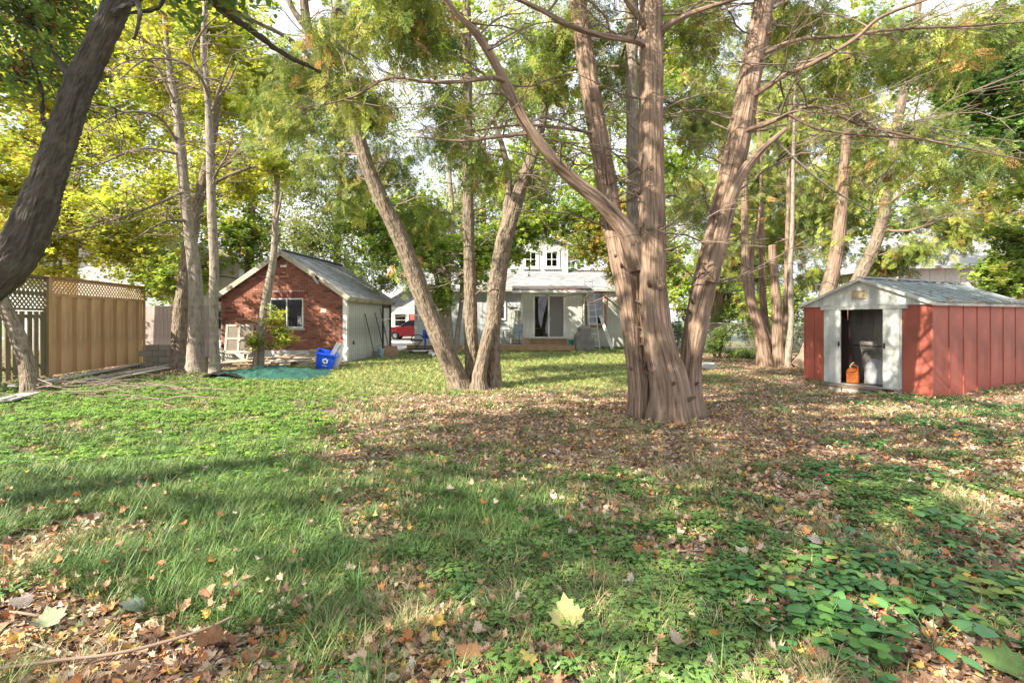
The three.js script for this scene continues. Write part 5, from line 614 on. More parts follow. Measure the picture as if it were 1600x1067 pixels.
// three-stemmed tree in the middle
makeTree({ name: 'maple_tree', label: 'three-stemmed tree with furrowed grey-brown bark in mid-lawn, one stub sawn off', seed: 202, base: V(-0.8, 0, -11.2), mat: mMaple,
  stems: [
    { pts: [foot(722, 0, 11.2, 40), [713, 590, 11.2, 31], [690, 537, 11.1, 28], [666, 480, 11.05, 27], [648, 430, 11.0, 27], [627, 375, 10.9, 26], [602, 325, 10.8, 24], [578, 270, 10.7, 22], [560, 215, 10.6, 21], [530, 150, 10.5, 19], [495, 80, 10.4, 17], [478, 30, 10.3, 15], [470, -120, 10.2, 11]], twigs: 18, from: 0.5 },
    { pts: [foot(738, 0, 11.5, 26), [737, 560, 11.5, 21], [735, 480, 11.5, 20], [733, 400, 11.5, 18], [731, 280, 11.5, 16], [730, 150, 11.5, 15], [729, 0, 11.5, 13], [728, -200, 11.5, 10]], twigs: 46, from: 0.3, tl: 2.2 },
    { pts: [foot(772, 0, 11.35, 32), [771, 590, 11.4, 24], [770, 545, 11.4, 22], [770, 505, 11.45, 24], [776, 450, 11.5, 27], [787, 380, 11.6, 26], [801, 330, 11.6, 24], [815, 285, 11.7, 21], [832, 245, 11.8, 16], [850, 180, 12.0, 11], [858, 90, 12.1, 8]], twigs: 18, from: 0.5 },
    { pts: [foot(749, 0, 11.05, 32), [749, 590, 11.05, 22], [756, 552, 11.1, 19], [764, 518, 11.15, 17], [770, 503, 11.2, 13]], noFoliage: true },
    { name: 'limb', smallWob: true, pts: [[790, 365, 11.6, 16], [793, 325, 11.6, 15], [795, 290, 11.6, 12], [788, 240, 11.6, 9], [772, 190, 11.6, 6]], twigs: 5 },
    { name: 'limb', smallWob: true, pts: [[535, 160, 10.5, 12], [505, 110, 10.3, 9], [450, 60, 10.0, 7], [380, 25, 9.6, 6], [330, -5, 9.3, 5]], twigs: 6 },
    { name: 'limb', smallWob: true, pts: [[500, 90, 10.4, 12], [520, 30, 10.4, 10], [540, -40, 10.4, 8]], twigs: 4 },
    { name: 'limb', smallWob: true, pts: [[480, 45, 10.3, 12], [455, 10, 10.2, 9], [440, -50, 10.2, 7]], twigs: 4 },
  ],
  blobs: [
    [[470, 120, 11.5], [0.9, 0.7, 0.9], 'cedar', 16, 11], [[430, 190, 11.7], [0.6, 0.5, 0.6], 'cedar', 9, 10], [[545, 290, 11.9], [0.45, 0.5, 0.5], 'cedar', 8, 10], [[620, 260, 12.1], [0.6, 0.6, 0.6], 'cedar', 11, 10], [[660, 330, 12.3], [0.5, 0.4, 0.5], 'cedar', 7, 9], [[590, 180, 11.9], [0.6, 0.6, 0.6], 'cedar', 10, 10], [[500, 240, 11.7], [0.5, 0.4, 0.5], 'cedar', 7, 10],
    [[700, 70, 12.8], [0.8, 0.6, 0.7], 'cedar', 10, 10], [[690, 230, 12.8], [0.5, 0.5, 0.5], 'cedar', 7, 9], [[800, 130, 13.3], [0.7, 0.5, 0.6], 'cedar', 9, 10], [[840, 280, 13.3], [0.5, 0.5, 0.5], 'cedar', 7, 9], [[560, 50, 11.7], [0.9, 0.5, 0.8], 'cedar', 12, 10], [[640, 420, 12.7], [0.25, 0.35, 0.3], 'cedar', 4, 8],
    [Y(-2.5, 8.4, -10.8), [2.6, 1.0, 2.4], 'greenMaple', 40, 9], [Y(-0.5, 10.0, -11.5), [2.0, 1.2, 2.0], 'greenMaple', 30, 9],
  ] });

// dark leaning trunk close by on the left; its crown spreads over the near yard
makeTree({ name: 'leaning_tree', label: 'dark leaning trunk close to the left edge, curving up out of the picture', seed: 303, base: V(-4.75, 0, -3.6), mat: mDark, wob: wobDark, twigMat: S([0.05, 0.042, 0.035], 0.9),
  stems: [
    { pts: [{ w: [-4.78, -0.15, -3.45, 0.29] }, { w: [-4.72, 0.8, -3.6, 0.235] }, { w: [-4.45, 1.5, -3.85, 0.2] }, [-30, 450, 4.0, 86], [15, 410, 4.0, 81], [52, 340, 4.0, 69], [76, 270, 4.0, 58], [95, 215, 4.0, 52], [117, 150, 4.0, 51], [150, 75, 4.0, 46], [192, -10, 4.0, 41], [235, -100, 4.0, 38], [280, -240, 4.0, 33], [250, -500, 3.7, 28.8]], step: 0.014, seg: 80 },
    { name: 'limb', pts: [[175, 20, 3.95, 13.4], [214, 5, 3.7, 8.6], [216, 40, 3.6, 5.8], [208, 62, 3.6, 2.9]], seg: 12, step: 0.02 },
    { name: 'limb', pts: [[120, 140, 4.1, 15.4], [70, 62, 4.5, 8.6], [30, 10, 4.7, 6.7], [10, -30, 4.8, 5.8]], seg: 12, step: 0.02, twigs: 5 },
    { name: 'limb', pts: [[95, 205, 4.1, 11.5], [66, 190, 4.4, 6.7], [64, 140, 4.5, 4.8], [35, 60, 4.6, 3.8], [22, 0, 4.7, 2.9]], seg: 10, step: 0.02, twigs: 3 },
    { name: 'limb', pts: [[262, -180, 4.0, 28.8], [300, -110, 4.2, 19.2], [330, -4, 4.6, 13.4], [390, 46, 5.2, 10.6], [450, 88, 5.8, 7.7], [500, 112, 6.2, 4.8]], seg: 12, step: 0.03 },
    { name: 'limb', pts: [[262, -180, 4.0, 25.0], [240, -90, 4.0, 13.4], [252, 5, 4.3, 7.7], [190, 18, 4.4, 5.8], [232, -6, 4.3, 3.8]], seg: 10, step: 0.03, noFoliage: true },
    { name: 'limb', pts: [{ w: [-2.6, 5.0, -3.9, 0.12] }, { w: [-3.6, 6.4, -2.4, 0.08] }, { w: [-5.0, 7.4, -0.2, 0.06] }, { w: [-6.4, 8.0, 1.6, 0.03] }], seg: 10, step: 0.1 },
    { name: 'limb', pts: [{ w: [-2.6, 5.0, -3.9, 0.12] }, { w: [-1.6, 6.6, -2.6, 0.08] }, { w: [-0.8, 7.8, -1.0, 0.05] }], seg: 10, step: 0.1 },
  ],
  blobs: [
    [[40, 20, 4.6], [0.4, 0.35, 0.5], 'fineLeaf', 9, 6, { scale: 0.8 }], [[20, 110, 4.6], [0.25, 0.3, 0.4], 'fineLeaf', 6, 6, { scale: 0.8 }], [[110, 10, 4.6], [0.3, 0.25, 0.4], 'fineLeaf', 5, 6, { scale: 0.8 }], [[300, -60, 4.6], [0.5, 0.35, 0.6], 'fineLeaf', 9, 7],
    [Y(-4.2, 7.2, -1.6), [2.4, 1.2, 2.2], 'greenMaple', 46, 10, { spread: 0.3 }], [Y(-6.6, 8.0, 1.4), [2.6, 1.4, 2.2], 'greenMaple', 46, 10, { spread: 0.3 }], [Y(-1.2, 7.8, -0.6), [2.0, 1.0, 2.0], 'greenMaple', 34, 10, { spread: 0.3 }], [Y(-3.0, 8.6, -4.2), [2.4, 0.9, 2.2], 'greenMaple', 34, 10, { spread: 0.3 }], [Y(-6.8, 7.4, -3.2), [2.0, 1.2, 2.0], 'greenMaple', 34, 10, { spread: 0.3 }], [Y(-9.6, 8.4, 0.2), [2.0, 1.4, 2.2], 'greenMaple', 70, 10, { spread: 0.3, reach: 9 }], [Y(-10.6, 8.6, 3.2), [2.2, 1.2, 2.2], 'greenMaple', 34, 10, { spread: 0.3, reach: 9 }], [Y(-7.2, 9.0, 4.2), [2.2, 1.2, 2.0], 'greenMaple', 30, 10, { spread: 0.3, reach: 9 }],
  ] });

makeTree({ name: 'small_tree', label: 'small bare leaning trunk at the foot of the old fence on the far left', seed: 404, base: gp(48, 612, 0), mat: mMaple,
  stems: [{ pts: [foot(49, 0, 10.7, 40), [44, 585, 10.75, 31], [32, 540, 10.8, 29], [16, 500, 10.9, 27], [-6, 455, 11, 24], [-40, 380, 11.1, 20], [-60, 280, 11.2, 14]] }], blobs: [[[-60, 270, 11.2], [1.2, 0.8, 1.0], 'yellowMaple', 16, 8], [[20, 300, 12], [0.9, 0.7, 0.9], 'yellowMaple', 14, 8]] });

// three trunks by the block wall
makeTree({ name: 'maple_tree', label: 'rough-barked trunk at the block wall, hindmost of the left trio', seed: 505, twigScale: 2.1, base: gp(280, 575, 0), mat: mMaple,
  stems: [{ pts: [foot(280, 0, 16, 34), [279, 545, 16, 26], [283, 480, 16, 25], [291, 420, 16, 24], [300, 360, 16.2, 22], [312, 300, 16.4, 18], [330, 230, 16.6, 13], [345, 120, 16.8, 9]], twigs: 10, from: 0.5 }, { name: 'limb', smallWob: true, pts: [[306, 330, 16.3, 9.6], [330, 290, 16.2, 6.4], [380, 265, 16, 4.8], [420, 255, 15.8, 3.2]], mat: mTwig, twigs: 10, tl: 1.5 }],
  blobs: [[[330, 160, 18.1], [1.2, 1.0, 1.2], 'yellowMaple', 22, 9], [[390, 290, 18.1], [1.0, 0.6, 0.9], 'yellowMaple', 14, 8], [[250, 300, 18.6], [0.9, 0.8, 0.9], 'yellowMaple', 16, 8], [[255, 430, 18.1], [0.7, 0.6, 0.7], 'greenMaple', 14, 9]] });
makeTree({ name: 'maple_tree', label: 'grey trunk with arching bare side branches, middle of the left trio', seed: 606, twigScale: 2.1, base: gp(306, 583, 0), mat: mPale,
  stems: [{ pts: [foot(306, 0, 14.5, 36), [305, 550, 14.5, 28], [306, 490, 14.5, 25], [303, 420, 14.5, 22], [293, 350, 14.5, 19], [284, 260, 14.5, 18], [277, 180, 14.5, 15], [266, 118, 14.5, 11], [256, 20, 14.5, 8], [250, -120, 14.5, 5]], twigs: 20, from: 0.45, tl: 2.2 },
    { name: 'limb', smallWob: true, pts: [[276, 222, 14.4, 6.4], [250, 185, 14.0, 4.8], [222, 175, 13.6, 4.0], [185, 178, 13.2, 3.2], [140, 205, 12.8, 2.4]], mat: mTwig, twigs: 14, tl: 1.5 }, { name: 'limb', smallWob: true, pts: [[278, 240, 14.4, 5.6], [220, 232, 13.9, 4.0], [160, 255, 13.4, 3.2], [100, 282, 13, 2.4]], mat: mTwig, twigs: 14, tl: 1.5 }, { name: 'limb', smallWob: true, pts: [[285, 300, 14.4, 6.4], [222, 328, 13.9, 4.8], [150, 352, 13.4, 3.2], [85, 372, 13, 2.4]], mat: mTwig, twigs: 14, tl: 1.5 }, { name: 'limb', smallWob: true, pts: [[272, 160, 14.4, 5.6], [235, 95, 14.0, 4.0], [200, 95, 13.6, 3.2], [165, 115, 13.2, 2.4]], mat: mTwig, twigs: 12, tl: 1.5 }, { name: 'limb', smallWob: true, pts: [[290, 345, 14.4, 5.6], [260, 345, 14.0, 4.0], [200, 380, 13.6, 3.2]], mat: mTwig, twigs: 8, tl: 1.5 }],
  blobs: [[[240, 120, 15.6], [1.2, 0.8, 1.0], 'yellowMaple', 20, 8], [[180, 220, 15.0], [1.0, 0.6, 0.9], 'yellowMaple', 14, 7], [[170, 330, 15.2], [1.2, 0.6, 0.9], 'yellowMaple', 18, 8], [[250, 0, 16.1], [1.5, 0.8, 1.2], 'yellowMaple', 22, 8]] });
makeTree({ name: 'maple_tree', label: 'straight slim grey trunk, right-hand one of the left trio', seed: 707, twigScale: 2.1, base: gp(335, 588, 0), mat: mPale,
  stems: [{ pts: [foot(336, 0, 13.6, 22), [334, 550, 13.6, 16], [333, 480, 13.6, 15.5], [334, 420, 13.6, 15.5], [330, 320, 13.6, 15], [327, 216, 13.6, 14], [324, 150, 13.6, 11], [317, 79, 13.6, 9], [321, 0, 13.6, 9], [326, -140, 13.6, 6]], twigs: 18, from: 0.4, tl: 2.0 },
    { name: 'limb', smallWob: true, pts: [[331, 172, 13.6, 6.4], [345, 130, 13.5, 4.0], [362, 88, 13.4, 2.4]], mat: mTwig, twigs: 4, tl: 1.5 }, { name: 'limb', smallWob: true, pts: [[330, 165, 13.6, 5.6], [350, 140, 13.7, 4.0], [372, 95, 13.8, 2.4]], mat: mTwig, twigs: 4, tl: 1.5 }, { name: 'limb', smallWob: true, pts: [[325, 150, 13.5, 5.6], [315, 125, 13.2, 4.8], [290, 100, 12.8, 4.0], [230, 92, 12.3, 3.2], [185, 125, 12, 2.4]], mat: mTwig, twigs: 12, tl: 1.5 }, { name: 'limb', smallWob: true, pts: [[330, 300, 13.6, 4.8], [338, 270, 13.5, 4.0], [355, 240, 13.4, 3.2], [358, 225, 13.4, 2.4]], mat: mTwig, twigs: 6, tl: 1.5 }, { name: 'limb', smallWob: true, pts: [[324, 130, 13.6, 5.6], [300, 85, 13.4, 4.0], [318, 45, 13.2, 3.2], [345, 20, 13, 2.4]], mat: mTwig, twigs: 8, tl: 1.5 }],
  blobs: [[[330, 60, 15.0], [1.1, 0.8, 1.0], 'yellowMaple', 18, 8], [[400, 120, 15.6], [0.8, 0.6, 0.8], 'yellowMaple', 12, 8], [[360, -30, 15.1], [1.2, 0.6, 1.0], 'yellowMaple', 14, 8]] });
makeTree({ name: 'young_tree', label: 'thin pale trunk standing before the brick garage window', seed: 808, base: gp(402, 577, 0), mat: mPale,
  stems: [{ pts: [foot(401, 0, 15.4, 21), [406, 540, 15.4, 16], [411, 490, 15.4, 15], [419, 450, 15.4, 14], [427, 400, 15.4, 11.5], [431, 315, 15.4, 10], [433, 205, 15.4, 8], [430, 90, 15.4, 6]], twigs: 12, from: 0.5 }, { name: 'limb', smallWob: true, pts: [[430, 350, 15.4, 6], [437, 320, 15.3, 4], [440, 300, 15.3, 3]] }],
  blobs: [[[436, 170, 15], [0.9, 0.9, 0.9], 'cedar', 18, 10], [[425, 260, 15.2], [0.5, 0.5, 0.6], 'yellowMaple', 8, 7]] });
makeTree({ name: 'sapling', label: 'yellow-green leafy sapling growing round the thin trunk below the garage window', category: 'sapling', seed: 818, base: gp(404, 577, 0), mat: mTwigPale,
  stems: [{ pts: [foot(398, 0, 15.2, 5), [402, 540, 15.2, 4], [415, 510, 15.1, 3], [432, 492, 15.1, 2.5]] }, { name: 'limb', pts: [[404, 530, 15.2, 4], [395, 525, 15.1, 3], [372, 535, 15, 2]] }],
  blobs: [[[428, 500, 15.1], [0.32, 0.26, 0.25], 'yellowMaple', 10, 5, { scale: 0.9, spread: 0.1 }], [[440, 520, 15.1], [0.28, 0.2, 0.25], 'yellowMaple', 8, 5, { scale: 0.9, spread: 0.1 }], [[396, 532, 15.1], [0.2, 0.12, 0.2], 'yellowMaple', 4, 5, { scale: 0.8, spread: 0.08 }], [[452, 532, 15.1], [0.2, 0.1, 0.2], 'yellowMaple', 4, 4, { scale: 0.8, spread: 0.08 }]] });

// cedars on the right
makeTree({ name: 'cedar_tree', label: 'clump of six slender cedar stems spreading from one foot left of the shed', seed: 909, base: gp(1215, 572, 0), mat: mCedar, wob: wobMaple,
  stems: [
    { pts: [foot(1197, 0, 16.5, 27.2), [1192, 540, 16.5, 23.1], [1183, 500, 16.5, 17.7], [1170, 460, 16.5, 14.3], [1165, 400, 16.5, 12.9], [1164, 320, 16.5, 10.9], [1163, 200, 16.5, 7.5]], twigs: 8, from: 0.5 },
    { pts: [foot(1212, 0, 16.6, 23.1), [1208, 550, 16.6, 16.3], [1194, 515, 16.6, 12.9], [1180, 480, 16.6, 10.2], [1174, 440, 16.6, 9.5], [1176, 390, 16.7, 8.2], [1186, 340, 16.8, 6.1], [1190, 200, 17, 4.8]], twigs: 6, from: 0.5 },
    { pts: [foot(1210, 0, 17, 20.4), [1200, 530, 17, 13.6], [1193, 470, 17, 11.6], [1191, 400, 17, 10.2], [1189, 300, 17, 8.2], [1185, 160, 17, 6.1]], twigs: 6, from: 0.5 },
    { pts: [foot(1217, 0, 16.4, 27.2), [1216, 535, 16.4, 18.4], [1214, 480, 16.4, 16.3], [1209, 420, 16.4, 13.6], [1207, 383, 16.4, 12.2]], noFoliage: true },
    { pts: [foot(1226, 0, 16.3, 20.4), [1233, 545, 16.3, 12.2], [1237, 500, 16.3, 9.5], [1235, 430, 16.3, 8.8], [1238, 370, 16.3, 7.5], [1240, 260, 16.3, 6.1], [1243, 120, 16.3, 4.1]], twigs: 8, from: 0.5, mat: mPale },
    { pts: [foot(1222, 0, 17.2, 17.7), [1227, 520, 17.2, 10.9], [1230, 430, 17.2, 9.5], [1232, 330, 17.2, 7.5], [1236, 160, 17.2, 5.4]], twigs: 5, from: 0.5 },
  ],
  blobs: [[[1160, 290, 17.3], [0.8, 0.9, 0.8], 'cedar', 22, 11], [[1230, 220, 17.3], [1.1, 0.9, 1.0], 'cedar', 28, 11], [[1270, 330, 17.8], [0.9, 0.7, 0.9], 'cedar', 24, 11], [[1200, 370, 18.8], [0.6, 0.4, 0.6], 'cedar', 10, 9], [[1150, 160, 17.8], [1.0, 0.9, 1.0], 'cedar', 24, 11], [[1280, 430, 18.2], [0.5, 0.5, 0.5], 'cedar', 12, 10], [[1220, 60, 17.8], [1.4, 1.0, 1.2], 'cedar', 28, 11]] });
makeTree({ name: 'cedar_tree', label: 'reddish trunk hung with ivy far back between the big cedar and the stem clump', seed: 919, base: V(9.6, 0, -24.2), mat: mCedar, wob: wobMaple,
  stems: [{ pts: [foot(1118, 0, 24, 24.5), [1120, 500, 24, 19.7], [1124, 420, 24, 17.7], [1128, 300, 24, 14.3], [1130, 120, 24, 9.5]], twigs: 5 }],
  blobs: [[[1118, 430, 23.6], [0.7, 0.9, 0.7], 'cedar', 20, 10, { scale: 1.2 }], [[1150, 350, 24], [1.2, 1.0, 1.0], 'cedar', 26, 10, { scale: 1.3 }], [[1080, 300, 24], [1.1, 1.2, 1.0], 'cedar', 26, 10, { scale: 1.3 }], [[1110, 150, 24], [1.8, 1.8, 1.4], 'cedar', 40, 10, { scale: 1.4 }], [[1130, 495, 23.6], [0.5, 0.35, 0.5], 'bush', 10, 8]] });
makeTree({ name: 'cedar_tree', label: 'thick cedar with flared foot directly behind the red shed, two diverging trunks', seed: 929, base: V(9.2, 0, -16.4), mat: mCedar, wob: wobMaple,
  stems: [
    { pts: [foot(1252, 0, 16.4, 48.0), [1266, 555, 16.4, 36.8], [1284, 500, 16.3, 28.8], [1296, 450, 16.3, 26.4], [1308, 390, 16.3, 24.0], [1316, 320, 16.3, 20.0], [1322, 220, 16.3, 15.2], [1326, 80, 16.3, 10.4]], twigs: 12, from: 0.4 },
    { pts: [foot(1270, 0, 16.5, 40.0), [1300, 530, 16.4, 28.8], [1326, 470, 16.3, 24.0], [1350, 420, 16.2, 23.2], [1374, 365, 16.1, 20.8], [1388, 300, 16, 18.4], [1396, 230, 16, 16.8], [1412, 150, 16, 15.2], [1428, 80, 16, 13.6], [1436, 0, 16, 11.2], [1440, -120, 16, 7.2]], twigs: 18, from: 0.4, mat: mMaple },
    { name: 'limb', smallWob: true, pts: [[1385, 320, 16, 7.2], [1430, 290, 15.7, 4.8], [1490, 275, 15.3, 3.2], [1560, 290, 15, 2.4]], twigs: 7 }, { name: 'limb', smallWob: true, pts: [[1380, 360, 16, 6.4], [1420, 360, 15.6, 4.8], [1480, 340, 15.2, 3.2]], twigs: 6 },
  ],
  blobs: [[[1330, 300, 16.8], [0.9, 0.9, 0.9], 'cedar', 24, 11], [[1400, 400, 16.6], [0.8, 0.4, 0.7], 'cedar', 18, 11], [[1300, 380, 16.8], [0.5, 0.5, 0.5], 'cedar', 13, 10], [[1460, 330, 16.2], [0.9, 0.5, 0.8], 'cedar', 18, 10], [[1510, 370, 15.8], [0.6, 0.3, 0.5], 'cedar', 16, 9], [[1450, 385, 15.6], [0.6, 0.25, 0.5], 'cedar', 14, 9], [[1560, 350, 15.6], [0.5, 0.3, 0.5], 'cedar', 12, 9], [[1340, 180, 16.8], [1.1, 0.9, 1.0], 'cedar', 26, 11], [[1450, 200, 16.8], [1.2, 0.8, 1.0], 'cedar', 22, 10], [[1380, 60, 16.8], [1.4, 0.9, 1.2], 'cedar', 26, 11], [[1540, 150, 16.8], [1.2, 0.9, 1.0], 'cedar', 20, 10], [[1540, 320, 16.8], [0.7, 0.4, 0.7], 'goldLeaf', 8, 8]] });
makeTree({ name: 'maple_tree', label: 'maple with deep green leaves overhanging from the right edge above the shed', seed: 939, base: V(13.6, 0, -10.2), mat: mMaple,
  stems: [{ pts: [{ w: [13.6, -0.15, -10.2, 0.22] }, { w: [13.5, 2.5, -10.2, 0.17] }, { w: [13.3, 5.0, -10.3, 0.12] }, { w: [13.2, 8, -10.4, 0.06] }] }, { name: 'limb', pts: [{ w: [13.4, 3.8, -10.2, 0.07] }, { w: [12.3, 5.0, -10.8, 0.045] }, { w: [10.9, 5.6, -11.3, 0.02] }] }, { name: 'limb', pts: [{ w: [13.5, 1.9, -10.4, 0.05] }, { w: [13.3, 2.4, -12.4, 0.03] }, { w: [13.6, 2.6, -14, 0.02] }] }],
  blobs: [[[1530, 120, 11.2], [0.9, 0.5, 0.8], 'darkMaple', 22, 9], [[1590, 200, 11], [0.6, 0.5, 0.7], 'darkMaple', 16, 9], [[1570, 40, 11], [0.9, 0.4, 0.8], 'darkMaple', 14, 9], [[1590, 290, 12], [0.4, 0.4, 0.6], 'greenMaple', 10, 8], [[1575, 425, 14], [0.5, 0.45, 0.6], 'greenMaple', 22, 9], [[1600, 370, 14], [0.5, 0.5, 0.6], 'greenMaple', 16, 9], [[1560, 455, 14.2], [0.5, 0.12, 0.5], 'greenMaple', 8, 8], [Y(13, 8.5, -10.4), [2.2, 1.4, 2.0], 'darkMaple', 30, 9]] });

// middle distance
makeTree({ name: 'maple_tree', label: 'slender tree with three tan stems and bright green leaves in front of the house', seed: 949, base: V(-2.75, 0, -22.3), mat: mPale,
  stems: [{ pts: [foot(706, 0, 22, 16), [702, 530, 22, 13], [699, 480, 22, 12.5], [700, 420, 22, 11], [706, 350, 22, 9], [700, 240, 22, 6]] }, { pts: [foot(703, 0, 22.1, 13), [697, 520, 22, 9], [688, 480, 22, 7.5], [683, 440, 22, 7], [672, 400, 22, 5.5], [655, 370, 22, 4]] }, { pts: [foot(709, 0, 22.1, 11), [715, 520, 22.1, 8], [721, 470, 22.1, 6.5], [722, 420, 22, 6], [728, 350, 22, 4]] }, { name: 'limb', pts: [[701, 450, 22, 8], [690, 430, 21.9, 6], [668, 412, 21.8, 4], [655, 402, 21.7, 3]] }],
  blobs: [[[600, 390, 21.5], [1.4, 0.9, 1.2], 'greenMaple', 34, 10, { spread: 0.25 }], [[680, 400, 21.5], [1.2, 0.9, 1.2], 'greenMaple', 30, 10, { spread: 0.25 }], [[760, 390, 21.8], [1.2, 0.8, 1.2], 'greenMaple', 26, 10, { spread: 0.25 }], [[650, 330, 22], [1.8, 0.9, 1.4], 'greenMaple', 36, 10, { spread: 0.25 }], [[830, 360, 22], [1.1, 0.7, 1.1], 'greenMaple', 26, 10, { spread: 0.25 }], [[800, 400, 22], [0.7, 0.5, 0.9], 'greenMaple', 14, 9, { spread: 0.22 }], [[870, 350, 22], [0.9, 0.6, 0.9], 'greenMaple', 20, 9, { spread: 0.25 }], [[840, 300, 22], [1.4, 0.8, 1.1], 'greenMaple', 22, 9, { spread: 0.25 }], [[560, 350, 22], [1.2, 0.8, 1.2], 'greenMaple', 24, 10, { spread: 0.25 }], [[740, 430, 21.6], [0.8, 0.35, 0.8], 'greenMaple', 10, 9, { spread: 0.2 }], [[590, 440, 21.5], [0.5, 0.3, 0.5], 'goldLeaf', 8, 8], [[690, 460, 21.5], [0.5, 0.6, 0.5], 'greenMaple', 10, 8]] });
makeTree({ name: 'maple_tree', label: 'yellow and orange turning tree beside the house, behind the big cedar', seed: 959, base: V(4.9, 0, -21.2), mat: mPale,
  stems: [{ pts: [foot(985, 0, 21.2, 14), [980, 480, 21.2, 11], [972, 400, 21.2, 9], [960, 320, 21.2, 7], [950, 220, 21.2, 5]] }],
  blobs: [[[930, 380, 20.8], [1.0, 0.9, 1.0], 'goldLeaf', 34, 10, { spread: 0.22 }], [[965, 425, 20.8], [0.5, 0.35, 0.8], 'goldLeaf', 9, 9], [[900, 340, 21], [1.0, 0.6, 1.0], 'greenMaple', 20, 9], [[960, 330, 21], [1.1, 0.7, 1.0], 'goldLeaf', 20, 9], [[1050, 400, 22], [0.8, 0.8, 0.9], 'greenMaple', 18, 9]] });
makeTree({ name: 'shrub', label: 'rounded bright green shrub at the foot of the far reddish trunk', category: 'shrub', seed: 969, base: V(8.0, 0, -20), mat: mTwig,
  stems: [{ name: 'stem', pts: [foot(1118, 0, 20, 6), [1115, 545, 20, 4], [1110, 530, 20, 3]] }, { name: 'stem', pts: [foot(1122, 0, 20, 5), [1128, 545, 20, 3], [1134, 535, 20, 2]] }], blobs: [[[1118, 540, 20], [0.52, 0.38, 0.5], 'bush', 60, 9, { spread: 0.09, scale: 0.9 }], [[1125, 520, 20], [0.4, 0.3, 0.4], 'bush', 26, 8, { spread: 0.09, scale: 0.9 }]] });
makeTree({ name: 'shrub', label: 'low green creeper and weeds along the chain-link fence', category: 'shrub', seed: 970, base: V(8.6, 0, -20.6), mat: mTwig,
  stems: [{ name: 'stem', pts: [foot(1160, 0, 20.5, 5), [1165, 555, 20.5, 3], [1175, 540, 20.5, 2]] }], blobs: [[[1160, 556, 20], [0.7, 0.14, 0.5], 'bush', 26, 8, { spread: 0.1 }], [[1195, 520, 21], [0.5, 0.5, 0.5], 'bush', 22, 8, { spread: 0.14 }], [[1150, 470, 24.5], [0.9, 0.7, 0.4], 'greenMaple', 22, 9], [[1230, 470, 24.5], [1.2, 0.8, 0.4], 'greenMaple', 24, 9]] });

// behind the fences and the houses
const far = { scale: 1.6, spread: 0.34, reach: 12 };
makeTree({ name: 'maple_tree', label: 'broad yellow-green maple beyond the tall board fence on the left', seed: 979, base: V(-16.5, 0, -19), mat: mMaple,
  stems: [{ pts: [{ w: [-16.5, -0.1, -19, 0.26] }, { w: [-16.4, 3, -19, 0.2] }, { w: [-16.2, 7, -19, 0.13] }, { w: [-16, 10, -19, 0.06] }] }],
  blobs: [[[30, 370, 17], [1.6, 1.1, 1.3], 'yellowMaple', 34, 10, { scale: 1.2, spread: 0.25 }], [[130, 330, 17.5], [1.7, 1.2, 1.4], 'yellowMaple', 36, 10, { scale: 1.2, spread: 0.25 }], [[60, 240, 18], [2, 1.2, 1.5], 'yellowMaple', 36, 10, { scale: 1.2, spread: 0.25 }], [[180, 200, 18.5], [1.8, 1.2, 1.5], 'yellowMaple', 30, 10, { scale: 1.2, spread: 0.25 }], [[210, 390, 18], [1.1, 0.8, 1.1], 'yellowMaple', 22, 9, { scale: 1.2, spread: 0.25 }], [[20, 130, 18], [1.6, 1.1, 1.4], 'yellowMaple', 20, 9, far], [[110, 60, 18], [2, 1.2, 1.6], 'yellowMaple', 22, 9, far], [[70, 430, 17], [0.9, 0.35, 0.9], 'yellowMaple', 12, 9], [Y(-15, 10.5, -18), [3, 1.6, 2.6], 'yellowMaple', 40, 9, far]] });
makeTree({ name: 'maple_tree', label: 'tall yellow maple behind the brick garage and the pale fence', seed: 989, base: V(-13.2, 0, -25.5), mat: mMaple,
  stems: [{ pts: [{ w: [-13.2, -0.1, -25.5, 0.3] }, { w: [-13.1, 4, -25.5, 0.22] }, { w: [-12.9, 9, -25.5, 0.14] }, { w: [-12.8, 14, -25.5, 0.06] }] }],
  blobs: [[[240, 330, 25], [2.0, 1.5, 1.8], 'yellowMaple', 32, 10, far], [[350, 270, 25], [2.2, 1.6, 1.8], 'yellowMaple', 34, 10, far], [[280, 160, 25.5], [2.6, 1.8, 2.0], 'yellowMaple', 36, 10, far], [[400, 160, 26], [2.2, 1.6, 2.0], 'yellowMaple', 28, 10, far], [[380, 370, 25], [1.5, 1.1, 1.4], 'greenMaple', 22, 10, far], [[250, 430, 24.5], [1.2, 0.8, 1.2], 'greenMaple', 20, 10, far], [[330, 40, 26], [3, 1.6, 2.2], 'yellowMaple', 30, 9, far], [[190, 60, 26], [2, 1.6, 2.0], 'yellowMaple', 22, 9, far]] });
makeTree({ name: 'ash_tree', label: 'tall pale green tree far behind the garage roof', seed: 999, base: V(-12.5, 0, -36), mat: mMaple,
  stems: [{ pts: [{ w: [-12.5, -0.1, -36, 0.35] }, { w: [-12.3, 6, -36, 0.25] }, { w: [-12, 14, -36, 0.1] }] }],
  blobs: [[[470, 380, 34], [2.6, 1.6, 2], 'paleFine', 34, 10, { ...far, scale: 2 }], [[540, 330, 35], [2.6, 1.8, 2], 'paleFine', 30, 10, { ...far, scale: 2 }], [[440, 290, 35], [2.8, 2, 2], 'paleFine', 30, 10, { ...far, scale: 2 }], [[520, 210, 36], [3, 2, 2.2], 'paleFine', 24, 10, { ...far, scale: 2 }], [[450, 130, 36], [3, 2.2, 2.2], 'paleFine', 24, 10, { ...far, scale: 2 }], [[560, 420, 34], [2, 0.8, 1.6], 'paleFine', 18, 9, { ...far, scale: 2 }]] });
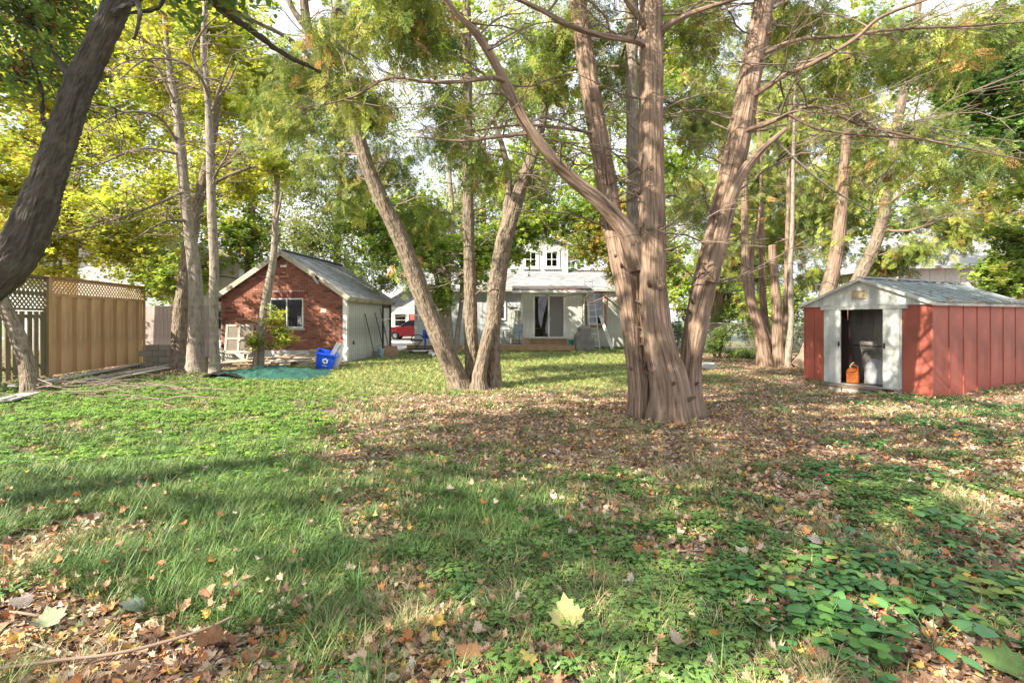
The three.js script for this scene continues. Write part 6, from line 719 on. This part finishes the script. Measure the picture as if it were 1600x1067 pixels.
makeTree({ name: 'ash_tree', label: 'tall leafy tree behind the house roof, left of the upper storey', seed: 1009, base: V(-2.5, 0, -42), mat: mMaple,
  stems: [{ pts: [{ w: [-2.5, -0.1, -42, 0.4] }, { w: [-2.4, 8, -42, 0.25] }, { w: [-2.2, 17, -42, 0.1] }] }],
  blobs: [[[650, 380, 40], [3, 1.8, 2.4], 'paleFine', 30, 10, { ...far, scale: 2.2 }], [[730, 330, 40], [3.2, 2.2, 2.4], 'paleFine', 28, 10, { ...far, scale: 2.2 }], [[700, 230, 41], [3.2, 2.4, 2.4], 'paleFine', 18, 9, { ...far, scale: 2.2 }], [[800, 280, 41], [2.8, 2.4, 2.4], 'greenMaple', 20, 10, { ...far, scale: 2.2 }], [[790, 410, 40], [2.6, 1.2, 2], 'greenMaple', 22, 10, { ...far, scale: 2 }]] });
makeTree({ name: 'ash_tree', label: 'tall green tree behind the house, right of the upper storey', seed: 1019, base: V(7.5, 0, -38), mat: mMaple,
  stems: [{ pts: [{ w: [7.5, -0.1, -38, 0.4] }, { w: [7.4, 8, -38, 0.25] }, { w: [7.2, 17, -38, 0.1] }] }],
  blobs: [[[930, 300, 37], [2.8, 2.2, 2.2], 'greenMaple', 26, 10, { ...far, scale: 2 }], [[1010, 360, 37], [3, 2.0, 2.2], 'greenMaple', 30, 10, { ...far, scale: 2 }], [[880, 390, 37], [1.6, 1.2, 1.6], 'greenMaple', 14, 9, { ...far, scale: 2 }], [[1060, 270, 37], [3, 2.4, 2.2], 'greenMaple', 30, 10, { ...far, scale: 2 }], [[960, 180, 38], [3, 2.4, 2.2], 'paleFine', 20, 9, { ...far, scale: 2 }], [[1060, 130, 38], [3, 2.4, 2.2], 'greenMaple', 22, 9, { ...far, scale: 2 }], [[1080, 440, 36], [2.4, 1.4, 2], 'greenMaple', 26, 10, { ...far, scale: 2 }]] });
makeTree({ name: 'spruce_tree', label: 'dense dark green evergreen behind the right-hand cedar stems', seed: 1029, base: V(15, 0, -30), mat: mCedar, wob: wobMaple,
  stems: [{ pts: [{ w: [15, -0.1, -30, 0.3] }, { w: [15, 6, -30, 0.2] }, { w: [15, 13, -30, 0.06] }] }],
  blobs: [[[1150, 400, 29], [2, 1.6, 1.8], 'cedar', 44, 12, { scale: 1.9, spread: 0.3, reach: 12 }], [[1230, 360, 29], [2.2, 1.8, 1.8], 'cedar', 44, 12, { scale: 1.9, spread: 0.3, reach: 12 }], [[1190, 270, 29.5], [2.2, 2, 1.8], 'cedar', 40, 12, { scale: 1.9, spread: 0.3, reach: 12 }], [[1210, 150, 30], [2.2, 2.2, 1.8], 'cedar', 34, 12, { scale: 1.9, spread: 0.3, reach: 12 }], [[1300, 290, 29], [1.8, 1.6, 1.6], 'cedar', 34, 12, { scale: 1.9, spread: 0.3, reach: 12 }], [[1180, 490, 28], [2.2, 0.9, 1.4], 'greenMaple', 26, 10, { scale: 1.4, spread: 0.3, reach: 12 }]] });
makeTree({ name: 'maple_tree', label: 'light green and gold tree beyond the hip-roofed house on the right', seed: 1039, base: V(30, 0, -33), mat: mMaple,
  stems: [{ pts: [{ w: [30, -0.1, -33, 0.35] }, { w: [30, 7, -33, 0.25] }, { w: [29.6, 14, -33, 0.08] }] }],
  blobs: [[[1560, 340, 31], [2.4, 1.6, 2], 'goldLeaf', 26, 10, { ...far, scale: 1.8 }], [[1590, 250, 31], [2.4, 1.8, 2], 'greenMaple', 26, 10, { ...far, scale: 1.8 }], [[1500, 210, 32], [2.2, 1.8, 2], 'greenMaple', 16, 9, { ...far, scale: 1.8 }], [[1440, 300, 32], [1.6, 1.4, 1.6], 'greenMaple', 14, 9, { ...far, scale: 1.8 }], [[1600, 420, 30], [1.8, 1.0, 1.8], 'greenMaple', 16, 9, { ...far, scale: 1.8 }]] });

makeTree({ name: 'hedge_shrub', label: 'tall loose green shrub row behind the chain-link fence', category: 'shrub', seed: 1069, base: V(9.5, 0, -25.6), mat: mTwig,
  stems: [[8.2, 0], [10.2, 0.4], [12.4, -0.2], [14.6, 0.3], [16.8, 0]].map(([x, o]) => ({ name: 'stem', pts: [{ w: [x, -0.1, -25.6 + o, 0.05] }, { w: [x + 0.2, 1.2, -25.6 + o, 0.035] }, { w: [x - 0.1, 2.4, -25.6 + o, 0.015] }] })),
  blobs: [8.2, 10.2, 12.4, 14.6, 16.8].flatMap((x, i) => [[Y(x, 0.9, -25.6), [0.85, 0.6, 0.6], i % 2 ? 'greenMaple' : 'darkMaple', 20, 9, { spread: 0.2 }], [Y(x + 0.5, 2.1, -25.7), [0.9, 0.7, 0.6], i % 2 ? 'darkMaple' : 'greenMaple', 20, 9, { spread: 0.2 }]]) });
makeTree({ name: 'ash_tree', label: 'tall airy tree behind the hip-roofed house, filling the sky above the red shed', seed: 1049, base: V(20, 0, -32), mat: mMaple,
  stems: [{ pts: [{ w: [20, -0.1, -32, 0.35] }, { w: [20, 8, -32, 0.25] }, { w: [19.8, 17, -32, 0.08] }] }],
  blobs: [[[1280, 160, 30], [2.4, 2.0, 2], 'greenMaple', 20, 9, { ...far, scale: 1.7 }], [[1370, 230, 30], [2.4, 2.0, 2], 'greenMaple', 22, 9, { ...far, scale: 1.7 }], [[1480, 120, 31], [2.6, 2.0, 2], 'greenMaple', 18, 9, { ...far, scale: 1.7 }], [[1350, 60, 31], [3, 2.0, 2], 'greenMaple', 20, 9, { ...far, scale: 1.7 }], [[1370, 350, 30], [2, 1.2, 2], 'greenMaple', 18, 9, { ...far, scale: 1.7 }], [[1580, 120, 31], [2.4, 2.0, 2], 'goldLeaf', 14, 9, { ...far, scale: 1.7 }]] });
makeTree({ name: 'ash_tree', label: 'tall yellow-green tree far behind the house, seen between the middle tree and the big cedar', seed: 1059, base: V(1.5, 0, -46), mat: mMaple,
  stems: [{ pts: [{ w: [1.5, -0.1, -46, 0.4] }, { w: [1.5, 10, -46, 0.28] }, { w: [1.3, 22, -46, 0.1] }] }],
  blobs: [[[760, 180, 45], [4, 3, 3], 'paleFine', 24, 10, { ...far, scale: 2.4 }], [[850, 120, 45], [4, 3, 3], 'greenMaple', 22, 9, { ...far, scale: 2.4 }], [[680, 90, 45], [4.5, 3, 3], 'paleFine', 20, 9, { ...far, scale: 2.4 }], [[880, 240, 45], [3, 2.4, 3], 'greenMaple', 20, 9, { ...far, scale: 2.4 }], [[600, 180, 45], [3.5, 2.6, 3], 'paleFine', 18, 9, { ...far, scale: 2.4 }], [[1060, 40, 46], [4, 3, 3], 'greenMaple', 20, 9, { ...far, scale: 2.4 }], [[790, 20, 46], [5, 2.6, 3], 'paleFine', 18, 9, { ...far, scale: 2.4 }]] });
console.log('foliage copies', copies);

// ---------- ground cover ----------
rnd = mulberry(4242);
function tuftG(n, L, w, seg, spread, lean, seed) {
  const r = mulberry(seed), mb = new MB();
  for (let i = 0; i < n; i++) {
    const a = r() * 6.283, l = L * (0.55 + 0.6 * r()), o = V(Math.cos(a + 1) * spread * r(), 0, Math.sin(a + 1) * spread * r()), dir = V(Math.cos(a), 0, Math.sin(a)), side = V(-dir.z, 0, dir.x), b = lean * (0.5 + r()), k = 0.75 + 0.5 * r(), c = C(k, k, k); let prev = null;
    for (let j = 0; j <= seg; j++) { const t = j / seg, h = l * (t - 0.35 * b * t * t), q = o.clone().addScaledVector(dir, l * b * t * t).add(V(0, Math.max(0.003, h), 0)), ww = w * (1 - t * t) * 0.5; if (j === seg) { const v = mb.vert(q, 0.5, 1, c); mb.tri(prev[0], prev[1], v); } else { const p = [mb.vert(q.clone().addScaledVector(side, -ww), 0, t, c), mb.vert(q.clone().addScaledVector(side, ww), 1, t, c)]; if (prev) { mb.tri(prev[0], prev[1], p[1]); mb.tri(prev[0], p[1], p[0]); } prev = p; } }
  }
  return mb.geo();
}
const HEART = leafOutline([[0.0, 0.08], [0.16, -0.06], [0.38, 0.0], [0.5, 0.25], [0.42, 0.52], [0.22, 0.82], [0, 1.05]]);
function plantG(n, size, h, rad, outl, seed, width = 1, stems = true) {
  const r = mulberry(seed), mb = new MB();
  for (let i = 0; i < n; i++) { const a = i * 2.4 + r(), rr = rad * (0.35 + 0.65 * r()), y = h * (0.45 + 0.6 * r()), k = 0.8 + 0.4 * r(), p = V(Math.sin(a) * rr, y, Math.cos(a) * rr), c = C(k, k, k * (0.9 + 0.2 * r())); addLeaf(mb, outl, size * (0.65 + 0.6 * r()), rotM(-Math.PI / 2 + 0.25 + 0.5 * r() - 0.45, a + Math.PI + (r() - 0.5) * 1.2 + Math.PI, (r() - 0.5) * 0.5, p), 0.35, c, width); if (stems) { const s = 0.003, q = V(Math.cos(a) * s, 0, -Math.sin(a) * s), b = V(0, 0, 0), i0 = mb.vert(b.clone().sub(q), 0, 0, c), i1 = mb.vert(b.clone().add(q), 0, 0, c), i2 = mb.vert(p.clone().add(q), 0, 0, c), i3 = mb.vert(p.clone().sub(q), 0, 0, c); mb.tri(i0, i1, i2); mb.tri(i0, i2, i3); } }
  return mb.geo();
}
function litterG(outl, curl, seed) {                                  // a dry leaf, curled up at its lobes
  const r = mulberry(seed), mb = new MB(), c1 = curl * (0.5 + r()), c2 = curl * (r() - 0.3), tw = (r() - 0.5) * curl * 2;
  const f = ([x, y], s = 1) => { const X = x * s, Y0 = 0.32 + (y - 0.32) * s, q = Y0 - 0.4; return V(X * (1 - 0.25 * curl * Math.abs(X)), 0.02 + c1 * X * X * 1.1 + c2 * q * q + tw * X * q + 0.05 * Math.sin(7 * X + 3 * q), -q); };
  const c = mb.vert(f([0, 0.32]), 0.5, 0.3, C(0.9, 0.9, 0.9)), A = outl.map(p => mb.vert(f(p, 0.5), 0.5 + p[0] / 2, p[1], C(1, 1, 1))), B = outl.map(p => { const k = 0.75 + 0.3 * r(); return mb.vert(f(p), 0.5 + p[0], p[1], C(k, k, k)); });
  for (let i = 0; i < A.length; i++) { const j = (i + 1) % A.length; mb.tri(c, A[i], A[j]); mb.tri(A[i], B[i], B[j]); mb.tri(A[i], B[j], A[j]); } return mb.geo();
}
const mGrass = S(0xffffff, 0.55, { vertexColors: true, side: THREE.DoubleSide }), mPlant = new THREE.MeshPhysicalMaterial({ color: 0xffffff, roughness: 0.6, side: THREE.DoubleSide, vertexColors: true, transmission: 0.15, thickness: 0, specularIntensity: 0.5 }), mDryLeaf = new THREE.MeshPhysicalMaterial({ color: 0xffffff, roughness: 0.8, side: THREE.DoubleSide, vertexColors: true });
const TRUNKS = [[2.2, 7.5, 0.45], [-0.75, 11.2, 0.7], [-10.5, 16, 0.3], [-8.96, 14.5, 0.3], [-7.9, 13.6, 0.25], [-7.65, 15.4, 0.2], [8.6, 16.6, 0.7]];
const offLimits = (x, d) => { for (const [a, b, r] of TRUNKS) if ((x - a) ** 2 + (d - b) ** 2 < r * r * 0.6) return true; if (x > -10.6 && x < -5.4 && d > 17.9 && d < 23.4) return true; if (x > -9.5 && x < -5.4 && d > 23.4) return true; if (d > 24.2 && x > -5.2 && x < 3.2) return true; const u = (x - 8.2) * 0.415 + (12 - d) * 0.91, v = (x - 8.2) * 0.91 - (12 - d) * 0.415; return Math.abs(u) < 1.45 && v > -0.02 && v < 4.1; };
function scatter(name, label, category, geos, mat, tries, d0, d1, pw, dens, make) {
  const lists = geos.map(() => []);
  for (let i = 0; i < tries; i++) {
    const d = d0 + (d1 - d0) * Math.pow(rnd(), pw), x = R(-1.12, 1.12) * (d + 0.3); if (rnd() > dens(x, d) || offLimits(x, d)) continue;
    const m = make(x, d); lists[Math.floor(rnd() * geos.length)].push(m);
  }
  const top = new THREE.Group(); top.name = numbered(name); scene.add(top); info(top, label, category, null, 'stuff'); let n = 0;
  geos.forEach((g, k) => { const im = shade(new THREE.InstancedMesh(g, mat, lists[k].length)); im.name = 'pieces'; im.userData.kind = 'stuff'; lists[k].forEach(([M, c], i) => { im.setMatrixAt(i, M); im.setColorAt(i, c); }); n += lists[k].length; top.add(im); });
  console.log(name, n); return top;
}
const put = (x, d, y, rx, ry, rz, s, c, sy = 1) => [new THREE.Matrix4().compose(V(x, gy(x, -d) + y, -d), new THREE.Quaternion().setFromEuler(new THREE.Euler(rx, ry, rz, 'YXZ')), V(s, s * sy, s)), c];
const vary = (c, v) => { const k = 1 + v * R(-1, 1), w = 0.12 * R(-1, 1); return C(c[0] * k * (1 + w), c[1] * k, c[2] * k * (1 - w)); };
const LIT = [[4, [0.442, 0.280, 0.169]], [4.5, [0.286, 0.156, 0.091]], [2.4, [0.520, 0.377, 0.260]], [1.5, [0.468, 0.182, 0.065]], [0.9, [0.546, 0.351, 0.091]], [0.7, [0.45, 0.37, 0.28]], [0.7, [0.351, 0.377, 0.169]], [3, [0.182, 0.104, 0.065]]];
const LITSMALL = [[4, [0.468, 0.299, 0.182]], [4, [0.312, 0.182, 0.111]], [3, [0.598, 0.429, 0.299]], [1.6, [0.520, 0.221, 0.078]], [1, [0.585, 0.390, 0.117]], [2.5, [0.195, 0.117, 0.078]]];
const gLong = [tuftG(20, 0.21, 0.0062, 5, 0.05, 0.75, 1), tuftG(16, 0.18, 0.0055, 5, 0.06, 0.95, 2), tuftG(24, 0.15, 0.0055, 4, 0.07, 0.6, 3)], gShort = [tuftG(14, 0.075, 0.0055, 3, 0.07, 0.7, 4), tuftG(12, 0.06, 0.006, 3, 0.08, 0.9, 5)], gFine = [tuftG(30, 0.13, 0.0026, 4, 0.08, 0.8, 6), tuftG(26, 0.10, 0.0026, 4, 0.09, 1.0, 7)];
scatter('long_grass', 'lush dark green long-bladed grass in the left foreground', 'grass', gLong, mGrass, 60000, 1.7, 10, 1.25, (x, d) => clamp(zone.lush(x, d) * 0.85 - 0.1), (x, d) => put(x, d, -0.01, 0, R(0, 6.28), 0, R(0.55, 1.05), vary(rnd() < 0.1 ? [0.22, 0.25, 0.08] : [0.085, 0.155, 0.033], 0.35), R(0.75, 1.05)));
scatter('lawn_grass', 'short worn yellow-green lawn grass across the middle of the yard', 'grass', gShort, mGrass, 110000, 2.2, 27, 1.15, (x, d) => clamp(0.95 * zone.lawn(x, d) + 0.45 * zone.weeds(x, d) + clamp(0.10 + 0.65 * nz(x * 1.3, d * 1.3, 50)) * (1 - 0.6 * sst(0.02, 0.35, x / d) * sst(11, 9, d)) - 0.35 * zone.bare(x, d)), (x, d) => { const l = zone.lawn(x, d); return put(x, d, -0.008, 0, R(0, 6.28), 0, R(0.7, 1.35) * (1 + 0.02 * d), vary(mixc([0.10, 0.17, 0.04], rnd() < 0.5 ? [0.27, 0.29, 0.08] : [0.20, 0.26, 0.06], clamp(0.9 * l + 0.3 * rnd())), 0.3)); });
scatter('dry_grass', 'fine straw-coloured and green grass strands over the foreground litter', 'grass', gFine, mGrass, 12000, 1.7, 9, 1.4, (x, d) => clamp(0.06 + 1.0 * nz(x * 1.1 + 9, d * 1.1, 60) + 0.25 * Math.exp(-((x - 0.3) ** 2 + (d - 2.4) ** 2))), (x, d) => put(x, d, -0.01, 0, R(0, 6.28), 0, R(0.7, 1.4), vary(rnd() < 0.55 ? [0.42, 0.33, 0.17] : [0.15, 0.22, 0.06], 0.3)));
const gWeed = [plantG(12, 0.032, 0.05, 0.07, MAPLE_LOW, 31), plantG(14, 0.026, 0.04, 0.08, OVAL, 32, 1.5), plantG(11, 0.03, 0.07, 0.07, MAPLE_LOW, 33)];
scatter('ground_weeds', 'small bright green leafy weeds matted among the grass', 'weeds', gWeed, mPlant, 52000, 2, 15, 1.2, (x, d) => clamp(zone.weeds(x, d) + 0.15 * zone.violets(x, d) + 0.9 * (nz(x * 0.8, d * 0.8, 70) + 0.4 * nz(x * 2.4, d * 2.4, 71) - 0.26) * sst(7, 5, d)), (x, d) => put(x, d, 0, 0, R(0, 6.28), 0, R(0.7, 1.3), vary(x < -1.5 && d > 4 ? [0.17, 0.30, 0.045] : [0.12, 0.21, 0.05], 0.35)));
const gViolet = [plantG(8, 0.052, 0.085, 0.10, HEART, 41), plantG(6, 0.06, 0.10, 0.11, HEART, 42), plantG(9, 0.044, 0.07, 0.10, HEART, 43)];
scatter('violet_leaves', 'patches of dark green heart-leaved ground cover at the right and below the shed', 'ground cover', gViolet, mPlant, 15000, 1.8, 12.5, 1.25, (x, d) => clamp(zone.violets(x, d) * 1.1 - 0.15), (x, d) => put(x, d, -0.01, 0, R(0, 6.28), 0, R(0.7, 1.25), vary(pick(rnd, [[5, [0.065, 0.165, 0.05]], [3, [0.10, 0.22, 0.05]], [1, [0.20, 0.27, 0.06]]]), 0.3)));
const gMaple = [1, 2, 3, 4].map(k => litterG(MAPLE_HI, 0.45 + 0.35 * k, 50 + k)), gOval = [1, 2, 3].map(k => litterG(OVAL, 0.5 + 0.3 * k, 60 + k));
scatter('leaf_litter', 'fallen maple leaves scattered in brown, tan, orange and yellow over the yard', 'fallen leaves', gMaple, mDryLeaf, 42000, 1.7, 22, 1.35, (x, d) => clamp(zone.litter(x, d) * 0.72 - 0.3 * zone.lawn(x, d) - 0.3 * zone.lush(x, d) - 0.2 * zone.weeds(x, d)), (x, d) => put(x, d, 0.004 + 0.02 * rnd() + 0.13 * zone.lush(x, d) * rnd() + 0.05 * zone.violets(x, d) * rnd(), R(-0.5, 0.5), R(0, 6.28), R(-0.5, 0.5), R(0.025, 0.066), vary(pick(rnd, LIT), 0.35)));
scatter('small_leaf_litter', 'small dry leaves and leaflets littering the brown ground', 'fallen leaves', gOval, mDryLeaf, 190000, 1.7, 22, 1.3, (x, d) => clamp(zone.litter(x, d) * 0.78 - 0.3 * zone.lush(x, d) - 0.35 * zone.lawn(x, d)), (x, d) => put(x, d, 0.002 + 0.015 * rnd(), R(-0.6, 0.6), R(0, 6.28), R(-0.6, 0.6), R(0.03, 0.075), vary(pick(rnd, LITSMALL), 0.35)));
{ // short sticks
  const mb = new MB(); tube(mb, [{ p: V(-0.5, 0, 0), r: 0.02 }, { p: V(-0.1, 0.02, 0.05), r: 0.017 }, { p: V(0.2, 0, 0.02), r: 0.013 }, { p: V(0.5, 0.01, 0.08), r: 0.006 }], 5);
  scatter('small_sticks', 'short dead sticks lying in the leaf litter', 'sticks', [mb.geo()], mTwigPale, 2600, 1.7, 14, 1.3, (x, d) => clamp(zone.litter(x, d) * 0.9), (x, d) => put(x, d, 0.01, R(-0.1, 0.1), R(0, 6.28), R(-0.1, 0.1), R(0.12, 0.4), C(1, 1, 1)));
}
{ // single large leaves in front: pieces of the ground, and the striking ones as things
  const ground = scene.children.find(o => o.name === 'ground'), mats = LIT.map(([, c]) => S(c, 0.8, { side: THREE.DoubleSide, vertexColors: true, map: rep(tBlot, 0.6, 0.6) }));
  for (let i = 0; i < 240; i++) { const d = 1.9 + 3.4 * Math.pow(rnd(), 1.3), x = R(-1.0, 1.0) * d; if (rnd() < 0.55 * zone.lush(x, d) || (x < -0.8 && rnd() < 0.2)) { i--; continue; } const m = part('leaf', gMaple[i % 4], mats[Math.floor(rnd() * 7) % mats.length], ground, V(x, gy(x, -d) + 0.025 + 0.03 * rnd(), -d), [R(-0.45, 0.45), R(0, 6.28), R(-0.4, 0.4)]); m.scale.setScalar(R(0.035, 0.075)); }
  const gFlat = [1, 2, 3].map(k => litterG(MAPLE_HI, 0.18 + 0.12 * k, 70 + k));
  const big = [
    [885, 975, 0.20, [0.46, 0.44, 0.17], 0.75, 0.1, 'large pale yellow-green maple leaf propped upright at the bottom centre'], [75, 972, 0.17, [0.36, 0.40, 0.24], 0.3, 0.8, 'pale green curled maple leaf on bare soil in the bottom left corner'], [207, 952, 0.16, [0.36, 0.44, 0.33], 0.5, 2.2, 'grey-green maple leaf standing on edge right of the corner leaf'], [358, 925, 0.15, [0.42, 0.44, 0.30], 0.3, 1.2, 'silvery green folded leaf in the grass, upper one of the left foreground leaves'],
    [325, 1010, 0.17, [0.36, 0.17, 0.07], 0.3, 2.0, 'rust-brown and orange curled leaf at the tip of the long fallen stick'], [440, 945, 0.12, [0.52, 0.47, 0.36], 0.2, 0.3, 'pale tan leaf lying on bare litter right of the silvery leaf'], [265, 832, 0.14, [0.50, 0.40, 0.30], 0.25, 2.8, 'light tan leaf lying flat on top of the dark long grass'], [1276, 850, 0.15, [0.60, 0.50, 0.40], 0.3, 1.5, 'broad pale tan leaf on the litter at the edge of the heart-leaved patch'],
    [1534, 965, 0.09, [0.60, 0.52, 0.26], 0.1, 0.4, 'small pale yellow leaf lying on the heart-leaved patch at the far right'], [1120, 1003, 0.11, [0.62, 0.36, 0.04], 0.2, 0.9, 'bright yellow-orange leaf on the brown litter at the bottom right of centre'], [1190, 990, 0.14, [0.33, 0.42, 0.24], 0.3, 2.6, 'grey-green maple leaf beside the bright yellow-orange leaf'], [730, 1035, 0.15, [0.42, 0.21, 0.09], 0.3, 1.1, 'large brown maple leaf at the bottom edge left of centre'],
    [820, 1040, 0.13, [0.55, 0.44, 0.12], 0.2, 0.2, 'yellow maple leaf at the bottom edge under the propped leaf'], [1568, 1045, 0.24, [0.16, 0.27, 0.06], 0.3, 0.9, 'big bright green leaf rising in the bottom right corner'], [30, 945, 0.13, [0.45, 0.36, 0.32], 0.4, 1.9, 'greyish tan upright leaf at the left edge above the bare soil'], [1060, 1010, 0.14, [0.55, 0.42, 0.30], 0.25, 2.2, 'pale brown leaf left of the bright yellow-orange leaf'],
  ];
  for (const [px, py, s, c, tilt, yaw, label] of big) { const p = G(px, py + 12), t = thing('fallen_leaf', label, 'leaf', V(p.x, p.y, p.z), yaw); const m = part('blade', gFlat[Math.floor(s * 100) % 3], S(c.map(v => v * 0.72), 0.75, { side: THREE.DoubleSide, vertexColors: true, map: rep(tBlot, 0.9, 0.9), bumpMap: rep(tBlot, 2, 2), bumpScale: 0.01 }), t, V(0, 0.04 + 0.35 * s * Math.sin(tilt), 0), [tilt, 0, 0.15]); m.scale.setScalar(s * 0.74); const st = part('stalk', wire([V(0, 0.03, s * 0.35), V(0.01, 0.01, s * 0.6), V(0.02, 0.012, s * 0.8)], 0.0018, 5), S([c[0] * 0.7, c[1] * 0.6, c[2] * 0.5], 0.7), t); }
}
{ // heart-leaved plants that stand out singly in the right foreground
  const pl = [[1290, 985, 1.3, 'dense clump of heart-shaped leaves at the bottom, right of centre'], [1245, 955, 1.0, 'heart-leaved plant left of and behind the dense bottom clump'], [1435, 965, 1.2, 'heart-leaved plant at the middle of the right foreground patch'], [1460, 1020, 1.3, 'low heart-leaved plant at the bottom right beside the big green leaf'], [1530, 855, 1.1, 'heart-leaved plant at the far right edge, upper foreground'], [1480, 830, 1.1, 'heart-leaved plant in the dark patch midway to the shed'], [1330, 860, 1.0, 'heart-leaved plant beside the broad pale tan leaf'], [1215, 925, 0.9, 'pale lime seedling plant on the brown litter right of centre']];
  const mp = [S([0.075, 0.19, 0.055], 0.5, { vertexColors: true, side: THREE.DoubleSide }), S([0.06, 0.155, 0.05], 0.5, { vertexColors: true, side: THREE.DoubleSide }), S([0.10, 0.23, 0.06], 0.5, { vertexColors: true, side: THREE.DoubleSide })], lime = S([0.24, 0.36, 0.07], 0.5, { vertexColors: true, side: THREE.DoubleSide });
  const lg = [0, 1, 2].map(k => { const mb = new MB(); addLeaf(mb, HEART, 1, rotM(-Math.PI / 2, 0, 0, V(0, 0, 0)), 0.25 + 0.2 * k, C(1, 1, 1)); return mb.geo(); });
  for (const [px, py, s, label] of pl) { const p = G(px, py), t = thing('violet_plant', label, 'plant', V(p.x, p.y, p.z), R(0, 6)); const n = 9; for (let i = 0; i < n; i++) { const a = i * 2.4 + R(-0.3, 0.3), rr = s * R(0.04, 0.13), y = s * R(0.06, 0.14), e = V(Math.sin(a) * rr, y, Math.cos(a) * rr); const l = part('leaf', lg[i % 3], label.includes('lime') ? lime : mp[i % 3], t, e, [0, a + Math.PI, 0]); l.rotation.set(R(-0.2, 0.35), a + Math.PI, R(-0.25, 0.25), 'YXZ'); l.scale.setScalar(s * R(0.045, 0.07)); part('stalk', wire([V(0, 0, 0), V(e.x * 0.4, y * 0.6, e.z * 0.4), e], 0.0022, 5), mp[0], t); } }
}
{ // dead sticks and brush on the left
  const t = thing('fallen_stick', 'long thin fallen stick lying along the bottom left corner', 'stick', G(150, 1045)), o = t.position, q = (px, py, u = 0.02) => { const p = G(px, py); p.y += u; return p.sub(o); }; part('stem', wire([q(-30, 1064, 0.05), q(90, 1048, 0.06), q(180, 1036, 0.055), q(260, 1020, 0.06), q(325, 1003, 0.07), q(360, 990, 0.08)], 0.0075, 7, 40), S([0.24, 0.17, 0.12], 0.9), t); part('side_shoot', wire([q(200, 1033), q(240, 1043), q(300, 1047)], 0.004, 6, 10), mTwig, t);
  const b = thing('brush_heap', 'heap of dead grey branches on the grass between the fence and the left trees', 'brush', G(170, 612)), ob = b.position, mb = new MB(); rnd = mulberry(808);
  for (let i = 0; i < 46; i++) { const px = R(50, 300), py = R(604, 628) + (px > 230 ? 4 : 0), p = G(px, py), a = R(-0.5, 0.5) + (rnd() < 0.5 ? 0 : Math.PI), l = R(0.5, 1.7); p.y += R(0.03, 0.2); const e = p.clone().add(V(Math.cos(a) * l, R(-0.12, 0.12), Math.sin(a) * l * 0.7)); e.y = Math.max(gy(e.x, e.z) + 0.02, e.y); twigTo(mb, p.sub(ob), e.sub(ob), 0.014 * R(0.5, 1.1), 0.004, R(-0.05, 0.1), 5, 6); } const m = part('branches', mb.geo(), S([0.2, 0.15, 0.12], 0.9), b); m.userData.kind = 'stuff';
}
renderer.render(scene, camera);
